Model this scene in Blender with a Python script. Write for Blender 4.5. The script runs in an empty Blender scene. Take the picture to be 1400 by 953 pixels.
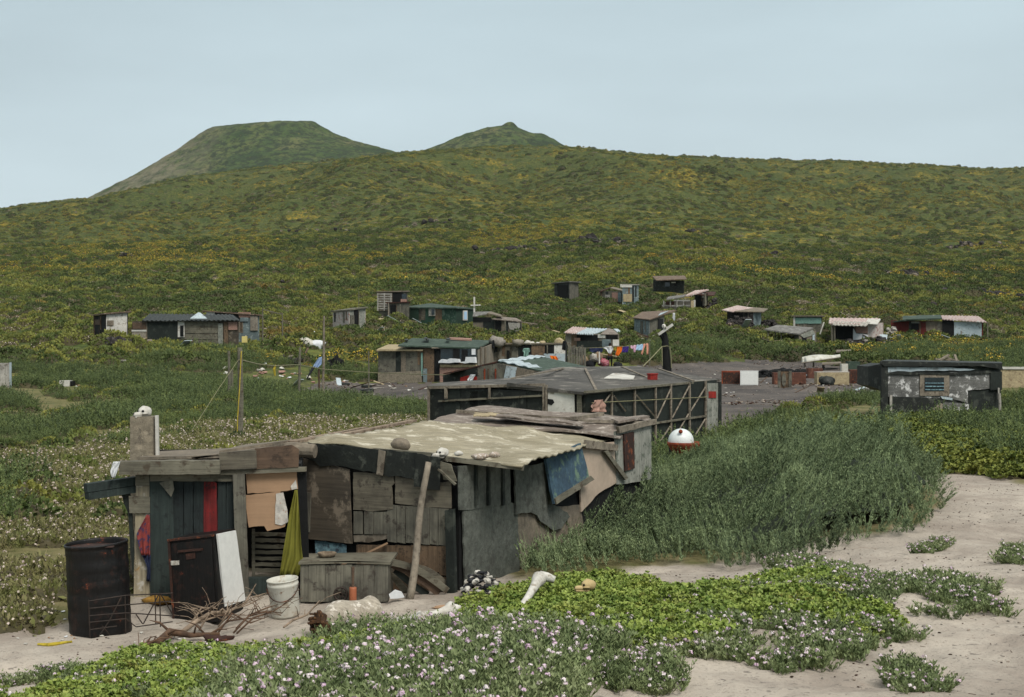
import bpy, bmesh, math, random
import numpy as np
from mathutils import Vector, Matrix, Euler

random.seed(7)
rng = np.random.default_rng(11)
scene = bpy.context.scene
COL = scene.collection

# ------------------------------------------------------------------ camera, sky, sun, exposure
F, CX, HY, HC = 1944.4, 700.0, 465.0, 2.8          # focal length in photo pixels, principal column, horizon row, eye height
cam_d = bpy.data.cameras.new('camera'); cam = bpy.data.objects.new('camera', cam_d); COL.objects.link(cam)
cam.location = (0, 0, HC); cam.rotation_euler = (math.radians(90), 0, 0)
cam_d.sensor_width = 36.0; cam_d.lens = 36.0*F/1400.0
cam_d.shift_y = -(476.5-HY)/1400.0
cam_d.clip_start = 0.1; cam_d.clip_end = 20000
scene.camera = cam

SUN_EL, SUN_AZ = math.radians(50), math.radians(150)
world = bpy.data.worlds.new('World'); scene.world = world; world.use_nodes = True
wn = world.node_tree.nodes; wl = world.node_tree.links
for n in list(wn): wn.remove(n)
w_out = wn.new('ShaderNodeOutputWorld'); w_bg = wn.new('ShaderNodeBackground'); w_bg.inputs['Strength'].default_value = 0.1
w_sky = wn.new('ShaderNodeTexSky'); w_sky.sky_type = 'NISHITA'; w_sky.sun_disc = False
w_sky.sun_elevation = SUN_EL; w_sky.sun_rotation = SUN_AZ; w_sky.dust_density = 3.0
w_tc = wn.new('ShaderNodeTexCoord'); w_sep = wn.new('ShaderNodeSeparateXYZ')
w_ramp = wn.new('ShaderNodeValToRGB')
w_ramp.color_ramp.elements[0].position = 0.0; w_ramp.color_ramp.elements[0].color = (0.605, 0.71, 0.75, 1)
w_ramp.color_ramp.elements[1].position = 0.28; w_ramp.color_ramp.elements[1].color = (0.515, 0.635, 0.68, 1)
e = w_ramp.color_ramp.elements.new(0.9); e.color = (0.86, 0.85, 0.82, 1)
w_map = wn.new('ShaderNodeMapping'); w_map.inputs['Scale'].default_value = (1.6, 1.6, 7)
w_noi = wn.new('ShaderNodeTexNoise'); w_noi.inputs['Scale'].default_value = 1.3; w_noi.inputs['Detail'].default_value = 5
w_nr = wn.new('ShaderNodeMapRange'); w_nr.inputs['From Min'].default_value = .3; w_nr.inputs['From Max'].default_value = .7
w_nr.inputs['To Min'].default_value = 7.7; w_nr.inputs['To Max'].default_value = 9.6
w_mul = wn.new('ShaderNodeVectorMath'); w_mul.operation = 'SCALE'
w_mix = wn.new('ShaderNodeMix'); w_mix.data_type = 'RGBA'; w_mix.inputs[0].default_value = 0.93
wl.new(w_tc.outputs['Generated'], w_sep.inputs[0]); wl.new(w_sep.outputs['Z'], w_ramp.inputs[0])
wl.new(w_tc.outputs['Generated'], w_map.inputs[0]); wl.new(w_map.outputs[0], w_noi.inputs['Vector'])
wl.new(w_noi.outputs['Fac'], w_nr.inputs['Value'])
wl.new(w_ramp.outputs[0], w_mul.inputs[0]); wl.new(w_nr.outputs[0], w_mul.inputs['Scale'])
wl.new(w_sky.outputs[0], w_mix.inputs[6]); wl.new(w_mul.outputs[0], w_mix.inputs[7])
wl.new(w_mix.outputs[2], w_bg.inputs['Color']); wl.new(w_bg.outputs[0], w_out.inputs['Surface'])

sun_d = bpy.data.lights.new('sun', 'SUN'); sun_d.energy = 2.7; sun_d.angle = math.radians(24); sun_d.color = (1.0, 0.95, 0.88)
sun = bpy.data.objects.new('sun', sun_d); COL.objects.link(sun); sun.location = (0, -10, 60)
sd = Vector((math.cos(SUN_EL)*math.sin(SUN_AZ), math.cos(SUN_EL)*math.cos(SUN_AZ), math.sin(SUN_EL)))
sun.rotation_euler = sd.to_track_quat('Z', 'Y').to_euler()
scene.view_settings.view_transform = 'Standard'; scene.view_settings.look = 'None'
scene.view_settings.gamma = 1.0; scene.view_settings.exposure = 0.30; scene.view_settings.use_curve_mapping = False
scene.cycles.volume_bounces = 0; scene.cycles.max_bounces = 6; scene.cycles.transparent_max_bounces = 8

# ------------------------------------------------------------------ geometry of the view used to place things in the world
def P(px, py, Y): return Vector(((px-CX)/F*Y, Y, HC+(HY-py)/F*Y))
class Plane:
    """a real plane in the place; p() finds where the line of sight through a photo pixel meets it"""
    def __init__(s, p0, n):
        s.p0 = Vector(p0); s.n = Vector(n).normalized()
    def p(s, px, py, off=0.0):
        c = Vector((0, 0, HC)); d = Vector(((px-CX)/F, 1, (HY-py)/F))
        t = (s.p0-c).dot(s.n)/d.dot(s.n)
        return c+d*t+s.n*off
def Wall(A, B):
    a = Vector(((A[0]-CX)/F*A[1], A[1], 0)); b = Vector(((B[0]-CX)/F*B[1], B[1], 0))
    d = b-a; n = Vector((d.y, -d.x, 0)).normalized()
    if n.dot(a) > 0: n = -n
    return Plane(a, n)
def Face3(a, b, c):
    n = (b-a).cross(c-a).normalized()
    if n.dot(a-Vector((0, 0, HC))) > 0: n = -n
    return Plane(a, n)

# ------------------------------------------------------------------ noise + terrain height
def _h(ix, iy, s):
    n = (ix.astype(np.int64)*374761393+iy.astype(np.int64)*668265263+s*2147483647) & 0xffffffff
    n = ((n ^ (n >> 13))*1274126177) & 0xffffffff
    return ((n ^ (n >> 16)) & 0xffff)/65535.0
def vnoise(x, y, s=0):
    x = np.asarray(x, float); y = np.asarray(y, float)
    ix = np.floor(x); iy = np.floor(y); fx = x-ix; fy = y-iy
    fx = fx*fx*(3-2*fx); fy = fy*fy*(3-2*fy)
    a = _h(ix, iy, s); b = _h(ix+1, iy, s); c = _h(ix, iy+1, s); d = _h(ix+1, iy+1, s)
    return (a*(1-fx)+b*fx)*(1-fy)+(c*(1-fx)+d*fx)*fy
def fbm(x, y, s=0, o=4):
    x = np.asarray(x, float); y = np.asarray(y, float); t = 0; a = .5
    for i in range(o):
        t = t+a*vnoise(x*(2**i)+17.3*i, y*(2**i)+5.1*i, s+i); a *= .5
    return t/(1-.5**o)
def sst(x, a, b):
    t = np.clip((x-a)/(b-a), 0, 1); return t*t*(3-2*t)

CTRL = [(-200,890,12.5),(0,953,10.4),(0,880,13),(140,868,13.5),(300,855,13.8),(400,840,14),(560,818,14.7),(628,808,15),(200,815,14.8),
 (470,862,12.6),(300,900,11.5),(150,925,11),(400,953,8.2),(250,953,9),(620,953,7.2),(560,880,10),(640,832,13),(750,818,12),(900,806,12),
 (1000,775,16),(1000,815,11.5),(1000,870,9.3),(1000,953,7.5),(1200,953,7.5),(1400,953,7.6),(1600,953,7.6),(1200,803,11.5),(1400,800,12),
 (1200,745,16),(1400,740,16.5),(1290,690,20),(1400,690,20),(1260,648,25),(1400,655,24),(1650,655,24),
 (980,601,42),(980,560,57),(1100,540,68),(1200,512,88),(1000,524,80),(1000,505,92),(1100,505,92),(1120,490,105),(1150,470,118),(1080,470,115),
 (1170,468,120),(1290,464,125),(1380,505,85),(1400,470,120),
 (0,750,18),(100,680,24),(0,680,24),(100,620,33),(0,600,38),(300,600,38),(0,560,52),(300,560,52),(0,540,64),(0,520,76),(100,500,84),(250,478,97),(150,462,101),
 (0,480,95),(0,450,110),(500,542,75),(400,535,78),(520,523,83),(600,520,83),(450,500,92),(470,450,115),(600,449,125),(420,470,103),(720,505,87),(835,502,93),(920,500,94),
 (700,470,112),(800,475,104),(890,458,113),(1000,470,115),(60,430,125),(300,430,125),(535,439,128),(900,432,140),(950,425,145),(775,410,157),
 (850,413,157),(910,402,166),(1020,446,135),(1200,430,150),(1380,440,150),(-200,440,125),(1700,450,150)]
for (Y, row) in ((220,[(-250,400),(0,392),(300,388),(600,386),(900,368),(1200,395),(1400,405),(1700,412)]),
                 (350,[(-250,365),(0,356),(300,350),(600,342),(900,328),(1150,345),(1400,355),(1700,360)]),
                 (550,[(-250,340),(0,330),(300,316),(600,302),(900,306),(1150,327),(1400,332),(1700,335)]),
                 (900,[(-250,312),(0,305),(300,272),(600,250),(900,256),(1150,268),(1400,274),(1700,280)]),
                 (1500,[(-250,310),(0,283),(130,271),(250,240),(400,222),(545,208),(700,198),(830,203),(960,212),(1200,222),(1400,228),(1700,236)])):
    CTRL += [(a, b, Y) for a, b in row]
CZ = [(1280,47,.25),(1400,47,.2),(1300,35,.1),(900,20,.18),(1050,20,.42),(1150,22,.6),(1100,26,.5),(950,26,.1),(850,22,.05),(1200,20,.55),(800,36,-.1),(600,38,-.1),
 (700,25,0.02),(500,25,.0),(300,25,.05),(300,18,.12),(600,18,.12),(700,5,1.15),(300,6,.95),(1100,5,1.1),(-300,6,.7),(1800,6,1.0),(700,3.5,1.2),(-600,3.5,1.0),(2000,3.5,1.1),(450,60,-.1),(700,60,-.1)]
_cp = np.array([((a-CX)/F, Y, HC+(HY-b)/F*Y) for a, b, Y in CTRL]+[((a-CX)/F, Y, z) for a, Y, z in CZ])
def _feat(u, Y): return np.stack([u*2.2, np.log(Y)], -1)
_cf = _feat(_cp[:, 0], _cp[:, 1]); _cs = _cp[:, 2]/(1+_cp[:, 1]/60)
_D = np.linalg.norm(_cf[:, None]-_cf[None], axis=-1)
_A = np.block([[_D+1e-4*np.eye(len(_cf)), np.ones((len(_cf), 1))], [np.ones((1, len(_cf))), np.zeros((1, 1))]])
_w = np.linalg.solve(_A, np.append(_cs, 0))
RIDGE_X = [-3000,-600,-250,0,80,130,250,400,545,640,700,770,800,830,870,960,1010,1100,1150,1200,1260,1330,1400,1700,2600,5000]
RIDGE_Y = [420,345,312,284,272,269,240,222,208,201,198,197,200,204,209,212,216,219,217,222,224,228,229,238,300,400]
def hgt(x, y, micro=True):
    x = np.atleast_1d(np.asarray(x, float)).ravel(); y = np.atleast_1d(np.asarray(y, float)).ravel()
    Yc = np.maximum(y, 3.0); u = np.clip(x/np.maximum(y, 8.0), -1.4, 1.4)
    out = np.empty(len(x))
    for i in range(0, len(x), 40000):
        f = _feat(u[i:i+40000], np.minimum(Yc[i:i+40000], 1500))
        d = np.linalg.norm(f[:, None]-_cf[None], axis=-1)
        out[i:i+40000] = d@_w[:-1]+_w[-1]
    z = out*(1+np.minimum(Yc, 1500)/60)
    zr = HC+(HY-np.interp(u*F+CX, RIDGE_X, RIDGE_Y))/F*1500
    t = sst(np.log(Yc), math.log(820), math.log(1500)); z = z*(1-t)+zr*t
    z = np.where(Yc > 1500, zr-(Yc-1500)*0.10-(Yc-1500)**2*0.0002, z)
    lim = HC+(HY-np.interp(u*F+CX, RIDGE_X, RIDGE_Y)-(3+np.clip(1500-Yc, 0, 1500)*.012))/F*Yc
    z = np.where((Yc > 300) & (Yc < 1500), np.minimum(z, lim), z)
    z = np.maximum(z, -5.0)
    if micro:
        near = 1-sst(Yc, 18, 40)
        z = z+near*(fbm(x*1.1, y*1.1, 3, 3)-.5)*.13
        sand = near*(1-sst(Yc, 10, 24)*.5)
        z = z+sand*((fbm(x*4, y*5, 5, 3)-.5)*.06-.035*np.clip(fbm(x*3.1+9, y*2.4, 7, 2)-.62, 0, 1)*6)
        m = sst(Yc, 22, 60)*(1-sst(Yc, 900, 1600)*.3)
        z = z+m*(1-np.exp(-Yc/120.))*(fbm(x/9, y/9, 9, 4)-.5)*2.0
        f2 = sst(Yc, 180, 500)
        z = z+f2*((fbm(x/30, y/45, 21, 4)-.5)*9.0*np.clip(Yc/900, .2, 1)+(fbm(x/85, y/120, 25, 3)-.5)*34*np.clip(Yc/1000, .15, 1)*(1-sst(Yc, 1000, 1500))+(fbm(x/5, y/5, 31, 2)-.5)*3.0*np.clip(Yc/900, .2, 1.2))
        z = np.where((Yc > 300) & (Yc < 1600), np.minimum(z, lim+Yc/F*(1.5+3*vnoise(x/14, y/40, 61))), z)
    return z
def gz(x, y): return float(hgt([x], [y])[0])
def gpx(px, Y):
    x = (px-CX)/F*Y; return Vector((x, Y, gz(x, Y)))

# ------------------------------------------------------------------ mesh builder
ORG = {}
FOOT = []       # footprints (x, y, radius) kept clear of scattered plants
def settag(o, label=None, cat=None, group=None, kind=None):
    if label: o['label'] = label
    if cat: o['category'] = cat
    if group: o['group'] = group
    if kind: o['kind'] = kind
def thing(name, label, cat, loc, group=None):
    o = bpy.data.objects.new(name, None); COL.objects.link(o); o.location = loc; o.empty_display_size = .2
    ORG[o] = Vector(loc); settag(o, label, cat, group); return o
def rag(pts, step=7, amp=.8):
    out = []
    n = len(pts)
    for i in range(n):
        a, b = pts[i], pts[(i+1) % n]; L = math.hypot(b[0]-a[0], b[1]-a[1]); k = max(1, int(L/step))
        out.append((a[0], a[1]))
        for j in range(1, k):
            t = j/k; out.append((a[0]+(b[0]-a[0])*t+random.uniform(-amp, amp)*.6, a[1]+(b[1]-a[1])*t+random.uniform(-amp, amp)))
    return out
class G:
    def __init__(s): s.v = []; s.f = []
    def add(s, vs, fs):
        k = len(s.v); s.v += [Vector(v) for v in vs]; s.f += [tuple(i+k for i in f) for f in fs]; return s
    def prism(s, pts, vec):
        n = len(pts); vec = Vector(vec)
        return s.add([p for p in pts]+[Vector(p)+vec for p in pts], [tuple(range(n)), tuple(range(2*n-1, n-1, -1))]+[(i, (i+1) % n, (i+1) % n+n, i+n) for i in range(n)])
    def slab(s, pl, pts, off=0.0, th=.02, r=0):
        if r: pts = rag(pts, 7, r)
        return s.prism([pl.p(a, b, off) for a, b in pts], pl.n*th)
    def rect(s, pl, x0, y0, x1, y1, off=0., th=.02, r=0): return s.slab(pl, [(x0, y0), (x1, y0), (x1, y1), (x0, y1)], off, th, r)
    def box(s, c, size, rz=0, rx=0, ry=0):
        m = Euler((rx, ry, rz)).to_matrix(); c = Vector(c); h = Vector(size)/2
        vs = [c+m@Vector((sx*h.x, sy*h.y, sz*h.z)) for sz in (-1, 1) for sx, sy in ((-1, -1), (1, -1), (1, 1), (-1, 1))]
        return s.add(vs, [(3, 2, 1, 0), (4, 5, 6, 7), (0, 1, 5, 4), (1, 2, 6, 5), (2, 3, 7, 6), (3, 0, 4, 7)])
    def beam(s, p, q, w=.05, h=.05, up=(0, 0, 1)):
        p = Vector(p); q = Vector(q); d = (q-p).normalized(); u = Vector(up)
        if abs(d.dot(u)) > .95: u = Vector((0, 1, 0))
        a = d.cross(u).normalized()*w/2; b = d.cross(a).normalized()*h/2
        vs = [o+x+y for o in (p, q) for x, y in ((-a, -b), (a, -b), (a, b), (-a, b))]
        return s.add(vs, [(3, 2, 1, 0), (4, 5, 6, 7), (0, 1, 5, 4), (1, 2, 6, 5), (2, 3, 7, 6), (3, 0, 4, 7)])
    def tube(s, pts, rad, n=8):
        pts = [Vector(p) for p in pts]; rad = rad if hasattr(rad, '__len__') else [rad]*len(pts); rings = []
        for i, p in enumerate(pts):
            d = (pts[min(i+1, len(pts)-1)]-pts[max(i-1, 0)]).normalized(); u = Vector((0, 0, 1)) if abs(d.z) < .9 else Vector((1, 0, 0))
            a = d.cross(u).normalized(); b = d.cross(a).normalized()
            rings.append([p+(a*math.cos(t)+b*math.sin(t))*rad[i] for t in [2*math.pi*k/n for k in range(n)]])
        vs = [v for r in rings for v in r]; m = len(pts)
        fs = [(i*n+k, i*n+(k+1) % n, (i+1)*n+(k+1) % n, (i+1)*n+k) for i in range(m-1) for k in range(n)]
        return s.add(vs, fs+[tuple(range(n-1, -1, -1)), tuple((m-1)*n+k for k in range(n))])
    def lathe(s, c, prof, n=24, tilt=None):
        c = Vector(c); m = Euler(tilt).to_matrix() if tilt else Matrix.Identity(3); vs = []
        for r, z in prof:
            for k in range(n):
                t = 2*math.pi*k/n; vs.append(c+m@Vector((r*math.cos(t), r*math.sin(t), z)))
        fs = [(i*n+k, i*n+(k+1) % n, (i+1)*n+(k+1) % n, (i+1)*n+k) for i in range(len(prof)-1) for k in range(n)]
        return s.add(vs, fs)
    def blob(s, c, r, nz=.2, seed=0, nu=14, nv=9, rz=0):
        c = Vector(c); R = Matrix.Rotation(rz, 3, 'Z'); vs = []; rr = random.Random(seed); ph = [rr.uniform(0, 6) for _ in range(6)]
        for j in range(nv+1):
            th = math.pi*j/nv
            for i in range(nu):
                a = 2*math.pi*i/nu; d = Vector((math.sin(th)*math.cos(a), math.sin(th)*math.sin(a), math.cos(th)))
                k = 1+nz*(.5*math.sin(3*d.x+ph[0]+2*d.z)+.4*math.sin(5*d.y+ph[1]+3*d.x)+.35*math.sin(6*d.z+ph[2]+4*d.y)+.3*math.sin(9*d.x+ph[3]-5*d.y))
                vs.append(c+R@Vector((d.x*r[0]*k, d.y*r[1]*k, d.z*r[2]*k)))
        return s.add(vs, [(j*nu+i, j*nu+(i+1) % nu, (j+1)*nu+(i+1) % nu, (j+1)*nu+i) for j in range(nv) for i in range(nu)])
    def corr(s, c4, n=14, amp=.02, along=0, seg=6, sag=0.0, th=.012):
        """corrugated sheet between corners a b c d (a->b one edge, d->c the opposite); waves counted across the other direction if along=0"""
        a, b, c, d = [Vector(q) for q in c4]; nu, nv = (seg, n*6) if along == 0 else (n*6, seg); vs = []
        nrm = (b-a).cross(d-a).normalized()
        if nrm.z < 0: nrm = -nrm
        for lay in (0, 1):
            for j in range(nv+1):
                for i in range(nu+1):
                    u, v = i/nu, j/nv; p = (a*(1-u)+b*u)*(1-v)+(d*(1-u)+c*u)*v; w = v if along == 0 else u; l = u if along == 0 else v
                    k = amp*math.sin(2*math.pi*n*w)-sag*4*l*(1-l)+.25*amp*math.sin(17*u+5*v)
                    vs.append(p+nrm*k-nrm*(th*lay))
        fs = []; W = nu+1; N = (nu+1)*(nv+1)
        for j in range(nv):
            for i in range(nu):
                q = (j*W+i, j*W+i+1, (j+1)*W+i+1, (j+1)*W+i); fs.append(q); fs.append(tuple(N+k for k in reversed(q)))
        rim = [i for i in range(nu+1)]+[j*W+nu for j in range(1, nv+1)]+[nv*W+i for i in range(nu-1, -1, -1)]+[j*W for j in range(nv-1, 0, -1)]
        for k in range(len(rim)):
            p, q = rim[k], rim[(k+1) % len(rim)]; fs.append((p, N+p, N+q, q))
        return s.add(vs, fs)
    def build(s, name, mat, parent=None, label=None, cat=None, group=None, kind=None, smooth=False):
        if parent is not None: o0 = ORG[parent]
        else:
            xs = [v.x for v in s.v]; ys = [v.y for v in s.v]; o0 = Vector(((min(xs)+max(xs))/2, (min(ys)+max(ys))/2, min(v.z for v in s.v)))
        me = bpy.data.meshes.new(name); me.from_pydata([tuple(v-o0) for v in s.v], [], s.f)
        bm = bmesh.new(); bm.from_mesh(me); bmesh.ops.recalc_face_normals(bm, faces=bm.faces); bm.to_mesh(me); bm.free()
        if smooth:
            me.polygons.foreach_set('use_smooth', [True]*len(me.polygons))
        me.materials.append(M(mat) if isinstance(mat, str) else mat)
        o = bpy.data.objects.new(name, me); COL.objects.link(o)
        if parent is not None: o.parent = parent
        else: o.location = o0
        ORG[o] = o0; settag(o, label, cat, group, kind); return o

# ------------------------------------------------------------------ materials
def s3(c):
    return tuple((x/255/12.92 if x/255 <= .04045 else ((x/255+.055)/1.055)**2.4) for x in c)
MATS = {}
def nt(name):
    m = bpy.data.materials.new(name); m.use_nodes = True; t = m.node_tree; b = t.nodes['Principled BSDF']; return m, t.nodes, t.links, b
def weath(name, c1, c2, c3=None, grain='n', sc=3.0, rough=.85, bump=.3, spot=None, line=0, metal=0.0, spec=.3):
    """weathered surface: two colours mixed by large noise, stretched grain, fine dirt, optional flaking spots and board joints"""
    m, N, L, b = nt(name); tc = N.new('ShaderNodeTexCoord'); gm = (.86, .86, .86) if any(k in name for k in ('white_e', 'plastic', 'buoy', 'cloth', 'bone', 'white_d', 'galv', 'card', 'boat', 'beige')) else (.5, .5, .5)
    def noise(scale, vec, det=6, rg=.6):
        n = N.new('ShaderNodeTexNoise'); n.inputs['Scale'].default_value = scale; n.inputs['Detail'].default_value = det; n.inputs['Roughness'].default_value = rg
        L.new(vec, n.inputs['Vector']); return n
    def mapping(scl):
        k = N.new('ShaderNodeMapping'); k.inputs['Scale'].default_value = scl; L.new(tc.outputs['Object'], k.inputs[0]); return k.outputs[0]
    def mr(src, a, b_, c=0., d=1.):
        r = N.new('ShaderNodeMapRange'); r.inputs['From Min'].default_value = a; r.inputs['From Max'].default_value = b_; r.inputs['To Min'].default_value = c; r.inputs['To Max'].default_value = d
        L.new(src, r.inputs['Value']); return r.outputs[0]
    def mix(fac, a, b_, typ='MIX'):
        x = N.new('ShaderNodeMix'); x.data_type = 'RGBA'; x.blend_type = typ
        if isinstance(fac, float): x.inputs[0].default_value = fac
        else: L.new(fac, x.inputs[0])
        for k, q in ((6, a), (7, b_)):
            if isinstance(q, tuple): x.inputs[k].default_value = (*q, 1)
            else: L.new(q, x.inputs[k])
        return x.outputs[2]
    base = tc.outputs['Object']
    n1 = noise(sc, base, 5, .65); col = mix(mr(n1.outputs['Fac'], .32, .68), s3(c1), s3(c2))
    if grain == 'v': gv = mapping((38, 38, 1.6))
    elif grain == 'h': gv = mapping((1.6, 1.6, 42))
    elif grain == 'x': gv = mapping((1.4, 40, 40))
    elif grain == 'y': gv = mapping((40, 1.4, 40))
    else: gv = mapping((14, 14, 14))
    n2 = noise(1.0, gv, 4, .7)
    col = mix(mr(n2.outputs['Fac'], .3, .7), col, mix(1.0, col, gm, 'MULTIPLY'))
    if c3:
        n3 = noise(sc*2.3, base, 8, .7); col = mix(mr(n3.outputs['Fac'], .54, .62), col, s3(c3))
    if spot:
        n4 = noise(spot[2], gv if spot[3:] == ('g',) else base, 8, .75); col = mix(mr(n4.outputs['Fac'], 1-spot[1]-.02, 1-spot[1]+.03), col, s3(spot[0]))
    L.new(col, b.inputs['Base Color']); b.inputs['Roughness'].default_value = rough; b.inputs['Metallic'].default_value = metal
    b.inputs['Specular IOR Level'].default_value = spec
    bp = N.new('ShaderNodeBump'); bp.inputs['Strength'].default_value = bump; bp.inputs['Distance'].default_value = .02
    L.new(n2.outputs['Fac'], bp.inputs['Height']); L.new(bp.outputs[0], b.inputs['Normal'])
    return m
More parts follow.
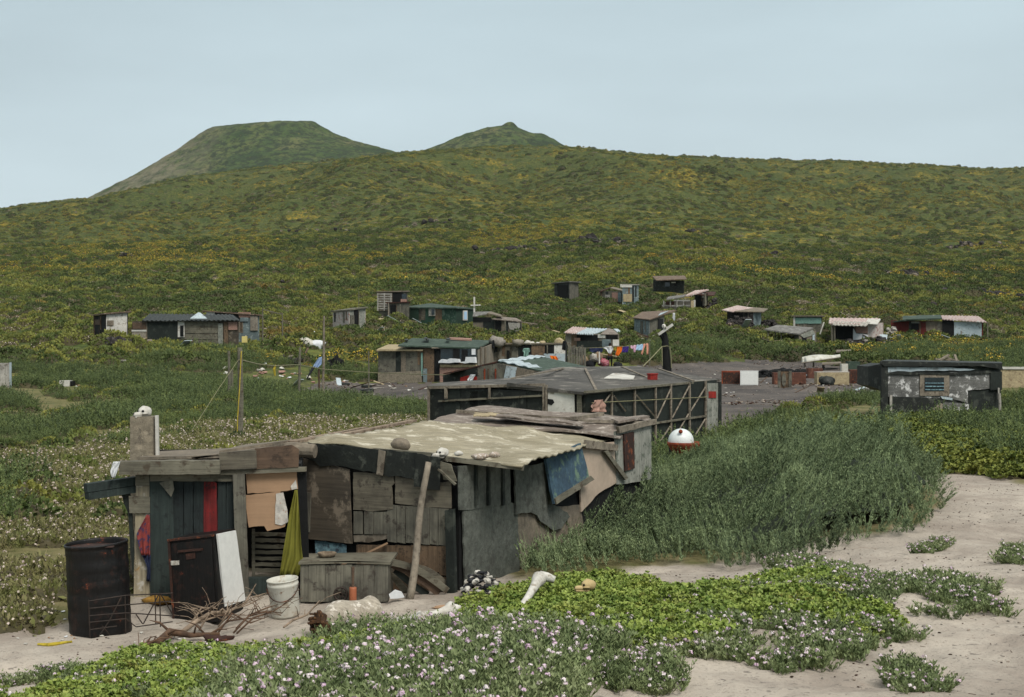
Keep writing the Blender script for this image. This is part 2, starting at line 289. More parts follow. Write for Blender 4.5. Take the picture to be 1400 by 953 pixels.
SPEC = {
 'wood_grey': dict(c1=(128,124,108), c2=(92,89,77), c3=(69,61,50), grain='h', sc=2.5),
 'wood_grey_v': dict(c1=(125,122,108), c2=(83,81,73), c3=(61,56,50), grain='v', sc=2.5),
 'wood_brown': dict(c1=(108,88,71), c2=(78,64,54), c3=(60,49,40), grain='h', sc=3),
 'wood_brown_v': dict(c1=(131,108,85), c2=(88,74,59), c3=(58,49,40), grain='v', sc=3),
 'wood_pale': dict(c1=(150,140,124), c2=(112,104,92), c3=(80,72,62), grain='n', sc=3),
 'ply_dark': dict(c1=(92,83,70), c2=(69,64,56), c3=(117,107,93), grain='h', sc=1.8, bump=.15),
 'ply_grey': dict(c1=(117,111,96), c2=(83,78,68), c3=(64,59,52), grain='h', sc=3.2, bump=.25),
 'plank_teal': dict(c1=(40,50,48), c2=(53,63,60), c3=(31,36,35), grain='v', sc=3, spot=((98,102,95), .30, 1.5, 'g')),
 'plank_teal_deep': dict(c1=(33,41,42), c2=(44,52,50), c3=(24,28,29), grain='v', sc=3),
 'red_paint': dict(c1=(128,34,34), c2=(92,30,30), c3=(48,30,30), grain='v', sc=4, spot=((40,42,42), .40, 1.2, 'g')),
 'tar_black': dict(c1=(38,42,37), c2=(25,28,26), c3=(67,70,63), grain='n', sc=2.0, rough=.6),
 'tar_green': dict(c1=(40,47,42), c2=(27,33,30), c3=(54,58,52), grain='n', sc=1.2, rough=.75),
 'void': dict(c1=(16,18,18), c2=(11,12,12), grain='n', sc=2),  # near-black: paints the shade inside doorways and openings; also plain black things
 'tar_stone': dict(c1=(102,105,98), c2=(78,83,76), c3=(63,65,60), grain='n', sc=2.2, bump=.9, spot=((195,192,174), .29, 26)),
 'tar_brown': dict(c1=(139,127,110), c2=(108,101,89), c3=(89,83,74), grain='n', sc=2.0, bump=.5),
 'roof_yellow': dict(c1=(170,162,140), c2=(138,130,106), c3=(182,176,158), grain='x', sc=1.3, spot=((204,200,186), .36, 34), bump=.5),
 'roof_mauve': dict(c1=(140,128,116), c2=(104,94,86), c3=(164,156,146), grain='x', sc=2.6, spot=((196,190,180), .36, 9)),
 'roof_tar': dict(c1=(96,93,87), c2=(62,60,57), c3=(122,118,110), grain='n', sc=.5, spot=((166,162,152), .35, 5)),
 'roof_brown': dict(c1=(124,104,86), c2=(92,78,68), c3=(138,124,108), grain='x', sc=2.0),
 'roof_green': dict(c1=(66,84,70), c2=(54,68,60), c3=(86,100,88), grain='n', sc=1.2),
 'roof_grey': dict(c1=(128,126,120), c2=(92,90,86), c3=(150,150,146), grain='n', sc=1.4),
 'galv': dict(c1=(178,190,194), c2=(146,160,166), c3=(120,124,124), grain='n', sc=1.6, rough=.5, spec=.5),
 'galv_pink': dict(c1=(182,166,160), c2=(150,120,112), c3=(200,200,196), grain='n', sc=2.0, rough=.6),
 'rust': dict(c1=(70,44,34), c2=(40,30,27), c3=(110,60,36), grain='n', sc=4, rough=.8),
 'rust_black': dict(c1=(22,21,21), c2=(14,13,13), c3=(38,25,21), grain='v', sc=3.5, rough=.5, spot=((142,70,42), .34, 4)),
 'rust_orange': dict(c1=(146,66,36), c2=(110,48,34), c3=(178,92,46), grain='n', sc=2, rough=.8),
 'white_enamel': dict(c1=(222,222,218), c2=(212,214,210), grain='n', sc=1, rough=.35, bump=.02, spot=((124,84,58), .24, 5)),
 'white_dirty': dict(c1=(206,204,196), c2=(172,170,162), c3=(136,128,116), grain='n', sc=1.5, rough=.7),
 'white_peel': dict(c1=(190,186,176), c2=(150,146,138), c3=(104,98,90), grain='v', sc=2.4, spot=((66,62,58), .38, 9)),
 'white_mould': dict(c1=(168,168,158), c2=(120,124,114), c3=(84,90,80), grain='v', sc=3, spot=((72,76,68), .40, 14)),
 'pale_strip': dict(c1=(166,154,126), c2=(146,138,122), c3=(170,166,156), grain='v', sc=3, spot=((138,106,60), .36, 4)),
 'red_white_peel': dict(c1=(196,190,184), c2=(176,166,160), c3=(116,52,46), grain='v', sc=2.2, spot=((92,70,64), .38, 4)),
 'blue_peel': dict(c1=(70,96,112), c2=(56,76,92), c3=(92,114,98), grain='n', sc=2.4, spot=((110,128,124), .34, 9)),
 'green_peel': dict(c1=(52,82,66), c2=(42,68,56), c3=(88,104,92), grain='n', sc=1.1, spot=((110,118,106), .36, 3)),
 'green_paint': dict(c1=(42,66,52), c2=(34,54,44), grain='h', sc=1),
 'red_wall': dict(c1=(112,44,38), c2=(84,38,34), c3=(60,42,38), grain='v', sc=1.2),
 'blue_grey': dict(c1=(124,140,142), c2=(97,110,113), c3=(142,151,149), grain='h', sc=1.4),
 'silver_board': dict(c1=(120,120,116), c2=(74,74,72), c3=(188,188,186), grain='h', sc=1.6, spot=((208,208,206), .38, 3, 'g'), rough=.6),
 'mint': dict(c1=(132,170,156), c2=(116,148,138), grain='n', sc=2),
 'sky_paint': dict(c1=(140,178,186), c2=(92,120,132), c3=(56,66,76), grain='n', sc=7),
 'concrete': dict(c1=(151,140,121), c2=(117,111,96), c3=(92,85,75), grain='n', sc=5, bump=.7, spot=((204,192,167), .34, 14)),
 'plaster': dict(c1=(155,147,132), c2=(124,118,108), c3=(102,96,87), grain='n', sc=1.4),
 'plaster_beige': dict(c1=(178,160,142), c2=(156,142,126), grain='n', sc=3, bump=.08),
 'pink_panel': dict(c1=(176,138,122), c2=(152,122,110), grain='n', sc=2),
 'cream': dict(c1=(188,172,136), c2=(160,146,116), c3=(128,112,88), grain='n', sc=2),
 'cardboard': dict(c1=(160,130,102), c2=(140,114,90), grain='h', sc=2, bump=.06, spot=((128,92,64), .30, 5)),
 'paper_torn': dict(c1=(206,202,194), c2=(186,180,170), grain='n', sc=5, spot=((148,92,58), .42, 9)),
 'brown_box': dict(c1=(108,68,54), c2=(84,56,46), c3=(126,86,66), grain='h', sc=1.5),
 'olive_cloth': dict(c1=(118,116,44), c2=(96,96,36), grain='v', sc=2, bump=.1, rough=.95),
 'white_cloth': dict(c1=(216,218,218), c2=(188,192,196), grain='n', sc=4, rough=.95),
 'plaid': dict(c1=(150,66,60), c2=(124,58,54), c3=(44,48,74), spot=((40,46,78), .46, 13), grain='n', sc=6, rough=.95),
 'blue_cloth': dict(c1=(150,172,204), c2=(120,142,178), grain='n', sc=4, rough=.95),
 'denim': dict(c1=(44,54,84), c2=(34,40,66), grain='n', sc=4, rough=.95),
 'black_cloth': dict(c1=(26,28,32), c2=(18,20,22), grain='n', sc=4, rough=.95),
 'orange_cloth': dict(c1=(228,118,34), c2=(206,98,26), grain='n', sc=4, rough=.95),
 'purple_cloth': dict(c1=(66,46,128), c2=(50,36,102), grain='n', sc=4, rough=.95),
 'pink_cloth': dict(c1=(214,178,196), c2=(196,156,178), grain='n', sc=4, rough=.95),
 'skyblue_cloth': dict(c1=(170,200,226), c2=(150,184,212), grain='n', sc=4, rough=.95),
 'peach_cloth': dict(c1=(214,156,134), c2=(192,134,112), grain='n', sc=4, rough=.95),
 'yellow_cloth': dict(c1=(160,150,60), c2=(136,128,50), grain='n', sc=4, rough=.95),
 'tan_cloth': dict(c1=(136,116,92), c2=(110,94,76), grain='n', sc=4, rough=.95),
 'rose_cloth': dict(c1=(160,88,98), c2=(122,60,72), c3=(190,160,160), grain='n', sc=6, rough=.95),
 'skin': dict(c1=(130,86,64), c2=(118,76,56), grain='n', sc=4, bump=.02),
 'hair': dict(c1=(24,20,18), c2=(16,14,13), grain='n', sc=9),
 'bone': dict(c1=(200,198,190), c2=(168,164,154), c3=(138,130,116), grain='n', sc=7, rough=.8, bump=.5, spot=((112,104,92), .36, 22)),
 'bone_yellow': dict(c1=(190,170,124), c2=(160,138,96), grain='n', sc=9, rough=.7),
 'log_pale': dict(c1=(176,168,152), c2=(148,138,124), c3=(196,190,178), grain='x', sc=5, bump=.4),
 'log_core': dict(c1=(78,52,30), c2=(46,32,20), c3=(110,78,44), grain='n', sc=24, bump=1.),
 'drift': dict(c1=(161,142,122), c2=(121,106,89), c3=(79,67,54), grain='n', sc=8),
 'twig': dict(c1=(111,85,64), c2=(76,59,47), grain='n', sc=8),
 'lava': dict(c1=(49,45,44), c2=(33,31,31), c3=(92,87,80), grain='n', sc=3, bump=.8),
 'stone_pale': dict(c1=(160,154,144), c2=(124,118,110), grain='n', sc=4, bump=.5),
 'plastic_white': dict(c1=(200,200,190), c2=(178,174,162), c3=(160,150,134), grain='v', sc=5, rough=.5, bump=.05, spot=((120,88,62), .36, 8)),
 'plastic_yellow': dict(c1=(204,190,120), c2=(186,170,104), grain='n', sc=3, rough=.45, bump=.02),
 'buoy_white': dict(c1=(212,218,216), c2=(196,202,200), grain='n', sc=2, rough=.35, bump=.02),
 'red_thing': dict(c1=(164,44,34), c2=(132,36,30), grain='n', sc=5, rough=.6),
 'orange_plastic': dict(c1=(160,96,66), c2=(138,80,56), grain='n', sc=5, rough=.5, bump=.05),
 'yellow_rope': dict(c1=(196,176,60), c2=(172,152,44), grain='n', sc=5),
 'rope': dict(c1=(150,146,110), c2=(120,118,92), grain='n', sc=5),
 'wire': dict(c1=(58,46,38), c2=(40,34,30), grain='n', sc=9, rough=.7),
 'glass_dark': dict(c1=(44,56,62), c2=(34,44,50), grain='n', sc=2, rough=.15, bump=.01, spec=.6),
 'foam_yellow': dict(c1=(172,132,60), c2=(146,108,46), grain='n', sc=8),
 'shell': dict(c1=(176,162,146), c2=(150,134,120), c3=(206,200,192), grain='n', sc=14, rough=.5),
 'shell_dark': dict(c1=(40,42,46), c2=(28,30,33), grain='n', sc=14, rough=.5),
 'wicker': dict(c1=(150,134,112), c2=(104,90,74), grain='n', sc=20),
 'boat_white': dict(c1=(196,196,186), c2=(172,172,160), c3=(150,146,130), grain='n', sc=1.5, rough=.5),
}
def M(name):
    if name not in MATS: MATS[name] = weath(name, **SPEC[name])
    return MATS[name]

# ------------------------------------------------------------------ the air of the place
def haze_box():
    hz_ = G().box((0, 2550, 300), (15400, 6400, 640)); m = bpy.data.materials.new('haze'); m.use_nodes = True; N = m.node_tree.nodes; L = m.node_tree.links
    for n in list(N): N.remove(n)
    o = N.new('ShaderNodeOutputMaterial'); v = N.new('ShaderNodeVolumePrincipled'); v.inputs['Color'].default_value = (.80, .88, .93, 1); v.inputs['Density'].default_value = 0.000035; v.inputs['Anisotropy'].default_value = .2
    L.new(v.outputs[0], o.inputs['Volume']); ob = hz_.build('haze', m, None, 'thin pale sea haze over the whole slope', 'haze', None, 'stuff')
haze_box()
# ------------------------------------------------------------------ polygons of the ground cover, as regions of the place seen from above via their photo outline
def inpoly(px, py, poly):
    r = np.zeros(px.shape, bool); n = len(poly)
    for i in range(n):
        x1, y1 = poly[i]; x2, y2 = poly[(i+1) % n]
        if y1 == y2: continue
        c = ((y1 > py) != (y2 > py)) & (px < (x2-x1)*(py-y1)/(y2-y1)+x1); r ^= c
    return r
SAND = [(-900, 3000), (-900, 860), (0, 850), (90, 848), (180, 822), (205, 790), (640, 770), (700, 800), (800, 788), (905, 772), (1000, 764), (1120, 745), (1250, 720), (1285, 685), (1240, 640), (1400, 656), (2600, 650), (2600, 3000)]
GRAVEL = [(585, 556), (560, 546), (470, 546), (410, 534), (440, 524), (520, 524), (600, 524), (690, 528), (800, 508), (900, 497), (1000, 494), (1110, 494), (1190, 505), (1205, 533), (1150, 545), (1080, 560), (1020, 585), (985, 606), (800, 606), (700, 580)]
def proj(x, y, z):
    y = np.maximum(y, .5); return x/y*F+CX, HY-(z-HC)/y*F

# ------------------------------------------------------------------ ground
def s_ground():
    uin = np.linspace(-.44, .44, 361); g = 0.0025*np.cumprod(np.full(38, 1.095)); uo = .44+np.cumsum(g)
    U = np.concatenate([-uo[::-1], uin, uo]); U = np.clip(U, -1.4, 1.4) if False else U
    rows = [-600, -300, -150]+list(np.linspace(-80, 3, 24)); y = 3.0
    while y < 5200: y *= 1.0062 if y < 40 else (1.0075 if y < 1700 else 1.06); rows.append(y)
    R = np.array(rows); X = U[None, :]*np.maximum(R, 8)[:, None]; Yg = np.repeat(R[:, None], len(U), 1)
    # push the outer columns out so that the sheet reaches the horizon on both sides
    Z = hgt(X, Yg).reshape(X.shape); nr, nc = X.shape
    idx = np.arange(nr*nc).reshape(nr, nc)
    q = np.stack([idx[:-1, :-1], idx[:-1, 1:], idx[1:, 1:], idx[1:, :-1]], -1).reshape(-1, 4)
    def mk(name, vco, quads):
        me = bpy.data.meshes.new(name); me.vertices.add(len(vco)); me.vertices.foreach_set('co', vco.astype(np.float32).ravel())
        me.loops.add(len(quads)*4); me.loops.foreach_set('vertex_index', quads.astype(np.int32).ravel())
        me.polygons.add(len(quads)); me.polygons.foreach_set('loop_start', np.arange(0, len(quads)*4, 4, dtype=np.int32))
        me.polygons.foreach_set('use_smooth', np.ones(len(quads), bool)); me.update(calc_edges=True); me.validate(); return me
    V = np.stack([X.ravel(), Yg.ravel(), Z.ravel()], -1)
    me = mk('ground', V, q)
    px, py = proj(V[:, 0], V[:, 1], V[:, 2]); w = np.clip(V[:, 1], 5, 400)
    jx = (fbm(V[:, 0]*1.3, V[:, 1]*1.3, 40)-.5)*60; jy = (fbm(V[:, 0]*1.3, V[:, 1]*1.3, 50)-.5)*26*np.clip(20/w, .2, 1)
    sand = inpoly(px+jx, py+jy, SAND) | (V[:, 1] < 6)
    sand = sand & (V[:, 1] < 33)
    Zs = sand.astype(float).reshape(nr, nc)
    for _ in range(3): Zs[1:-1, 1:-1] = (Zs[1:-1, 1:-1]*2+Zs[:-2, 1:-1]+Zs[2:, 1:-1]+Zs[1:-1, :-2]+Zs[1:-1, 2:])/6
    at = me.attributes.new('sand', 'FLOAT', 'POINT'); at.data.foreach_set('value', Zs.astype(np.float32).ravel())
    o = bpy.data.objects.new('ground', me); COL.objects.link(o); settag(o, 'sandy and grassy ground rising into the long scrub covered slope', None, None, 'structure')
    me.materials.append(mat_ground())
    # dark gravel lot: its own thin sheet over the ground
    c = (X[:-1, :-1]+X[1:, 1:])/2; cy = (Yg[:-1, :-1]+Yg[1:, 1:])/2; cz = (Z[:-1, :-1]+Z[1:, 1:])/2
    gx, gy = proj(c.ravel(), cy.ravel(), cz.ravel()); jx = (fbm(c.ravel()*.6, cy.ravel()*.6, 60)-.5)*34; jy = (fbm(c.ravel()*.6, cy.ravel()*.6, 70)-.5)*9
    m = inpoly(gx+jx, gy+jy, GRAVEL) & (cy.ravel() > 30) & (cy.ravel() < 125)
    qq = q[m]; used, inv = np.unique(qq.ravel(), return_inverse=True); vv = V[used].copy(); vv[:, 2] += .02
    me2 = mk('gravel_lot', vv, inv.reshape(-1, 4)); o2 = bpy.data.objects.new('gravel_lot', me2); COL.objects.link(o2)
    settag(o2, 'dark grey volcanic gravel lot between the shacks', None, None, 'structure'); me2.materials.append(mat_gravel())
def ramp(N, L, src, stops):
    r = N.new('ShaderNodeValToRGB'); L.new(src, r.inputs[0]); r.color_ramp.elements[0].position = stops[0][0]; r.color_ramp.elements[0].color = (*s3(stops[0][1]), 1)
    r.color_ramp.elements[1].position = stops[-1][0]; r.color_ramp.elements[1].color = (*s3(stops[-1][1]), 1)
    for p, c in stops[1:-1]: e = r.color_ramp.elements.new(p); e.color = (*s3(c), 1)
    return r.outputs[0]
def nz(N, L, vec, scale, det=5, rg=.6, scl=None):
    if scl:
        k = N.new('ShaderNodeMapping'); k.inputs['Scale'].default_value = scl; L.new(vec, k.inputs[0]); vec = k.outputs[0]
    n = N.new('ShaderNodeTexNoise'); n.inputs['Scale'].default_value = scale; n.inputs['Detail'].default_value = det; n.inputs['Roughness'].default_value = rg
    L.new(vec, n.inputs['Vector']); return n.outputs['Fac']
def mx(N, L, fac, a, b_, typ='MIX'):
    x = N.new('ShaderNodeMix'); x.data_type = 'RGBA'; x.blend_type = typ
    if isinstance(fac, float): x.inputs[0].default_value = fac
    else: L.new(fac, x.inputs[0])
    for k, q in ((6, a), (7, b_)):
        if isinstance(q, tuple): x.inputs[k].default_value = (*s3(q), 1)
        else: L.new(q, x.inputs[k])
    return x.outputs[2]
def mrr(N, L, src, a, b_, c=0., d=1.):
    r = N.new('ShaderNodeMapRange'); r.inputs['From Min'].default_value = a; r.inputs['From Max'].default_value = b_; r.inputs['To Min'].default_value = c; r.inputs['To Max'].default_value = d
    L.new(src, r.inputs['Value']); return r.outputs[0]
def scrub_color(N, L, pos):
    a = nz(N, L, pos, .11, 6, .65); col = ramp(N, L, a, [(.28, (58, 70, 40)), (.42, (76, 88, 46)), (.52, (96, 100, 52)), (.60, (66, 78, 44)), (.72, (110, 92, 54))])
    b = nz(N, L, pos, .9, 6, .7); col = mx(N, L, mrr(N, L, b, .44, .60), col, (50, 60, 36))
    y = nz(N, L, pos, .035, 7, .78); y2 = nz(N, L, pos, .8, 4, .7)
    mm = N.new('ShaderNodeMath'); mm.operation = 'MULTIPLY'; L.new(mrr(N, L, y, .52, .62), mm.inputs[0]); L.new(mrr(N, L, y2, .47, .58), mm.inputs[1])
    col = mx(N, L, mm.outputs[0], col, (156, 132, 48))
    g = nz(N, L, pos, .33, 6, .75); col = mx(N, L, mrr(N, L, g, .60, .68, 0, .8), col, (112, 108, 92))
    return col
def mat_ground():
    m, N, L, b = nt('ground_soil'); geo = N.new('ShaderNodeNewGeometry'); pos = geo.outputs['Position']
    at = N.new('ShaderNodeAttribute'); at.attribute_name = 'sand'
    sc1 = nz(N, L, pos, .8, 6, .6); sand = mx(N, L, mrr(N, L, sc1, .35, .65), (178, 169, 156), (154, 146, 135))
    dm = nz(N, L, pos, .45, 7, .7); sand = mx(N, L, mrr(N, L, dm, .46, .58, 0, .7), sand, (132, 122, 112)); sp = nz(N, L, pos, 38, 3, .8); sand = mx(N, L, mrr(N, L, sp, .56, .66, 0, .65), sand, (108, 102, 96))
    sp4 = nz(N, L, pos, 15, 2, .6); sand = mx(N, L, mrr(N, L, sp4, .64, .68, 0, .7), sand, (100, 94, 88)); sp2 = nz(N, L, pos, 9, 6, .8); sand = mx(N, L, mrr(N, L, sp2, .60, .72, 0, .5), sand, (138, 126, 114))
    sp3 = nz(N, L, pos, 3.2, 7, .8); sand = mx(N, L, mrr(N, L, sp3, .63, .70, 0, .6), sand, (120, 98, 78))
    veg = scrub_color(N, L, pos)
    # bare brownish meadow soil near the village
    sep = N.new('ShaderNodeSeparateXYZ'); L.new(pos, sep.inputs[0])
    md = nz(N, L, pos, 1.2, 6, .7); mead = mx(N, L, mrr(N, L, md, .35, .62), (124, 114, 84), (84, 86, 52))
    soil = mx(N, L, mrr(N, L, sep.outputs['Y'], 50, 90), mead, veg)
    col = mx(N, L, at.outputs['Fac'], soil, sand); L.new(col, b.inputs['Base Color'])
    b.inputs['Roughness'].default_value = .95; b.inputs['Specular IOR Level'].default_value = .1
    bp = N.new('ShaderNodeBump'); bp.inputs['Strength'].default_value = .9; bp.inputs['Distance'].default_value = .03; n1 = nz(N, L, pos, 9, 8, .7); L.new(n1, bp.inputs['Height'])
    bp2 = N.new('ShaderNodeBump'); bp2.inputs['Strength'].default_value = 1.0; L.new(mrr(N, L, sep.outputs['Y'], 60, 900, .0, 1.6), bp2.inputs['Distance']); n2 = nz(N, L, pos, .45, 8, .75); L.new(n2, bp2.inputs['Height'])
    L.new(bp.outputs[0], bp2.inputs['Normal']); L.new(bp2.outputs[0], b.inputs['Normal']); return m
def mat_gravel():
    m, N, L, b = nt('gravel'); geo = N.new('ShaderNodeNewGeometry'); pos = geo.outputs['Position']
    a = nz(N, L, pos, .35, 6, .7); col = mx(N, L, mrr(N, L, a, .35, .65), (98, 92, 87), (66, 64, 63))
    s = nz(N, L, pos, 6, 4, .8); col = mx(N, L, mrr(N, L, s, .60, .70, 0, .8), col, (168, 158, 144)); s2 = nz(N, L, pos, 2.4, 6, .8); col = mx(N, L, mrr(N, L, s2, .62, .68, 0, .7), col, (132, 112, 90))
    L.new(col, b.inputs['Base Color']); b.inputs['Roughness'].default_value = .95; b.inputs['Specular IOR Level'].default_value = .1
    bp = N.new('ShaderNodeBump'); bp.inputs['Distance'].default_value = .03; bp.inputs['Strength'].default_value = .8; L.new(nz(N, L, pos, 7, 8, .8), bp.inputs['Height']); L.new(bp.outputs[0], b.inputs['Normal']); return m
s_ground()

# ------------------------------------------------------------------ the two volcanic cones behind the ridge
def cone(name, Y0, px0, prof_l, prof_r, crater, label, seed):
    """profiles: (distance px from the centre, row) sampled on the left and right; the cone is a full body of revolution blended between them"""
    k = Y0/F; cx = (px0-CX)*k
    lx = np.array([p[0] for p in prof_l])*k; lz = HC+(HY-np.array([p[1] for p in prof_l]))*k
    rx = np.array([p[0] for p in prof_r])*k; rz = HC+(HY-np.array([p[1] for p in prof_r]))*k
    n = 260; R = max(lx[-1], rx[-1])*1.05; xs = np.linspace(-R, R, n); X, Yg = np.meshgrid(xs, xs); r = np.hypot(X, Yg); c = np.where(r > 0, X/np.maximum(r, 1e-6), 0)
    t = sst(c, -.7, .7); Z = np.interp(r, lx, lz)*(1-t)+np.interp(r, rx, rz)*t
    Z -= crater[1]*np.clip(1-(np.hypot(X, Yg-crater[2])/crater[0])**2, 0, 1)
    g = np.clip(r/R, 0, 1); ang = np.arctan2(Yg, X)
    Z += (fbm(X/28, Yg/28, seed, 5)-.5)*4.5+(fbm(X/9, Yg/9, seed+5, 3)-.5)*3.4-np.abs(np.sin(ang*11+4*fbm(X/90, Yg/90, seed+3)))*3*g*(g > .25)
    Z = np.where(Yg < 0, HC+(Z-HC)*(Y0+Yg)/Y0, Z)
    V = np.stack([(X+cx).ravel(), (Yg+Y0).ravel(), Z.ravel()], -1); idx = np.arange(n*n).reshape(n, n)
    q = np.stack([idx[:-1, :-1], idx[:-1, 1:], idx[1:, 1:], idx[1:, :-1]], -1).reshape(-1, 4)
    me = bpy.data.meshes.new(name); me.from_pydata(V.tolist(), [], q.tolist()); me.polygons.foreach_set('use_smooth', [True]*len(q))
    o = bpy.data.objects.new(name, me); COL.objects.link(o); settag(o, label, None, None, 'structure'); me.materials.append(mat_cone())
def mat_cone():
    if 'cone' in MATS: return MATS['cone']
    m, N, L, b = nt('cone_slope'); geo = N.new('ShaderNodeNewGeometry'); pos = geo.outputs['Position']
    a = nz(N, L, pos, .012, 6, .65); col = ramp(N, L, a, [(.40, (52, 68, 42)), (.50, (70, 86, 48)), (.60, (92, 98, 60)), (.70, (112, 106, 80))])
    c = nz(N, L, pos, .09, 7, .75); col = mx(N, L, mrr(N, L, c, .46, .54), col, (46, 56, 38)); y = nz(N, L, pos, .16, 5, .8); col = mx(N, L, mrr(N, L, y, .62, .68, 0, .7), col, (138, 122, 56))
    sx = N.new('ShaderNodeSeparateXYZ'); L.new(pos, sx.inputs[0]); fl = N.new('ShaderNodeMath'); fl.operation = 'MULTIPLY'; L.new(mrr(N, L, sx.outputs['X'], -470, -580), fl.inputs[0]); L.new(mrr(N, L, nz(N, L, pos, .03, 6, .75), .40, .58, 0, .9), fl.inputs[1]); col = mx(N, L, fl.outputs[0], col, (118, 112, 92))
    L.new(col, b.inputs['Base Color']); b.inputs['Roughness'].default_value = .95; b.inputs['Specular IOR Level'].default_value = .05
    bp = N.new('ShaderNodeBump'); bp.inputs['Distance'].default_value = 4; L.new(nz(N, L, pos, .12, 8, .75), bp.inputs['Height']); L.new(bp.outputs[0], b.inputs['Normal']); MATS['cone'] = m; return m
cone('hill_cone', 2500, 365, [(0, 166), (14, 166.5), (45, 170), (75, 174.5), (90, 183), (122, 206), (165, 232), (205, 254), (238, 272), (275, 290), (330, 330), (420, 380)],
     [(0, 166), (60, 165.5), (67, 167), (82, 176), (100, 186), (125, 194), (150, 200), (184, 210), (230, 226), (300, 262), (420, 340)], (60, 5, 30),
     'flat topped cinder cone behind the ridge', 80)
cone('hill_cone', 2350, 697, [(0, 166), (6, 168), (12, 172), (38, 176), (60, 183), (92, 196), (125, 208), (170, 225), (300, 290)],
     [(0, 166), (6, 168), (11, 174), (20, 178), (30, 181), (48, 184), (60, 190), (75, 200), (110, 212), (300, 290)], (30, 0, 20),
     'smaller cinder cone with a knobby summit behind the ridge', 95)
# ================================================================== the near shack
def ground_pt(px, Y, dz=0.0): v = gpx(px, Y); v.z += dz; return v
WF = Wall((415, 15.85), (628, 15.0)); WR = Wall((628, 15.0), (885, 20.2)); WL = Wall((190, 14.8), (410, 14.95))
sh = thing('shack', 'low shack of patched plywood and tar paper under a yellowish corrugated roof', 'shack', ground_pt(520, 16))
def part(name, pl, pts, mat, off=0.0, th=.02, r=.7, par=None, label=None):
    return G().slab(pl, pts, off, th, r).build(name, mat, par or sh, label=label)
# dark body behind the patches
g = G(); c = [gpx(415, 15.85), gpx(628, 15.0), WR.p(885, 700), None]; c[2].z = 0; c[2] = Vector((c[2].x, c[2].y, 0)); c[3] = c[2]+(c[0]-c[1]); zt = [1.62, 1.46, 1.40, 1.52]
def shell(g, cs, zts, zb, t=.04, skip=None):
    n = len(cs); ctr = sum((Vector((p.x, p.y, 0)) for p in cs), Vector())/n
    for i in range(n):
        if i == skip: continue
        a, b = cs[i], cs[(i+1) % n]; d = Vector((b.x-a.x, b.y-a.y, 0)).normalized(); nn = Vector((d.y, -d.x, 0))
        if nn.dot(ctr-Vector((a.x, a.y, 0))) < 0: nn = -nn
        g.prism([Vector((a.x, a.y, zb)), Vector((b.x, b.y, zb)), Vector((b.x, b.y, zts[(i+1) % n])), Vector((a.x, a.y, zts[i]))], nn*t)
shell(g, c, zt, -.3); g.build('wall', 'void', sh)
FOOT.append([(p.x, p.y) for p in c])
part('plywood_sheet', WF, [(420, 626), (483, 641), (487, 742), (424, 735)], 'ply_dark', .07, .018, .4)
part('pull_strip', WF, [(425, 672), (432, 673), (430, 726), (424, 725)], 'wood_grey_v', .09, .02, 0)
part('tar_flap', WF, [(428, 604), (520, 613), (577, 618), (577, 655), (556, 650), (538, 651), (520, 645), (496, 641), (470, 636), (445, 637), (438, 630), (430, 628)], 'tar_black', .10, .008, 1.2)
part('batten', WF, [(526, 614), (535, 616), (531, 649), (523, 647)], 'wood_pale', .115, .014, 0)
part('tar_flap', WF, [(576, 619), (610, 624), (609, 669), (574, 664)], 'tar_black', .12, .008, 1)
part('plywood_sheet', WF, [(488, 645), (542, 647), (544, 660), (540, 664), (542, 695), (516, 698), (488, 696)], 'ply_grey', .06, .018, .7)
part('plywood_sheet', WF, [(545, 650), (575, 656), (608, 659), (621, 657), (621, 694), (590, 693), (545, 687)], 'ply_grey', .055, .018, .7)
g = G()
for i, x in enumerate((488, 503, 516)): g.rect(WF, x, 698+i*.3, x+(12, 12, 18)[i], 729, .05+.004*(i % 2), .02, .5)
g.build('board_row', 'wood_grey_v', sh)
g = G(); xs = [534, 547, 559, 577, 592, 604, 618]
for i in range(6): g.slab(WF, [(xs[i]+.3, 689+i), (xs[i+1]-.3, 690+i), (xs[i+1]-.3, 741+.9*i), (xs[i]+.3, 739+.9*i)], .052+.005*(i % 2), .02, .6)
g.build('board_row', 'wood_grey_v', sh)
part('bare_strip', WF, [(487, 731), (534, 728), (535, 735), (508, 741), (488, 740)], 'wood_pale', .045, .015, .8)
g = G(); xs = [491, 520, 544, 566, 589]
for i in range(4): g.slab(WF, [(xs[i]+.3, 744), (xs[i+1]-.3, 745), (xs[i+1]-.3, 815), (xs[i]+.3, 815)], .04+.004*(i % 2), .02, .6)
g.build('board_row', 'wood_brown_v', sh)
g = G(); g.slab(WF, [(589, 745), (617, 746), (617, 786), (606, 785), (604, 781), (592, 782), (589, 790)], .046, .02, .5); g.slab(WF, [(589, 789), (617, 788), (616, 806), (589, 808)], .043, .02, .5)
g.build('board_row', 'wood_brown_v', sh)
part('cloth_patch', WF, [(434, 738), (477, 744), (477, 758), (455, 762), (436, 761)], 'sky_paint', .05, .008, 1)
part('corner_post', WF, [(617, 696), (628, 694), (631, 812), (620, 812)], 'tar_green', .09, .06, 0)
part('post', WF, [(415, 640), (424, 640), (424, 812), (414, 812)], 'void', .03, .05, 0)  # near-black slab painted as the shade of the gap at this corner
g = G(); g.beam(WF.p(536, 741, .10), WF.p(477, 771, .22), .02, .02); g.build('stick', 'cardboard', sh)
part('splintered_board', WF, [(606, 630), (622, 634), (630, 657), (612, 655)], 'wood_grey', .075, .018, .9); G().beam(WF.p(607, 640, .12), WF.p(630, 661, .12), .035, .02).build('lath', 'wood_grey', sh)
for k in range(3): part('splintered_board', WF, [(612, 702+k*3), (620, 706), (625, 755-k*5), (620, 757-k*4)], 'wood_grey', .085+.012*k, .01, .8)
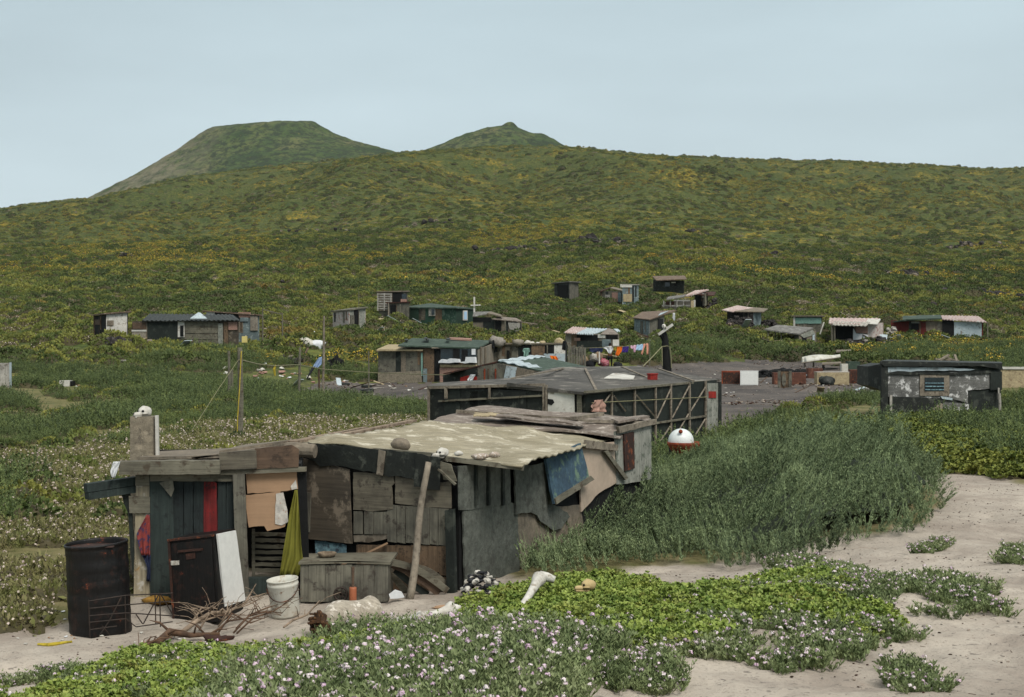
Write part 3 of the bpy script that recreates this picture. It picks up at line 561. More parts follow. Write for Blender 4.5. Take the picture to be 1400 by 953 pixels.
# right side
part('board_row', WR, [(622, 637), (636, 636), (692, 630), (693, 688), (636, 697), (623, 697)], 'tar_stone', .03, .02, .5)
for x in (642, 659, 679): part('batten', WR, [(x, 634), (x+2.5, 634), (x+3, 690), (x+.5, 691)], 'tar_green', .05, .03, .4)
part('tar_sheet', WR, [(629, 698), (696, 687), (703, 690), (707, 790), (680, 800), (632, 816)], 'tar_stone', .02, .02, .8)
part('tar_sheet', WR, [(697, 640), (742, 630), (749, 689), (768, 700), (772, 706), (760, 722), (749, 725), (739, 717), (731, 712), (727, 704), (718, 700), (712, 701), (698, 703)], 'tar_stone', .05, .022, 1.2)
part('lower_sheet', WR, [(702, 698), (790, 690), (800, 745), (758, 770), (712, 796)], 'tar_brown', .01, .02, .8)
part('beige_panel', WR, [(786, 606), (835, 604), (838, 660), (814, 674), (790, 700)], 'plaster_beige', .03, .02, .5)
bp_ = Face3(WR.p(744, 629, .09), WR.p(792, 606, .07), WR.p(755, 689, .16))
b = part('blue_panel', bp_, [(743, 628), (791, 606), (804, 657), (755, 689)], 'blue_peel', 0, .03, .5, label='peeling blue painted board propped against the side')
part('board_edge', bp_, [(754, 682), (803, 651), (808, 656), (756, 690)], 'wood_grey', .03, .02, .5, par=b)
part('header_board', WR, [(790, 601), (835, 608), (834, 616), (790, 612)], 'wood_pale', .08, .03, .4)
part('brace', WR, [(816, 617), (820, 615), (849, 653), (845, 656)], 'wood_grey', .08, .03, .3)
part('white_panel', WR, [(837, 598), (886, 586), (886, 655), (845, 662), (838, 662)], 'white_mould', .03, .02, .5)
part('side_door', WR, [(846, 593), (860, 590), (861, 640), (848, 644)], 'rust', .055, .02, .3)
part('eave_board', WR, [(836, 583), (888, 573), (887, 580), (838, 592)], 'wood_pale', .06, .04, 1); part('white_panel', WR, [(837, 590), (887, 578), (887, 590), (837, 600)], 'white_mould', .02, .02, .3)
# roofs
g = G(); g.corr([P(397, 603, 15.85), P(714, 636, 14.85), P(836, 597, 19.4), P(597, 574, 18.8)], n=15, amp=.009, along=0, seg=24, sag=.0, th=.02)
for i, v in enumerate(g.v):   # the far right eave curls down and the sheets are not quite flat
    u = (v.x+2.5)/3.9; v.z += .030*math.sin(3.1*v.x+.6)*math.sin(1.7*v.y)+.012*math.sin(9*v.x+2*v.y)
rf = g.build('roof', 'roof_yellow', sh, smooth=True)
g = G(); g.beam(P(395, 607, 15.95), P(610, 625, 15.15), .05, .07); g.beam(P(610, 627, 15.1), P(716, 640, 14.9), .04, .05); g.build('eave_beam', 'wood_grey', sh)
g = G(); g.beam(P(396, 606, 15.8), P(500, 586, 18.9), .07, .05); g.beam(P(403, 605, 15.7), P(470, 593, 17.3), .05, .04); g.beam(P(440, 600, 16.7), P(566, 575, 18.9), .09, .03); g.build('edge_pole', 'drift', rf)
g = G(); g.tube([P(392, 613, 15.6), P(405, 615, 15.55), P(431, 617, 15.5)], [.07, .085, .075], 12); g.build('rolled_mat', 'tar_brown', rf)
def sheet(name, pts, mat, par, th=.02, bend=.02, lab=None):
    g = G(); a, b_, c_, d = [P(*q) for q in pts]; n = 10; vs = []
    for lay in (0, 1):
        for j in range(n+1):
            for i in range(n*2+1):
                u, v = i/(2*n), j/n; p = (a*(1-u)+b_*u)*(1-v)+(d*(1-u)+c_*u)*v
                rj = (i in (0, 2*n) or j in (0, n)); p = p+Vector((random.Random(i*91+j*7+len(pts)).uniform(-1, 1)*.02*rj, random.Random(i*17+j*31).uniform(-1, 1)*.03*rj, bend*math.sin(2*p.x+p.y*3)+bend*.5*math.sin(11*u+7*v)-th*lay)); vs.append(p)
    W = 2*n+1; N_ = W*(n+1); fs = []
    for j in range(n):
        for i in range(2*n): q = (j*W+i, j*W+i+1, (j+1)*W+i+1, (j+1)*W+i); fs += [q, tuple(N_+k for k in reversed(q))]
    rim = [i for i in range(W)]+[j*W+W-1 for j in range(1, n+1)]+[n*W+i for i in range(W-2, -1, -1)]+[j*W for j in range(n-1, 0, -1)]
    for k in range(len(rim)): p, q = rim[k], rim[(k+1) % len(rim)]; fs.append((p, N_+p, N_+q, q))
    g.add(vs, fs); return g.build(name, mat, par, label=lab)
rb = sheet('back_roof', [(584, 578, 18.9), (850, 596, 18.9), (862, 576, 20.6), (622, 564, 20.8)], 'roof_mauve', sh, .03, .022)
sheet('roof_sheet', [(678, 573, 19.2), (796, 585, 19.0), (800, 577, 19.9), (690, 568, 20.2)], 'roof_mauve', rb, .015, .02).location = (0, 0, .03)
sheet('roof_sheet', [(648, 573, 19.3), (680, 573, 19.3), (681, 569, 19.8), (650, 569, 19.8)], 'cream', rb, .012, .01).location = (0, 0, .04)
rt = sheet('back_roof', [(624, 563, 20.6), (884, 580, 20.0), (888, 571, 21.6), (664, 553, 22.6)], 'roof_mauve', sh, .03, .02)
g = G(); g.beam(P(624, 562, 20.5), P(786, 573, 20.2), .05, .04); g.beam(P(784, 572, 20.1), P(822, 566, 20.9), .10, .05); g.beam(P(790, 575, 20.1), P(884, 578, 20.0), .05, .04); g.build('roof_batten', 'wood_pale', rt)
g = G(); g.prism([P(845, 579, 19.5), P(888, 571.5, 20.4), P(880, 570, 21.4), P(835, 575, 20.6)], Vector((0, 0, .03))); g.build('roof_edge', 'roof_mauve', rt)

# left annexe with the doorway
an = thing('doorway_lean_to', 'lean-to of blackish green boards with a red stripe under a heavy lintel beam', 'lean-to', ground_pt(300, 15.3))
cs = [gpx(186, 14.85), gpx(412, 14.98), gpx(418, 16.9), gpx(210, 16.9)]
g = G(); shell(g, cs, [1.5]*4, -.2, skip=0); g.build('wall', 'void', an); FOOT.append([(p.x, p.y) for p in cs])
def pa(name, pts, mat, off=0.0, th=.02, r=.6, lab=None, par=None): return G().slab(WL, pts, off, th, r).build(name, mat, par or an, label=lab)
pa('lintel_beam', [(169, 628), (304, 627), (304, 645), (169, 646)], 'wood_grey', .10, .16, .5)
pa('lintel_board', [(302, 617), (352, 614), (353, 638), (303, 641)], 'ply_grey', .12, .05, .5)
pa('lintel_board', [(350, 612), (400, 607), (410, 613), (409, 637), (352, 640)], 'wood_brown', .10, .04, .5)
pa('lintel_board', [(300, 641), (420, 637), (420, 643), (300, 648)], 'wood_grey', .08, .05, .3)
pa('door_header', [(207, 646), (319, 647), (319, 657), (207, 657)], 'wood_grey', .06, .03, .4)
pa('wide_board', [(206, 647), (238, 650), (240, 815), (207, 818)], 'plank_teal', .05, .03, .4)
g = G(); xs = [238, 252, 265, 280, 298, 310, 321]
for i in range(6):
    if i == 3: continue
    g.slab(WL, [(xs[i]+.4, 657), (xs[i+1]-.4, 657), (xs[i+1]-.4, 818), (xs[i]+.4, 818)], .03+.006*(i % 2), .02, .5)
dr = g.build('door', 'plank_teal_deep', an)
pa('door_board', [(280, 658), (288, 656), (297, 660), (298, 727), (279, 729)], 'red_paint', .036, .02, .5, par=dr)
pa('door_board', [(279, 730), (298, 728), (298, 818), (279, 818)], 'plank_teal', .034, .02, .5, par=dr)
pa('diagonal_board', [(220, 659), (238, 655), (240, 668), (236, 678)], 'wood_grey_v', .085, .02, .5, par=dr)
pa('door_post', [(320, 647), (336, 646), (342, 812), (326, 814)], 'wood_grey_v', .08, .06, .4)
pa('whitewashed_post', [(187, 647), (207, 647), (208, 816), (184, 818)], 'pale_strip', .02, .04, .5)
pa('grey_patch', [(187, 648), (206, 648), (206, 663), (188, 663)], 'wood_grey', .065, .02, .4); pa('grey_patch', [(178, 677), (207, 678), (207, 700), (179, 700)], 'wood_grey', .07, .02, .5)
pa('black_strip', [(166, 673), (179, 672), (188, 780), (182, 782), (176, 700)], 'tar_green', .03, .03, .8)
g = G(); a = WL.p(184, 656, .05); g.beam(WL.p(186, 657, .0), WL.p(125, 663, .30), .10, .085); g.beam(WL.p(186, 668, .0), WL.p(127, 674, .30), .11, .07); g.build('projecting_beam', 'plank_teal', an, label='cut beam ends sticking out to the left')
# recessed doorway: slatted lower part
WD = Wall((340, 15.25), (410, 15.25)); g = G()
for k in range(8): g.slab(WD, [(345, 727+k*8.2), (402, 728+k*8.2), (402, 733+k*8.2), (345, 732+k*8.2)], .02+.006*(k % 3), .02, .6)
g.rect(WD, 346, 722, 350, 800, .05, .02); g.rect(WD, 396, 722, 401, 800, .05, .02)
g.build('slatted_door', 'wood_grey', an)
g = G(); g.rect(WD, 343, 786, 402, 830, .1, .12, .4); g.build('sill_box', 'plank_teal', an)
pa('cardboard_sheet', [(337, 645), (370, 646), (406, 643), (408, 668), (385, 671), (360, 673), (339, 674)], 'cardboard', .05, .008, .6, lab='cardboard nailed over the doorway')
cb = pa('cardboard_sheet', [(335, 676), (360, 674), (384, 671), (387, 700), (394, 712), (370, 717), (341, 720)], 'cardboard', .06, .008, .6)
pa('cardboard_flap', [(362, 718), (392, 713), (390, 719), (366, 725)], 'cardboard', .05, .02, .5, par=cb)
pa('torn_paper', [(378, 674), (388, 672), (392, 690), (395, 712), (386, 717), (377, 715)], 'paper_torn', .075, .004, 1.2, par=cb)
pa('torn_paper', [(398, 664), (405, 655), (407, 667), (399, 669)], 'paper_torn', .065, .004, .6, par=cb)
pa('gap_shade', [(405, 643), (419, 641), (424, 812), (406, 812)], 'void', .0, .05, .3)  # near-black slab standing in for the shaded gap beside the doorway
g = G()
for pts, h in (([(262, 628, 15.1), (352, 616, 15.1), (400, 607, 15.9), (300, 618, 16.4)], .02), ([(300, 620, 15.3), (372, 609, 15.5), (410, 603, 16.4), (330, 612, 16.6)], .03)):
    q = [P(*t) for t in pts]; g.prism(q, Vector((0, 0, h)))
g.prism([P(190, 629, 15.1), P(352, 625, 15.1), P(410, 612, 16.9), P(215, 620, 16.9)], Vector((0, 0, .03)))
g.build('roof', 'tar_brown', an)

# cloths on the front
def cloth(name, label, pl, outline, mat, off, fold=.03, nf=5, cat='cloth', group=None, vert=True):
    """a hanging cloth: rows between a left and a right edge, thrown into folds"""
    L_, R_ = outline; g = G(); n = len(L_); m = 18; vs = []
    for lay in (0, 1):
        for j in range(n):
            for i in range(m+1):
                u = i/m; x = L_[j][0]*(1-u)+R_[j][0]*u; y = L_[j][1]*(1-u)+R_[j][1]*u
                k = fold*(j/(n-1)*.8+.2)*math.sin(u*nf*math.pi*2+j*.25)+fold*.4*math.sin(u*nf*5+j)
                vs.append(pl.p(x, y, off+k-lay*.006))
    W = m+1; N_ = W*n; fs = []
    for j in range(n-1):
        for i in range(m): q = (j*W+i, j*W+i+1, (j+1)*W+i+1, (j+1)*W+i); fs += [q, tuple(N_+k for k in reversed(q))]
    rim = list(range(W))+[j*W+W-1 for j in range(1, n)]+[(n-1)*W+i for i in range(W-2, -1, -1)]+[j*W for j in range(n-2, 0, -1)]
    for k in range(len(rim)): p, q = rim[k], rim[(k+1) % len(rim)]; fs.append((p, N_+p, N_+q, q))
    g.add(vs, fs); return g.build(name, mat, None, label, cat, group, smooth=True)
def edges(ls, rs, n=12):
    def it(p):
        ys = np.linspace(0, 1, n); t = np.linspace(0, 1, len(p)); return [(float(np.interp(v, t, [q[0] for q in p])), float(np.interp(v, t, [q[1] for q in p]))) for v in ys]
    return it(ls), it(rs)
cloth('cloth', 'olive green cloth hanging in folds beside the slatted door', WL, edges([(404, 668), (397, 700), (390, 742), (383, 787)], [(408, 668), (410, 700), (413, 740), (416, 768), (408, 786)]), 'olive_cloth', .14, .03, 3)
cloth('cloth', 'red and navy checked rag hanging on the whitewashed post', WL, edges([(203, 702), (189, 728), (192, 742), (196, 757)], [(207, 702), (208, 720), (208, 742), (208, 758)]), 'plaid', .12, .015, 2)
cloth('cloth', 'tattered blue rag below the checked rag', WL, edges([(196, 757), (199, 762), (204, 775), (202, 792)], [(208, 757), (208, 768), (208, 780), (208, 794)]), 'denim', .10, .012, 2)
cloth('cloth', 'white plastic rag caught under the left beam end', WL, edges([(162, 628), (158, 640), (160, 650)], [(171, 628), (169, 636), (164, 650)]), 'white_cloth', .28, .02, 2)

# pillar with skull
pil = thing('pillar', 'square grey concrete pillar rising behind the lean-to, skull on top', 'pillar', ground_pt(198, 15.6))
z0 = gz(*ground_pt(198, 15.6).xy); g = G(); c0 = P(197, 600, 15.6); g.box((c0.x, c0.y, (z0-.1+P(0, 569, 15.6).z)/2), (.245, .24, P(0, 569, 15.6).z-z0+.1)); g.build('shaft', 'concrete', pil)
g = G(); g.beam(P(214.5, 568, 15.55), P(215.5, 626, 15.55), .03, .05); g.build('edge_strip', 'white_dirty', pil)
def skull(name, label, c, s, rz, mat='bone', parent=None, cat='skull'):
    g = G(); R = Matrix.Rotation(rz, 3, 'Z'); c = Vector(c)
    def q(x, y, z): return c+R@Vector((x*s, y*s, z*s))
    g.blob(q(0, .02, .10), (.10*s, .13*s, .10*s), .08, 3, rz=rz)
    g.blob(q(0, -.13, .05), (.055*s, .12*s, .05*s), .10, 5, rz=rz); g.blob(q(.075, -.03, .07), (.035*s, .07*s, .02*s), .05, 6, rz=rz); g.blob(q(-.075, -.03, .07), (.035*s, .07*s, .02*s), .05, 7, rz=rz)
    g.beam(q(.035, -.22, .01), q(.05, .02, -.0), .02*s, .03*s); g.beam(q(-.035, -.22, .01), q(-.05, .02, -.0), .02*s, .03*s)
    o = g.build(name, mat, None, label, cat, smooth=True)
    for nm, a, b, c2, r in (('eye_socket', .055, -.075, .11, .026), ('eye_socket', -.055, -.075, .11, .026), ('nostril', 0, -.235, .06, .02)): G().blob(q(a, b, c2), (r*s, r*.7*s, r*.92*s), 0, 1, 8, 6).build(nm, 'void', o)
    return o
skull('animal_skull', 'white animal skull perched on the concrete pillar', P(197, 570.5, 15.6), .62, math.radians(-35))
skull('animal_skull', 'small white skull on the front eave of the yellowish roof', P(604, 625.5, 15.12), .52, math.radians(-55))
# things on the roof edge
G().blob(P(548, 608, 15.55), (.115, .10, .07), .15, 4).build('stone', 'tar_brown', None, 'round grey stone on the front edge of the roof', 'stone', smooth=True)
g_sh = 'shells on the front edge of the roof'
for x, y, lab, k in ((627, 620, 'small pale shell nearest the skull on the roof edge', .035), (657, 624, 'flat white shell on the roof edge between two others', .07), (676, 622, 'round tan shell at the right end of the roof edge', .045)):
    G().blob(P(x, y, 15.05), (k*1.3, k, k*(.5 if k > .06 else .8)), .12, int(x)).build('shell', 'shell' if k > .04 else 'bone', None, lab, 'shell', g_sh, smooth=True)

# bench box
bx = thing('wooden_bench', 'broad box bench of grey planks against the shack front', 'bench', ground_pt(470, 14.75))
WB = Wall((410, 14.6), (533, 14.6)); g = G(); xs = [411, 423, 445, 461, 482, 497, 512, 531]
for i in range(7): g.slab(WB, [(xs[i]+.2, 772), (xs[i+1]-.2, 771), (xs[i+1]-.2, 822), (xs[i]+.2, 822)], .006*(i % 2), .03, .4)
g.build('front_board', 'wood_grey_v', bx)
a0 = WB.p(411, 772); a1 = WB.p(531, 771)
g = G(); g.prism([WB.p(409, 771, .05), WB.p(480, 769, .05), WB.p(534, 771, .05), Vector((a1.x+.05, a1.y+.6, a1.z+.01)), Vector((a0.x-.02, a0.y+.6, a0.z))], Vector((0, 0, .025))); g.build('seat', 'wood_grey', bx)
g = G(); g.prism([Vector((a0.x, a0.y+.03, 0)), Vector((a0.x, a0.y+.6, 0)), Vector((a0.x, a0.y+.6, a0.z)), Vector((a0.x, a0.y+.03, a0.z))], Vector((.02, 0, 0))); g.build('end_board', 'wood_grey_v', bx); g = G(); g.prism([Vector((a1.x-.02, a1.y, 0)), Vector((a1.x-.02, a1.y+.6, 0)), Vector((a1.x-.02, a1.y+.6, a1.z)), Vector((a1.x-.02, a1.y, a1.z))], Vector((.02, 0, 0)))
g.build('end_board', 'wood_grey_v', bx)
FOOT.append([(a0.x-.1, a0.y-.1), (a1.x+.1, a1.y-.1), (a1.x+.1, a1.y+.8), (a0.x-.1, a0.y+.8)])
c0 = WB.p(442, 768, -.28); c0.z = a0.z+.027
g = G(); g.lathe(c0, [(.0, .003), (.05, .003), (.085, .02), (.10, .055), (.092, .058), (.075, .025), (.0, .012)], 24); g.build('bowl', 'wicker', None, 'shallow woven bowl on top of the box bench', 'bowl', smooth=True)
# curved slats right of the bench
fr = thing('broken_slats', 'bundle of bent grey slats lying between the bench and the leaning pole', 'slats', ground_pt(575, 14.85))
for k, (x0, y0, x1, y1, b) in enumerate(((532, 768, 612, 808, -8), (536, 772, 600, 812, -5), (540, 779, 585, 813, 2), (556, 776, 616, 806, -10), (534, 781, 560, 812, 3))):
    g = G(); pts = [P(x0+(x1-x0)*t, y0+(y1-y0)*t+b*math.sin(math.pi*t), 14.82+.04*k) for t in np.linspace(0, 1, 10)]
    for i in range(9): g.beam(pts[i], pts[i+1], .012, .07)
    g.build('slat', ['wood_grey', 'wood_brown', 'tar_green', 'ply_grey', 'wood_grey'][k], fr)
# leaning pole
p0 = ground_pt(559, 14.62, -.05); g = G(); top = P(585, 632, 14.93); pts = [p0.lerp(top, t)+Vector((.012*math.sin(7*t), 0, 0)) for t in np.linspace(0, 1, 12)]
g.tube(pts, [.043-.011*t for t in np.linspace(0, 1, 12)], 10); g.build('wooden_pole', 'wood_pale', None, 'peeled driftwood pole leaning against the shack eave', 'pole', smooth=True)
# pulley wheel, bottle
wc = ground_pt(466, 14.5); g = G(); R_ = .075
g.lathe((wc.x, wc.y, wc.z+R_+.01), [(R_-.018, -.02), (R_, -.02), (R_-.008, 0), (R_, .02), (R_-.018, .02), (R_-.018, -.02)], 22, (math.radians(82), 0, 0)); w_ = g.build('pulley_wheel', 'wire', None, 'small rusty iron wheel leaning on the bench front', 'wheel', smooth=True)
g = G()
for k in range(3):
    a = k*math.pi/3+.3; dv = Vector((math.cos(a)*(R_-.01), 0, math.sin(a)*(R_-.01))); o_ = Vector((wc.x, wc.y, wc.z+R_+.01)); g.beam(o_-dv, o_+dv, .014, .012, (0, 1, 0))
g.build('spoke', 'wire', w_)
bc = ground_pt(482.5, 14.45, .0); g = G(); g.lathe(bc, [(0, 0), (.036, 0), (.038, .01), (.038, .14), (.036, .155), (.03, .158), (0, .158)], 20); o = g.build('clay_pot', 'orange_plastic', None, 'short orange brown clay cylinder standing at the bench front', 'pot', smooth=True)
g = G(); g.lathe(bc, [(.015, .15), (.013, .24), (.018, .36), (.0, .36)], 10, ); g.build('handle', 'wood_brown', o)
# bucket
bk = ground_pt(391, 13.95); tl = (math.radians(4), math.radians(-5), 0)
bt = thing('bucket', 'dirty white plastic bucket with a wire handle on the sand', 'bucket', bk)
g = G(); g.lathe(bk, [(0, .0), (.132, .0), (.137, .02), (.149, .30), (.153, .305), (.153, .325), (.149, .33), (.150, .355), (.155, .357), (.155, .368), (.146, .368), (.140, .30), (.12, .02), (0, .02)], 32, tl); g.build('body', 'plastic_white', bt, smooth=True)
g = G(); m_ = Euler(tl).to_matrix(); g.tube([bk+m_@Vector((.158*math.cos(a), .158*math.sin(a)-.0, .315-.14*math.sin(math.pi*t))) for t in np.linspace(0, 1, 16) for a in [math.pi+math.pi*t]], .005, 6); g.build('handle', 'rust', bt, smooth=True)
# barrel
bb = ground_pt(139, 13.6, -.03); br = thing('barrel', 'black rusty oil drum with a dented open rim standing in the sand', 'barrel', bb)
g = G(); prof = [(.28, 0), (.29, .005), (.29, .03)]
for z in np.linspace(.04, .86, 34): prof.append((.288+.008*max(0, 1-abs(z-.30)/.018)+.008*max(0, 1-abs(z-.58)/.018)+.003*math.sin(z*40), z))
prof += [(.296, .865), (.298, .885), (.288, .89), (.283, .87), (.281, .80)]
g.lathe(bb, prof, 48, (math.radians(1), math.radians(-3.5), 0))
for v in g.v:
    d = v-bb; a = math.atan2(d.y, d.x); k = .02*math.exp(-((a+.35)/.25)**2)*math.exp(-((d.z-.75)/.16)**2)+.006*math.sin(3*a+5*d.z); v.x -= k*math.cos(a); v.y -= k*math.sin(a)
g.build('body', 'rust_black', br, smooth=True)
g = G(); g.lathe(bb+Vector((-.045, 0, 0)), [(0, .84), (.28, .835)], 30); g.build('inner_fill', 'rust', br)
g = G(); g.prism([bb+Vector(q) for q in ((-.2, -.29, .862), (.18, -.255, .868), (.1, -.1, .862), (-.12, -.14, .87))], Vector((.01, .02, .012))); g.build('torn_lid', 'rust', br)
# fridge
fb = ground_pt(275, 14.25, -.02); fr_ = thing('refrigerator', 'rusted black refrigerator body with one clean white side panel', 'refrigerator', fb)
WX = Wall((231, 14.05), (296, 13.95)); g = G(); f0 = [WX.p(231, 738), WX.p(293, 731), WX.p(300, 850), WX.p(237, 855)]; g.prism(f0, Vector((.10, .52, -.01))); g.build('body', 'rust_black', fr_)
g = G(); g.slab(WX, [(235, 743), (290, 736), (296, 838), (239, 846)], .0, .014, .4); g.build('door', 'rust_black', fr_)
g = G(); g.slab(WX, [(230, 737), (293, 730), (293, 733), (231, 740)], .0, .03); g.slab(WX, [(230, 740), (233, 740), (240, 850), (237, 850)], .0, .02); g.build('trim', 'rust', fr_)
g = G(); g.slab(WX, [(234, 766.5), (246, 766), (246, 772), (234, 772.5)], .016, .004); g.build('badge', 'white_dirty', fr_)
g = G(); g.slab(WX, [(245, 752), (278, 749), (278, 752), (245, 755)], .014, .02); g.slab(WX, [(255, 757), (268, 755), (268, 763), (256, 765)], .014, .01); g.build('latch', 'rust', fr_)
WY = Wall((291, 13.97), (330, 14.5)); g = G(); g.slab(WY, [(291, 730), (316, 725), (329, 820), (301, 829)], .035, .02, .2); g.build('side_panel', 'white_enamel', fr_, label='clean white enamel side')
g = G(); g.slab(WY, [(294, 735), (316, 728), (330, 838), (301, 850)], .0, .03, .2); g.build('side_frame', 'rust_black', fr_)
for q in ((230, 14.0), (330, 14.5), (330, 15), (230, 15)): pass
FOOT.append([(gpx(p, y).x, gpx(p, y).y) for p, y in ((90, 13.2), (335, 13.3), (335, 15.2), (90, 15.2))])
# wire rack
rk = thing('wire_rack', 'bent rusty wire bed-spring frame standing before the drum and refrigerator', 'rack', ground_pt(180, 13.25))
WK = Wall((120, 13.15), (238, 13.55)); kk = []
def wire(pts, par, name='wire', r=.006):
    g = G(); g.tube([WK.p(x, y, o) for x, y, o in pts], r, 6); return g.build(name, 'wire', par)
for a in ([(121, 822, 0), (172, 814, 0), (236, 811, 0)], [(121, 832, 0), (172, 827, 0), (234, 822, 0)], [(122, 842, 0), (172, 838, 0), (236, 842, 0)], [(122, 851, 0), (172, 846, 0), (186, 857, 0), (236, 850, 0)], [(123, 861, 0), (160, 856, 0)],
          [(172, 868, 0), (192, 867, 0)], [(121, 820, 0), (123, 872, 0)], [(171, 815, 0), (172, 868, 0)], [(212, 813, 0), (213, 853, 0)], [(218, 811, .01), (219, 857, .01)], [(166, 816, 0), (150, 848, 0), (136, 869, 0)], [(218, 811, 0), (196, 853, 0)], [(219, 811, 0), (236, 840, 0)], [(186, 840, 0), (195, 853, 0)], [(140, 856, 0), (150, 868, 0)]):
    wire(a, rk)
# yellow foam + small colour scraps
g = G(); c0 = ground_pt(216, 14.6, .07); g.blob(c0+Vector((0, 0, -.03)), (.17, .09, .045), .15, 8); g.build('foam_block', 'foam_yellow', None, 'dirty yellow foam piece on the ground behind the wire rack', 'foam', smooth=True)
g = G(); g.tube([ground_pt(x, Y, .012) for x, Y in ((52, 12.95), (66, 12.9), (80, 13.0), (98, 12.97))], [.012, .02, .018, .012], 6); g.build('yellow_strap', 'yellow_rope', None, 'yellow strap lying on the sand left of the drum', 'strap')
# driftwood branches
def branch(name, label, pts, rads, mat, twigs, cat='branch', grp=None):
    g = G(); pp = [ground_pt(x, Y, dz) for x, Y, dz in pts]; g.tube(pp, rads, 7); rr = random.Random(len(label)+int(pts[0][0]))
    for _ in range(twigs):
        i = rr.randrange(len(pp)-1); p = pp[i].lerp(pp[i+1], rr.random()); a = rr.uniform(0, 6.3); L_ = rr.uniform(.1, .4); q = p+Vector((math.cos(a)*L_, math.sin(a)*L_*.6, rr.uniform(-.0, .16))); g.tube([p, p.lerp(q, .5)+Vector((0, 0, .03)), q], [rads[i]*.4, rads[i]*.3, .003], 5)
    return g.build(name, mat, None, label, cat, grp, smooth=True)
gb = 'driftwood branches beside the refrigerator'
branch('branch', 'long pale branch reaching up towards the white fridge panel', [(228, 13.0, .03), (250, 13.1, .06), (268, 13.3, .12), (288, 13.5, .18), (310, 13.7, .16), (335, 14, .18), (350, 14.3, .3)], [.02, .024, .022, .019, .016, .012, .005], 'drift', 9, grp=gb)
branch('branch', 'dark charred root end low on the sand', [(172, 12.4, .01), (196, 12.5, .03), (215, 12.6, .04), (232, 12.8, .08), (260, 12.95, .05), (300, 13.1, .05)], [.010, .022, .032, .036, .026, .015], 'twig', 10, grp=gb)
for k in range(10):
    rr = random.Random(k+50); x = 255+rr.uniform(0, 70); y0 = rr.uniform(13.0, 13.7); L_ = rr.uniform(40, 90)
    branch('branch', ('grey twig','brown twig')[(k+1)%2]+' in the tangled pile beside the refrigerator, number of forks small, '[:44]+('lying lowest at its left end','reaching highest towards the post','crossing the middle of the pile','poking towards the bucket','at the front edge of the pile','at the back against the white panel','pointing right at the top','bent over the long pale branch','half under the others','ending nearest the bucket')[k], [(x, y0, .03), (x+L_*.3, y0+.1, .1+.1*rr.random()), (x+L_*.65, y0+.25, .08+.1*rr.random()), (x+L_, y0+.5*rr.random(), .04+.25*rr.random())], [.009, .009, .007, .003], 'drift' if k % 2 else 'twig', 6, grp=gb)
branch('branch', 'thin bare stick lying between the bucket and the pale log', [(388, 13.1, .02), (400, 13.3, .06), (420, 13.6, .08), (437, 13.9, .14)], [.01, .012, .01, .005], 'drift', 3)
G().blob(ground_pt(300, 12.75, .02), (.13, .07, .04), .4, 12).build('dead_crab_shell', 'rust', None, 'reddish brown dried debris lump below the branches', 'debris', smooth=True)
# pale log with brown broken end
lg = thing('driftwood_log', 'thick pale log with a dark splintered hollow end lying on the sand', 'log', ground_pt(475, 12.7))
g = G(); pts = [ground_pt(441, 12.55, .10), ground_pt(455, 12.6, .13), ground_pt(470, 12.7, .13), ground_pt(495, 12.85, .12), ground_pt(513, 12.95, .11)]
g.tube([pts[0].lerp(pts[-1], t)+Vector((0, 0, .02*math.sin(6*t))) for t in np.linspace(0, 1, 16)], [.092+.044*math.sin(min(1, t*1.6)*math.pi*.6)-.04*max(0, t-.6) for t in np.linspace(0, 1, 16)], 20)
for i, v in enumerate(g.v): v += Vector((.008*math.sin(40*v.x), .006*math.sin(31*v.z+9*v.x), .012*math.sin(23*v.x+14*v.z)))
g.build('trunk', 'log_pale', lg, smooth=True)
g = G(); e0 = pts[0]+Vector((-.02, -.03, .0)); rr = random.Random(3)
g.blob(e0+Vector((.03, .0, 0)), (.08, .10, .095), .35, 21, 20, 12)
for _ in range(60):
    a = rr.uniform(0, 6.3); r_ = rr.uniform(.02, .095); c_ = e0+Vector((.03, .0+math.cos(a)*r_, math.sin(a)*r_)); g.beam(c_, c_+Vector((-.10*rr.random()-.03, -.03, rr.uniform(-.02, .02))), .02, .014)
g.build('splintered_end', 'log_core', lg)
# bones
def bone(label, a, b, r, cat='bone', mat='bone'):
    g = G(); a = Vector(a); b = Vector(b); g.tube([a.lerp(b, t) for t in np.linspace(0, 1, 14)], [r*(1.15-.5*math.sin(math.pi*t)+.2*(t > .85)) for t in np.linspace(0, 1, 14)], 14)
    g.blob(b+(b-a).normalized()*r*.2, (r*1.15, r*.9, r*.8), .25, 5); g.blob(a, (r*.95, r*.8, r*.7), .2, 8); return g.build('large_bone', mat, None, label, cat, smooth=True)
bone('big white bone leaning up out of the bright green mat', ground_pt(705, 11.0, .02), P(738, 790, 11.5), .045)
g = G(); g.tube([P(738, 788, 11.5), P(748, 789, 11.5), P(758, 793, 11.5)], [.046, .038, .03], 12); o_b = bpy.data.objects['large_bone']; g.build('bone_knuckle', 'bone', o_b, smooth=True)
bone('white bone lying flat left of the flower patch', ground_pt(575, 11.7, .07), ground_pt(618, 11.9, .10), .05)
bone('slender white bone half hidden by leaves', ground_pt(638, 10.6, .07), ground_pt(668, 10.9, .11), .032)
bone('broken bone stub at the log end', ground_pt(545, 11.9, .05), ground_pt(575, 11.8, .07), .032)
skull('animal_skull', 'yellowed skull half sunk in the bright green mat', ground_pt(803, 11.3, .11), .45, math.radians(-75), 'bone_yellow')
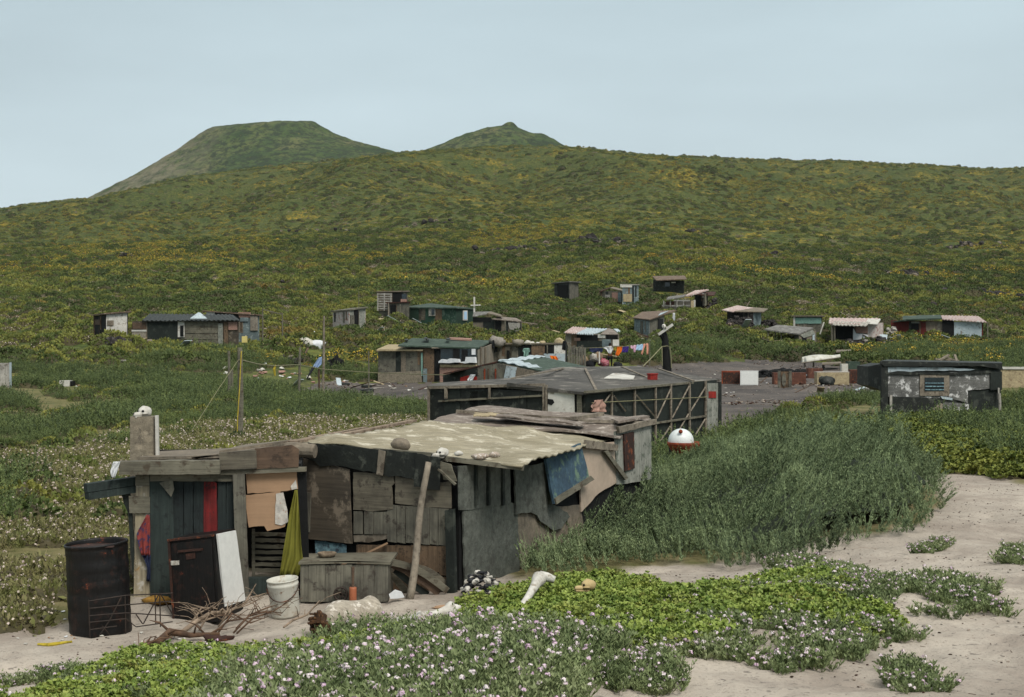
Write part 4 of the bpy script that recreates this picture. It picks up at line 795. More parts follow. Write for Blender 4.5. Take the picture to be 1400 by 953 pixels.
# shell heap
hp = thing('shell_heap', 'heap of black and white shells at the shack corner', 'shells', ground_pt(660, 14.8)); rr = random.Random(9)
for nm, n in (('shell_dark', 55), ('bone', 40)):
    g = G()
    for _ in range(n):
        x = rr.uniform(633, 682); t = (x-633)/49; hh = .22*math.sin(math.pi*(.15+.8*t)); g.blob(ground_pt(x, rr.uniform(14.3, 14.75), hh*rr.random()), (rr.uniform(.02, .05), .03, rr.uniform(.01, .03)), .3, rr.randrange(99), 8, 5, rr.uniform(0, 3))
    g.build('shells', nm, hp)
# litter by the pole
g = G(); g.slab(Wall((530, 14.5), (560, 14.5)), [(532, 812), (540, 806), (549, 809), (553, 816), (534, 818)], 0, .03, 1); g.build('crumpled_paper', 'white_cloth', None, 'crumpled white and yellow wrapper at the foot of the leaning pole', 'paper')
G().blob(ground_pt(609, 13.6, .005), (.13, .05, .02), .2, 31).build('wood_chip', 'cardboard', None, 'flat reddish wood chip on the sand right of the pole', 'wood chip')
# ================================================================== farther shacks
def zpy(py, Y): return HC+(HY-py)/F*Y
def shack(name, label, cat, A, B, C=None, tops=None, depth=2.5, wall='wood_grey_v', side=None, roof='roof_tar', over=.12, th=.06, base=None, rtype='slab', group=None, nroof=10, back_drop=0.0, faces='flrb'):
    """A,B front corners (photo column, distance); C the far corner of the visible side next to B. tops = rows of the wall tops at A, B, C"""
    a = Vector(((A[0]-CX)/F*A[1], A[1], 0)); b = Vector(((B[0]-CX)/F*B[1], B[1], 0))
    if C is not None and isinstance(C, tuple) and C[1] is not None: c = Vector(((C[0]-CX)/F*C[1], C[1], 0))
    else:
        n = (b if (A[0]+B[0])/2 > CX else a).normalized(); c = b+n*depth   # its sides run away from the eye
    dd = c-b
    if C is not None and dd.length < 1.6: c = b+dd.normalized()*1.6
    d_ = a+(c-b); cs = [a, b, c, d_]
    za = zpy(tops[0], A[1]); zb = zpy(tops[1], B[1]); zc = zpy(tops[2], C[1]) if (len(tops) > 2 and C is not None) else zb-back_drop
    if C is not None and len(tops) > 2: k = (c-b).length/max(dd.length, .01); zc = zb+(zc-zb)*k
    zd = za+(zc-zb); zt = [za, zb, zc, zd]
    gmin = min(gz(p.x, p.y) for p in cs)-.3
    root = thing(name, label, cat, Vector(((a.x+b.x)/2, (a.y+b.y)/2, gz((a.x+b.x)/2, (a.y+b.y)/2))), group)
    names = 'frbl'; mats = {'f': wall, 'r': side or wall, 'b': wall, 'l': side or wall}; ctr = sum(cs, Vector())/4
    for i in range(4):
        if names[i] not in faces: continue
        p, q = cs[i], cs[(i+1) % 4]; dv = (q-p).normalized(); nn = Vector((dv.y, -dv.x, 0))
        if nn.dot(ctr-p) < 0: nn = -nn
        e = dv*(.061 if i % 2 else 0)
        G().prism([Vector((p.x, p.y, gmin))+e, Vector((q.x, q.y, gmin))-e, Vector((q.x, q.y, zt[(i+1) % 4]-.01))-e, Vector((p.x, p.y, zt[i]-.01))+e], nn*.06).build('wall', mats[names[i]], root)
    rr = None
    if roof:
        rc = []
        for i in range(4):
            v = cs[i]-ctr; v = v*(1+over/max(.5, v.length)*1.4); rc.append(Vector((ctr.x+v.x, ctr.y+v.y, zt[i]+.01)))
        g = G()
        if rtype == 'corr': g.corr(rc, n=nroof, amp=.03, along=1, seg=3, th=.03)
        elif rtype == 'corr0': g.corr(rc, n=nroof, amp=.03, along=0, seg=3, th=.03)
        else: g.prism(rc, Vector((0, 0, th)))
        rr = g.build('roof', roof, root, smooth=False)
    FOOT.append([(p.x, p.y) for p in cs])
    root_w = Wall(A, B); rr_ = random.Random(int(A[0]*7)+int(A[1])); wd_ = B[0]-A[0]
    if wd_ > 14:
        for k in range(3 if wd_ < 60 else 6):
            x0 = A[0]+wd_*rr_.uniform(.03, .85); yt = tops[0]+(tops[1]-tops[0])*(x0-A[0])/wd_; hpx_ = 2.0*F/A[1]*rr_.uniform(.35, .95); wx = wd_*rr_.uniform(.03, .14)
            G().slab(root_w, [(x0, yt+hpx_*.05), (x0+wx, yt+hpx_*.04), (x0+wx*.97, yt+hpx_), (x0+wx*.03, yt+hpx_*.97)], .012, .012, .3).build('wall_patch', rr_.choice(['tar_green', 'void', 'tar_black'] if wall.startswith('tar') else ['wood_grey_v', 'wood_brown_v', 'tar_brown', 'plaster', 'tar_green', 'ply_grey']), root)
    rs = Wall(B, (B[0]+(c.x/c.y*F+CX-B[0]), c.y))
    return root, root_w, rs, rr
def feat(root, pl, name, mat, pts, off=.02, th=.03, r=.25, par=None, label=None):
    if len(pts) == 4 and not isinstance(pts[0], tuple): x0, y0, x1, y1 = pts; pts = [(x0, y0), (x1, y0), (x1, y1), (x0, y1)]
    return G().slab(pl, pts, off, th, r).build(name, mat, par or root, label=label)
def sheet4(root, name, mat, q, th=.05, par=None, label=None, corr=0, along=1):
    p = [P(*t) for t in q]; g = G()
    if corr: g.corr(p, n=corr, amp=.03, along=along, seg=3, th=th)
    else: g.prism(p, Vector((0, 0, th)))
    return g.build(name, mat, par or root, label=label)
def post(px, Y, py, w=.08, mat='wood_grey', parent=None, name='post', lean=0, label=None, cat=None, group=None, sink=.2, pybase=None, r=True):
    b = gpx(px, Y); b.z -= sink
    if pybase is not None: b.z = zpy(pybase, Y)
    t = P(px+lean, py, Y); g = G()
    if r: g.tube([b, b.lerp(t, .5)+Vector((w*.15, 0, 0)), t], [w*.55, w*.5, w*.42], 7)
    else: g.beam(b, t, w, w)
    return g.build(name, mat, parent, label, cat, group)

# ---- black tar paper shack in the middle
bk_, wl_, wr_, _ = shack('shack', 'long black tar paper shack braced with pale laths, red can on its flat roof', 'shack', (586, 38), (799, 36), (980, 42), (529, 536, 519), wall='tar_black', side='tar_green', roof=None)
g = G(); rp = [P(584, 528.5, 38.1), P(690, 528, 37.0), P(797, 537, 35.8), P(982, 519.5, 42.2), P(872, 501, 47.5), P(760, 503, 45.5), P(708, 517, 41.5), P(600, 524, 40)]; rp = [p+Vector((0, 0, .02)) for p in rp]
ctr = P(780, 514, 41.5); vs = rp+[ctr]+[p-Vector((0, 0, .07)) for p in rp]; n = len(rp)
g.add(vs, [(i, (i+1) % n, n) for i in range(n)]+[(i, (i+1) % n, n+1+(i+1) % n, n+1+i) for i in range(n)]+[tuple(range(2*n, n, -1))]); rf = g.build('roof', 'roof_tar', bk_)
RP = Face3(P(797, 537, 35.8)+Vector((0, 0, .02)), P(982, 519.5, 42.2)+Vector((0, 0, .02)), ctr)
G().slab(RP, [(826, 518.5), (866, 519.5), (868, 515.5), (838, 512)], .012, .03, .5).build('roof_patch', 'white_dirty', rf, label='white panel lying on the roof')
for q in ((815, 536, 800, 506), (905, 527, 850, 503.5), (948, 523, 900, 506), (700, 520, 770, 506)):
    a_ = P(q[0], q[1], 36.5 if q[0] < 900 else 40.5); b_ = P(q[2], q[3], 44.5); G().beam(a_+Vector((0, 0, .05)), b_+Vector((0, 0, .05)), .07, .035).build('roof_batten', 'wood_pale', rf)
g = G(); g.beam(P(586, 530, 37.9), P(745, 526, 36.5), .07, .07); g.build('rail', 'wood_pale', bk_)
feat(bk_, wl_, 'rail', 'wood_grey', [(601, 547), (743, 539.5), (743, 542), (601, 549.5)], .03, .05)
for x, y0, y1, w in ((587, 530, 640, 2.4), (610, 531, 545, 3.4), (670, 527, 545, 2.2), (744, 526, 640, 2.4), (748, 526, 640, 2.2)): feat(bk_, wl_, 'lath', 'wood_pale', (x, y0, x+w, y1), .06, .05)
feat(bk_, wl_, 'tar_edge', 'roof_tar', [(695, 523), (799, 536), (799, 541), (747, 532), (695, 528)], .05, .04)
feat(bk_, wl_, 'white_door', 'white_dirty', [(751, 533), (787, 537), (787, 580), (751, 578)], .05, .04, label='white painted door with torn black paper')
feat(bk_, wl_, 'torn_paper', 'void', [(751, 545), (758, 546), (760, 550), (756, 554), (751, 552)], .09, .01)
feat(bk_, wl_, 'lath', 'wood_grey', (791, 537, 797, 600), .06, .05)
for x in (833.5, 865, 893.5, 914.5, 940, 962): feat(bk_, wr_, 'lath', 'wood_pale', (x, 532-(x-833)*.085, x+1.5, 622-(x-833)*.08), .03, .04)
for q in ((916, 572, 909, 0), ): pass
for x0, y0, x1, y1 in ((868, 540, 892, 568), (896, 572, 915, 531), (917, 571, 940, 528), (942, 562, 963, 528), (897, 608, 914, 583), (925, 590, 939, 566), (947, 597, 963, 571), (837, 541, 853, 562), (820, 556, 832, 539)):
    g = G(); g.beam(wr_.p(x0, y0, .05), wr_.p(x1, y1, .05), .038, .025, (0, 1, 0)); g.build('brace', 'wood_pale', bk_)
g = G(); g.tube([wr_.p(x, 551-(x-800)*.05, .07) for x in (806, 850, 900, 963)], .012, 5); g.build('string', 'rope', bk_)
g = G(); g.beam(wr_.p(889, 579, .06), wr_.p(963, 568.5, .06), .06, .05); g.build('rail', 'wood_grey', bk_)
feat(bk_, wr_, 'corner_panel', 'white_mould', (964, 524, 979, 612), .03, .05); feat(bk_, wr_, 'red_patch', 'red_thing', (965, 535, 975, 544), .09, .01)
feat(bk_, wr_, 'edge_strip', 'tar_black', (978.5, 522, 982, 612), .05, .06)
G().beam(P(800, 536, 35.7), P(982, 520, 42.3), .08, .06).build('eave', 'wood_grey', bk_)
cp = RP.p(892, 519, .0); G().lathe(cp, [(0, 0), (.15, 0), (.15, .14), (.17, .15), (.17, .18), (.13, .17), (0, .16)], 16).build('tin', 'red_thing', None, 'squat red tin standing on the black shack roof', 'tin')
cloth('cloth', 'crumpled pinkish cloth hanging at the black shack corner', wr_, edges([(806, 547), (800, 556), (802, 563)], [(818, 546), (820, 556), (820, 563)]), 'pink_panel', .15, .06, 2)
# mooring float on a rusty pan
bf = gpx(934, 31.5); bt_ = thing('mooring_buoy', 'white ball buoy resting in a rusty pan beyond the shrub', 'buoy', bf)
cc = P(931, 603.5, 31.5); G().blob(cc, (.285, .285, .285), 0, 1, 32, 20).build('ball', 'buoy_white', bt_, smooth=True); G().blob(P(930.5, 590, 31.25), (.045, .045, .045), .1, 2).build('knob', 'rust_orange', bt_, smooth=True)
pn = P(935, 613.5, 31.42); FOOT.append([(pn.x-.6, pn.y-1.6), (pn.x+.6, pn.y-1.6), (pn.x+.6, pn.y+.5), (pn.x-.6, pn.y+.5)]); G().lathe((pn.x, pn.y, pn.z-.09), [(.0, 0), (.25, .0), (.36, .18), (.375, .24), (.35, .24), (.24, .05), (0, .05)], 28).build('rusty_pan', 'rust_orange', None, 'round rusty pan holding the white ball buoy', 'pan', smooth=True)
sk = P(918, 612, 31.6); g = G(); g.tube([(sk.x, sk.y, bf.z-.2), (sk.x, sk.y, sk.z)], [.07, .06], 10); g.tube([(pn.x+.1, pn.y, bf.z-.2), (pn.x+.1, pn.y, pn.z-.2)], [.12, .12], 10); g.build('stump', 'lava', None, 'charred black stumps under the rusty pan', 'stump')

# ---- white and green pitched shed behind it
s, w, sr, _ = shack('shed', 'small pitched shed with a green roof edged in white sheets', 'shed', (654, 60), (690, 60), None, (501, 500), depth=6, wall='wood_grey_v', roof=None, back_drop=0)
sheet4(s, 'roof', 'roof_green', [(681, 495.5, 60), (752, 511, 56.5), (802, 502.5, 66), (735, 487.5, 68)], .05)
sheet4(s, 'roof_sheet', 'galv', [(681, 495, 59.9), (733, 487, 68), (746, 489.2, 67.5), (711, 495, 62)], .03, corr=4).location = (0, 0, .07)
sheet4(s, 'roof_sheet', 'galv', [(684, 496, 59.6), (711, 495.3, 61.5), (741, 504.2, 59), (729, 505.4, 57.8)], .03, corr=3, along=0).location = (0, 0, .07)
sheet4(s, 'roof', 'rust', [(680, 495.5, 60), (606, 512, 58.5), (640, 507, 67), (733, 487.5, 68)], .05)
w2 = Wall((640, 59.2), (752, 57.2))
feat(s, w2, 'gable_wall', 'wood_grey_v', [(654, 502), (681, 496.5), (693, 499), (693, 530), (654, 530)], .0, .05)
feat(s, w2, 'gable_wall', 'tar_brown', [(693, 499), (750, 511), (750, 530), (693, 530)], .0, .05)
feat(s, w2, 'white_sheet', 'galv', [(694, 500), (708, 502), (705, 520), (690, 519)], .07, .03); 
for x, m in ((663, 'rust_orange'), (668, 'wood_brown'), (678, 'rust_orange')): feat(s, w2, 'rusty_board', m, (x, 504, x+1.6, 525), .06, .03)
feat(s, w2, 'red_panel', 'red_thing', [(632, 516), (642, 513.5), (654, 515), (654, 530), (630, 530)], .1, .04)
cloth('cloth', 'white rag by the red panel of the pitched shed', w2, edges([(648, 512), (644, 518), (645, 522)], [(654, 512), (652, 518), (650, 522)]), 'white_cloth', .25, .05, 2)
feat(s, w2, 'black_sheet', 'tar_black', [(607, 513), (632, 507), (654, 503), (654, 515), (640, 516), (615, 530), (607, 530)], .05, .03)

# ---- larger grey shack with green roof
s7, w, sr, r7 = shack('shack', 'grey shack with a green felt roof, cream roof edge and mint strip', 'shack', (517, 83), (653, 81), (676, 86), (480, 478, 469), wall='wood_grey_v', side='plaster', roof=None)
sheet4(s7, 'roof', 'roof_green', [(544, 474, 82), (654, 477, 81), (674, 467, 87), (563, 464, 88)], .08)
for i, (x, y) in enumerate(((582, 467.5), (579, 466), (610, 467), (553, 468))): sheet4(s7, 'roof_patch', 'tar_black', [(x, y+1.2, 84), (x+5, y+1.2, 84), (x+5, y-.6, 86), (x+1, y-.6, 86)], .05, label=None).location = (0, 0, .14)
sheet4(s7, 'roof', 'cream', [(515, 480, 82.6), (578, 480, 81.8), (588, 474, 84), (531, 473, 86)], .1)
sheet4(s7, 'roof_board', 'wood_pale', [(590, 476.5, 81.5), (611, 476, 81.5), (611, 474.6, 82), (590, 475, 82)], .06)
sheet4(s7, 'roof_board', 'pink_panel', [(616, 464.5, 86), (645, 466, 86), (645, 464.8, 86.5), (614, 463.2, 86.5)], .1)
feat(s7, w, 'plinth', 'concrete', [(518, 510), (577, 507), (578, 530), (518, 530)], .03, .1)
feat(s7, w, 'mint_strip', 'mint', (576.5, 482, 578.6, 514), .06, .06); feat(s7, w, 'board', 'wood_brown_v', (580, 476, 594, 524), .05, .05); feat(s7, w, 'board', 'blue_grey', (580, 504, 585, 524), .12, .03)
feat(s7, w, 'doorway', 'void', (594.5, 477, 602, 520), .03, .04); feat(s7, w, 'window_opening', 'glass_dark', (603, 477, 652, 494), .03, .04)
for a in ((620, 477, 629, 492), (632, 478, 640, 493)): feat(s7, w, 'dark_sheet', 'void', a, .08, .02)  # near-black sheets set in the window opening
feat(s7, w, 'white_rag', 'white_cloth', (646, 477, 651, 485), .1, .05); feat(s7, w, 'shelf_load', 'white_cloth', [(603, 494), (607, 491), (614, 492), (618, 490), (630, 491), (631, 495), (639, 494), (640, 488), (652, 488), (653, 496), (603, 496)], .1, .3, .8)
feat(s7, w, 'shelf', 'cream', (603, 498.5, 653, 502), .06, .12); feat(s7, w, 'pink_panel', 'pink_panel', (602, 502.5, 652, 530), .05, .04)
for x in (656, 662): feat(s7, sr, 'post', 'tar_brown', (x, 474, x+1.5, 500), .03, .05)
feat(s7, sr, 'jacket', 'black_cloth', (672, 465, 679, 476), .05, .1)
# ---- row house behind (adobe) with stones on the roof
s8, w, sr, r8 = shack('shack', 'low flat roofed row shack with stones on its roof and white panels', 'shack', (673, 86), (775, 85), None, (471, 471), depth=3, wall='plaster', roof='tar_brown', over=.2, th=.08)
feat(s8, w, 'doorway', 'void', (693, 479, 697, 495), .02, .04); feat(s8, w, 'doorway', 'void', (712, 471.5, 727, 505), .02, .04); feat(s8, w, 'plank_wall', 'wood_brown_v', (727, 472, 745, 505), .02, .05); feat(s8, w, 'window_opening', 'void', (745, 472, 758, 484), .02, .05)
feat(s8, w, 'white_panel', 'white_dirty', (758, 471.5, 773, 484), .03, .05); feat(s8, w, 'white_panel', 'galv', (744, 483.5, 773, 500), .05, .05); feat(s8, w, 'post', 'wood_grey', (748, 472, 749.5, 484), .08, .04)
feat(s8, w, 'dark_patch', 'tar_black', [(672, 470), (680, 468), (684, 480), (676, 482)], .04, .05); feat(s8, w, 'post', 'wood_grey', (681, 470, 683, 500), .06, .06)
gs = 'stones weighing down the row shack roof'
for i, (x, y) in enumerate(((680, 466), (709, 467.5), (721, 467.6), (727, 468.6), (736, 468.6), (742, 467.6), (765, 467.5))):
    r_ = (.4, .28, .17, .17, .12, .17, .3)[i]; G().blob(P(x, y+1, 85.5), (r_*1.3, r_, r_*.8), .3, i+60, 10, 7).build('stone', ('stone_pale', 'plaster', 'bone', 'bone', 'bone', 'cream', 'cream')[i], None,
     ('biggest pale rock at the left end of the row shack roof', 'grey flat stone above the dark doorway edge', 'round white stone above the mint shirt', 'low white stone right of the mint shirt', 'smallest pale stone on the row shack roof', 'cream stone above the plank wall', 'flat cream stone above the white wall panel')[i], 'stone', gs, smooth=True)
cloth('shirt', 'pale mint shirt hanging in the dark doorway of the row shack', Wall((712, 84.6), (775, 83.6)), edges([(717, 476), (715, 480), (717.5, 482), (717, 488)], [(724, 476), (726, 480), (724, 482), (724, 488)], 9), 'mint', .1, .06, 2, cat='shirt', group='washing')
cloth('cloth', 'orange and white rag draped on the white lower panel', Wall((712, 84.5), (775, 83.5)), edges([(753, 486), (755, 490), (757, 493)], [(762, 487), (765, 491), (763, 496)], 9), 'orange_cloth', .2, .08, 2)
cloth('jacket', 'black jacket hanging at the right end of the row shack', Wall((712, 84.3), (780, 83.3)), edges([(771, 466), (770, 473), (770, 478)], [(775, 466), (778, 474), (777, 480)], 9), 'black_cloth', .2, .05, 2, cat='jacket', group='washing')
post(774, 83, 470, .12, 'tar_black', label='dark post at the right end of the row shack', cat='post')
# picket fence + junk
fn = thing('fence', 'grey board fence right of the row shack', 'fence', gpx(790, 84.5)); wf_ = Wall((776, 85), (803, 85))
for k in range(7): feat(fn, wf_, 'board', 'wood_grey_v', (776.5+k*3.6, 475-1.5*(k % 3), 779.4+k*3.6, 508), .0, .04)
G().beam(wf_.p(776, 484, -.03), wf_.p(802, 484, -.03), .05, .05).build('rail', 'wood_grey', fn)
FOOT.append([(gpx(770, 84).x, 84), (gpx(845, 84).x, 84), (gpx(845, 97).x, 97), (gpx(770, 88).x, 88)])
rr = random.Random(4)
for k, (x, y, m, lb, ct) in enumerate(((797, 493, 'tan_cloth', 'tan sack leaning in the junk heap by the fence', 'sack'), (806, 498, 'black_cloth', 'black bundle on the ground by the fence', 'bundle'), (812, 490, 'white_peel', 'pale crumpled bundle in the middle of the junk heap', 'bundle'), (825, 496, 'rose_cloth', 'rose red bundle of cloth at the end of the junk heap', 'bundle'), (817, 488, 'tan_cloth', 'tan bundle hung behind the white stick', 'bundle'), (792, 480, 'tar_green', 'dark bush of rags above the tan sack', 'rags'), (845, 501, 'black_cloth', 'low dark heap right of the standing person', 'heap'))):
    p = P(x, y, 90.5); p.z = max(p.z, gz(p.x, p.y)+.1); G().blob(p, (.32+.1*(k % 2), .3, .28), .35, k+70, 12, 8).build('bundle', m, None, lb, ct, smooth=True)
G().box(P(819.5, 489, 90), (.08, .06, .75)).build('stick', 'white_dirty', None, 'short upright white stick in the junk heap', 'stick')

# ---- far left sheds
s1, w, sr, _ = shack('shed', 'small white walled shed with a dark open left face, far left', 'shed', (129, 102), (144, 100), (175, 101), (432, 430, 427), wall='void', side='white_dirty', roof='roof_brown', over=.2, th=.09)
feat(s1, sr, 'notice', 'tar_brown', (146, 438, 155, 445), .03, .03); G().beam(P(129, 430, 102), P(129.5, 458, 102), .12, .12).build('post', 'wood_brown', s1)
feat(s1, w, 'brown_board', 'wood_brown', (131, 437, 138, 444), .03, .03)
s2, w, sr, _ = shack('shack', 'long dark plank shack with a white door and a black roof, left slope', 'shack', (181, 99), (326, 97), None, (439, 437.5), depth=4, wall='ply_dark', roof=None)
sheet4(s2, 'roof', 'tar_black', [(194, 438.5, 98.5), (328, 437.5, 96.6), (318, 430, 101), (204, 429, 102.5)], .08, corr=22)
feat(s2, w, 'grey_board', 'plaster', (181, 452, 200, 476), .03, .04); feat(s2, w, 'brown_board', 'wood_brown', (182, 441, 200, 450), .03, .04); feat(s2, w, 'white_strip', 'white_dirty', (181, 451, 201, 453.3), .07, .04)
feat(s2, w, 'tar_wall', 'tar_green', (202, 439, 243, 476), .03, .04); feat(s2, w, 'window_opening', 'white_dirty', (244, 439, 253, 461), .05, .05); feat(s2, w, 'dark_sheet', 'void', (247.5, 445, 252, 460), .11, .02)  # a near-black sheet sits inside the pale window opening
for k in range(4): feat(s2, w, 'board', 'wood_grey', (254, 439+k*8.7, 299, 446.8+k*8.7), .03+.01*(k % 2), .04)
feat(s2, w, 'door', 'white_mould', (299.5, 442, 305.5, 474), .08, .05); feat(s2, w, 'pink_panel', 'pink_panel', (313, 440, 325, 451), .05, .04); feat(s2, w, 'board', 'wood_brown_v', (306.5, 440, 312, 474), .03, .04)
sheet4(s2, 'skylight', 'galv', [(260, 436, 97.4), (283, 436, 97.4), (274, 428.5, 98), (271, 428, 98)], .05)
s3_, w, sr, _ = shack('shack', 'grey shack with a black opening, partly behind the long dark shack', 'shack', (283, 103), (354, 102), None, (426, 432), depth=3, wall='blue_grey', roof='roof_brown', over=.25, th=.08)
feat(s3_, w, 'opening', 'void', [(295, 426.5), (325, 426.5), (329, 438), (295, 438)], .03, .04); feat(s3_, w, 'white_panel', 'white_dirty', (283, 427, 294, 436), .05, .04); feat(s3_, w, 'blue_panel', 'blue_grey', (329, 434, 340, 439.5), .05, .03); feat(s3_, w, 'pink_panel', 'pink_panel', (326, 427, 343, 434), .03, .03); feat(s3_, w, 'pale_panel', 'plaster', (343, 432, 353, 452), .05, .04)
fr2 = thing('frame', 'bare pole frame on the grass right of the grey shack', 'frame', gpx(370, 100))
post(359, 100, 421, .10, parent=fr2); post(386, 100, 428, .10, parent=fr2); G().beam(P(360, 423, 100), P(386, 430, 100), .07, .07).build('rail', 'wood_grey', fr2)
s, w, sr, _ = shack('shed', 'small shed with peeling red and white boards on the grass slope', 'shed', (455, 117), (477, 114), (500, 116), (427, 425, 421), wall='red_white_peel', side='white_mould', roof='wood_grey', over=.15, th=.1)
feat(s, sr, 'doorway', 'void', (483.5, 424, 490, 452), .03, .03); feat(s, sr, 'door_board', 'wood_grey_v', (478, 431, 483, 453), .06, .05); post(490.5, 115, 398, .06, parent=None, label='thin pole standing behind the peeling red and white shed', cat='pole', group=None).name = 'thin_pole'
s, w, sr, _ = shack('hut', 'tall open hut hung with a pale lattice of crates', 'hut', (518, 129), (557, 128), None, (400, 399), depth=2.2, wall='wood_grey_v', roof='tar_brown', over=.2, th=.1)
feat(s, w, 'opening', 'void', (537, 400, 551, 414), .03, .03); feat(s, w, 'opening', 'glass_dark', (550, 402, 556, 409), .05, .03); feat(s, w, 'pink_panel', 'pink_panel', (548.5, 409, 556.5, 414), .08, .03)
lt = feat(s, w, 'crate_lattice', 'tar_brown', (518, 401, 537, 425), .10, .03)
for k in range(7): feat(s, w, 'slat', 'white_peel', (517, 401.5+k*3.3, 537, 402.9+k*3.3), .14, .04, .15, par=lt)
for x in (517, 526, 535): feat(s, w, 'slat', 'white_peel', (x, 401, x+1.6, 425), .19, .03, .1, par=lt)
s, w, sr, _ = shack('shed', 'low dark lean-to shed below the crate hut', 'shed', (531, 126.5), (559, 125.5), None, (415, 414), depth=2, wall='wood_grey_v', roof='rust', over=.15, th=.1)
feat(s, w, 'doorway', 'void', (534, 417, 542, 438), .03, .03); post(531, 125.5, 414, .12, 'wood_pale', s); post(547, 125, 416, .10, 'wood_grey', s)
s, w, sr, _ = shack('house', 'dark green plank house with two small windows on the slope', 'house', (549, 127), (623, 123), (650, 127), (421, 422, 423.5), wall='green_peel', side='green_paint', roof=None)
sheet4(s, 'roof', 'roof_green', [(547, 421.5, 127), (624, 422, 122.6), (651, 423.5, 127), (588, 416, 133)], .10); feat(s, w, 'plain_panel', 'green_paint', (549, 421.5, 573, 450), .03, .03)
wf = feat(s, w, 'window', 'white_peel', (587, 421.5, 596, 432), .05, .04); feat(s, w, 'pane', 'glass_dark', (591, 422.5, 595, 430.5), .1, .01, par=wf); wf = feat(s, sr, 'window', 'white_dirty', (632, 424.5, 638, 438), .04, .05); feat(s, sr, 'pane', 'skyblue_cloth', (633.2, 426, 636.8, 436.5), .1, .01, par=wf)
cr = thing('pole_cross', 'tall white pole with a crossbar beside the green house', 'pole', gpx(648.5, 121)); post(648.5, 121, 406, .14, 'white_dirty', cr, 'upright', r=False); G().beam(P(643.5, 417.5, 120.8), P(657, 417, 120.8), .06, .10).build('crossbar', 'white_dirty', cr)
s, w, sr, _ = shack('shack', 'low collapsed looking shack with pale roof sheets below the green house', 'shack', (647, 119), (713, 117), None, (433, 440), depth=2.5, wall='tar_brown', roof=None)
sheet4(s, 'roof', 'roof_grey', [(646, 433.5, 118.8), (666, 430, 118.5), (672, 427, 121), (648, 427.5, 121)], .08); sheet4(s, 'roof', 'tar_brown', [(666, 429, 118.4), (688, 434, 118), (684, 431, 121), (671, 427, 121)], .08); sheet4(s, 'roof', 'roof_mauve', [(673, 437, 117.8), (714, 440.5, 117), (706, 436, 120), (683, 434, 120.5)], .08)
feat(s, w, 'opening', 'void', (647, 434, 672, 440), .03, .03); feat(s, w, 'white_patch', 'white_peel', [(695, 441), (711, 442), (711, 456), (704, 452), (697, 450)], .03, .04, .6); post(690.5, 116.5, 438, .1, parent=s); post(712, 116.5, 440, .1, 'tar_black', s)
G().tube([P(713, 440.5, 118), P(735, 443.5, 119)], .05, 6).build('long_pole', 'wood_pale', s)

# ---- centre right
s, w, sr, _ = shack('shack', 'low shack under pink and bluish corrugated sheets behind the washing', 'shack', (773, 101), (846, 99), None, (455.5, 456.5), depth=4, wall='plaster', roof=None)
sheet4(s, 'roof', 'galv_pink', [(771, 454.5, 100.6), (789, 456, 100.2), (804, 448, 105), (783, 446.5, 105)], .05, corr=6); sheet4(s, 'roof', 'galv', [(788, 456, 100), (811, 457, 99.8), (832, 449.5, 104.5), (803, 448.2, 105)], .05, corr=7)
sheet4(s, 'roof', 'roof_mauve', [(821, 457.5, 99.5), (846, 458, 99), (838, 451, 103), (831, 449.5, 104)], .05)
feat(s, w, 'opening', 'void', (789, 458, 818, 466), .03, .03); feat(s, w, 'tan_panel', 'pink_panel', (786, 462, 794, 466), .07, .05); feat(s, w, 'white_panel', 'white_dirty', (818, 457, 828, 462), .05, .03); feat(s, w, 'opening', 'void', (829, 458, 845, 464), .03, .03); feat(s, w, 'green_panel', 'tar_green', (789, 466, 825, 480), .04, .04); feat(s, w, 'grey_panel', 'blue_grey', (824, 464, 836, 474), .06, .04)
bxp = thing('box_on_post', 'white box on a short post behind the orange cloth', 'box', gpx(842, 97)); G().box(P(842, 468.5, 97), (.42, .3, .42)).build('box', 'white_dirty', bxp); post(842, 97.2, 472, .09, 'wood_grey', bxp, r=False)
s, w, sr, _ = shack('shed', 'blue grey board shed with a brown felt roof on the slope', 'shed', (867, 115), (887, 111), (908, 115), (436, 438.5, 431), wall='blue_grey', side='wood_grey_v', roof=None)
rf = sheet4(s, 'roof', 'roof_brown', [(865, 435.5, 114.6), (888, 438, 110.4), (925, 425, 118), (878, 427.5, 121)], .08); sheet4(s, 'roof_patch', 'galv', [(900, 433.5, 113), (905, 431.5, 114), (914, 427, 116.6), (903, 430, 115.5)], .03, rf).location = (0, 0, .1)
feat(s, sr, 'doorway', 'void', (899, 436, 906, 462), .03, .03); cloth('cloth', 'white rag hanging at the corner of the blue grey shed', Wall((918, 113), (926, 113)), edges([(920, 428), (919.5, 434), (921, 439)], [(923, 428), (923, 434), (922.5, 439)], 9), 'white_cloth', 0, .08, 2)
s, w, sr, _ = shack('hut', 'small dark hut with an open black front high on the slope', 'hut', (758, 159), (778, 156), (791, 159), (388, 386, 386.5), wall='tar_black', side='wood_grey_v', roof='roof_grey', over=.25, th=.1)
feat(s, w, 'doorway', 'void', (763, 390, 776, 411), .03, .03)
s, w, sr, _ = shack('hut', 'hut with a rusty gabled roof and a pink door panel, upper slope', 'hut', (820, 158), (850, 156), None, (398, 398), depth=2.5, wall='wood_grey_v', roof=None)
sheet4(s, 'roof', 'rust', [(819, 399.5, 157.5), (834, 394.5, 157.5), (838, 393, 160), (824, 397, 161)], .08); sheet4(s, 'roof', 'tar_brown', [(834, 394.5, 157.4), (851, 398.5, 156), (852, 396.5, 159), (838, 393, 160)], .08)
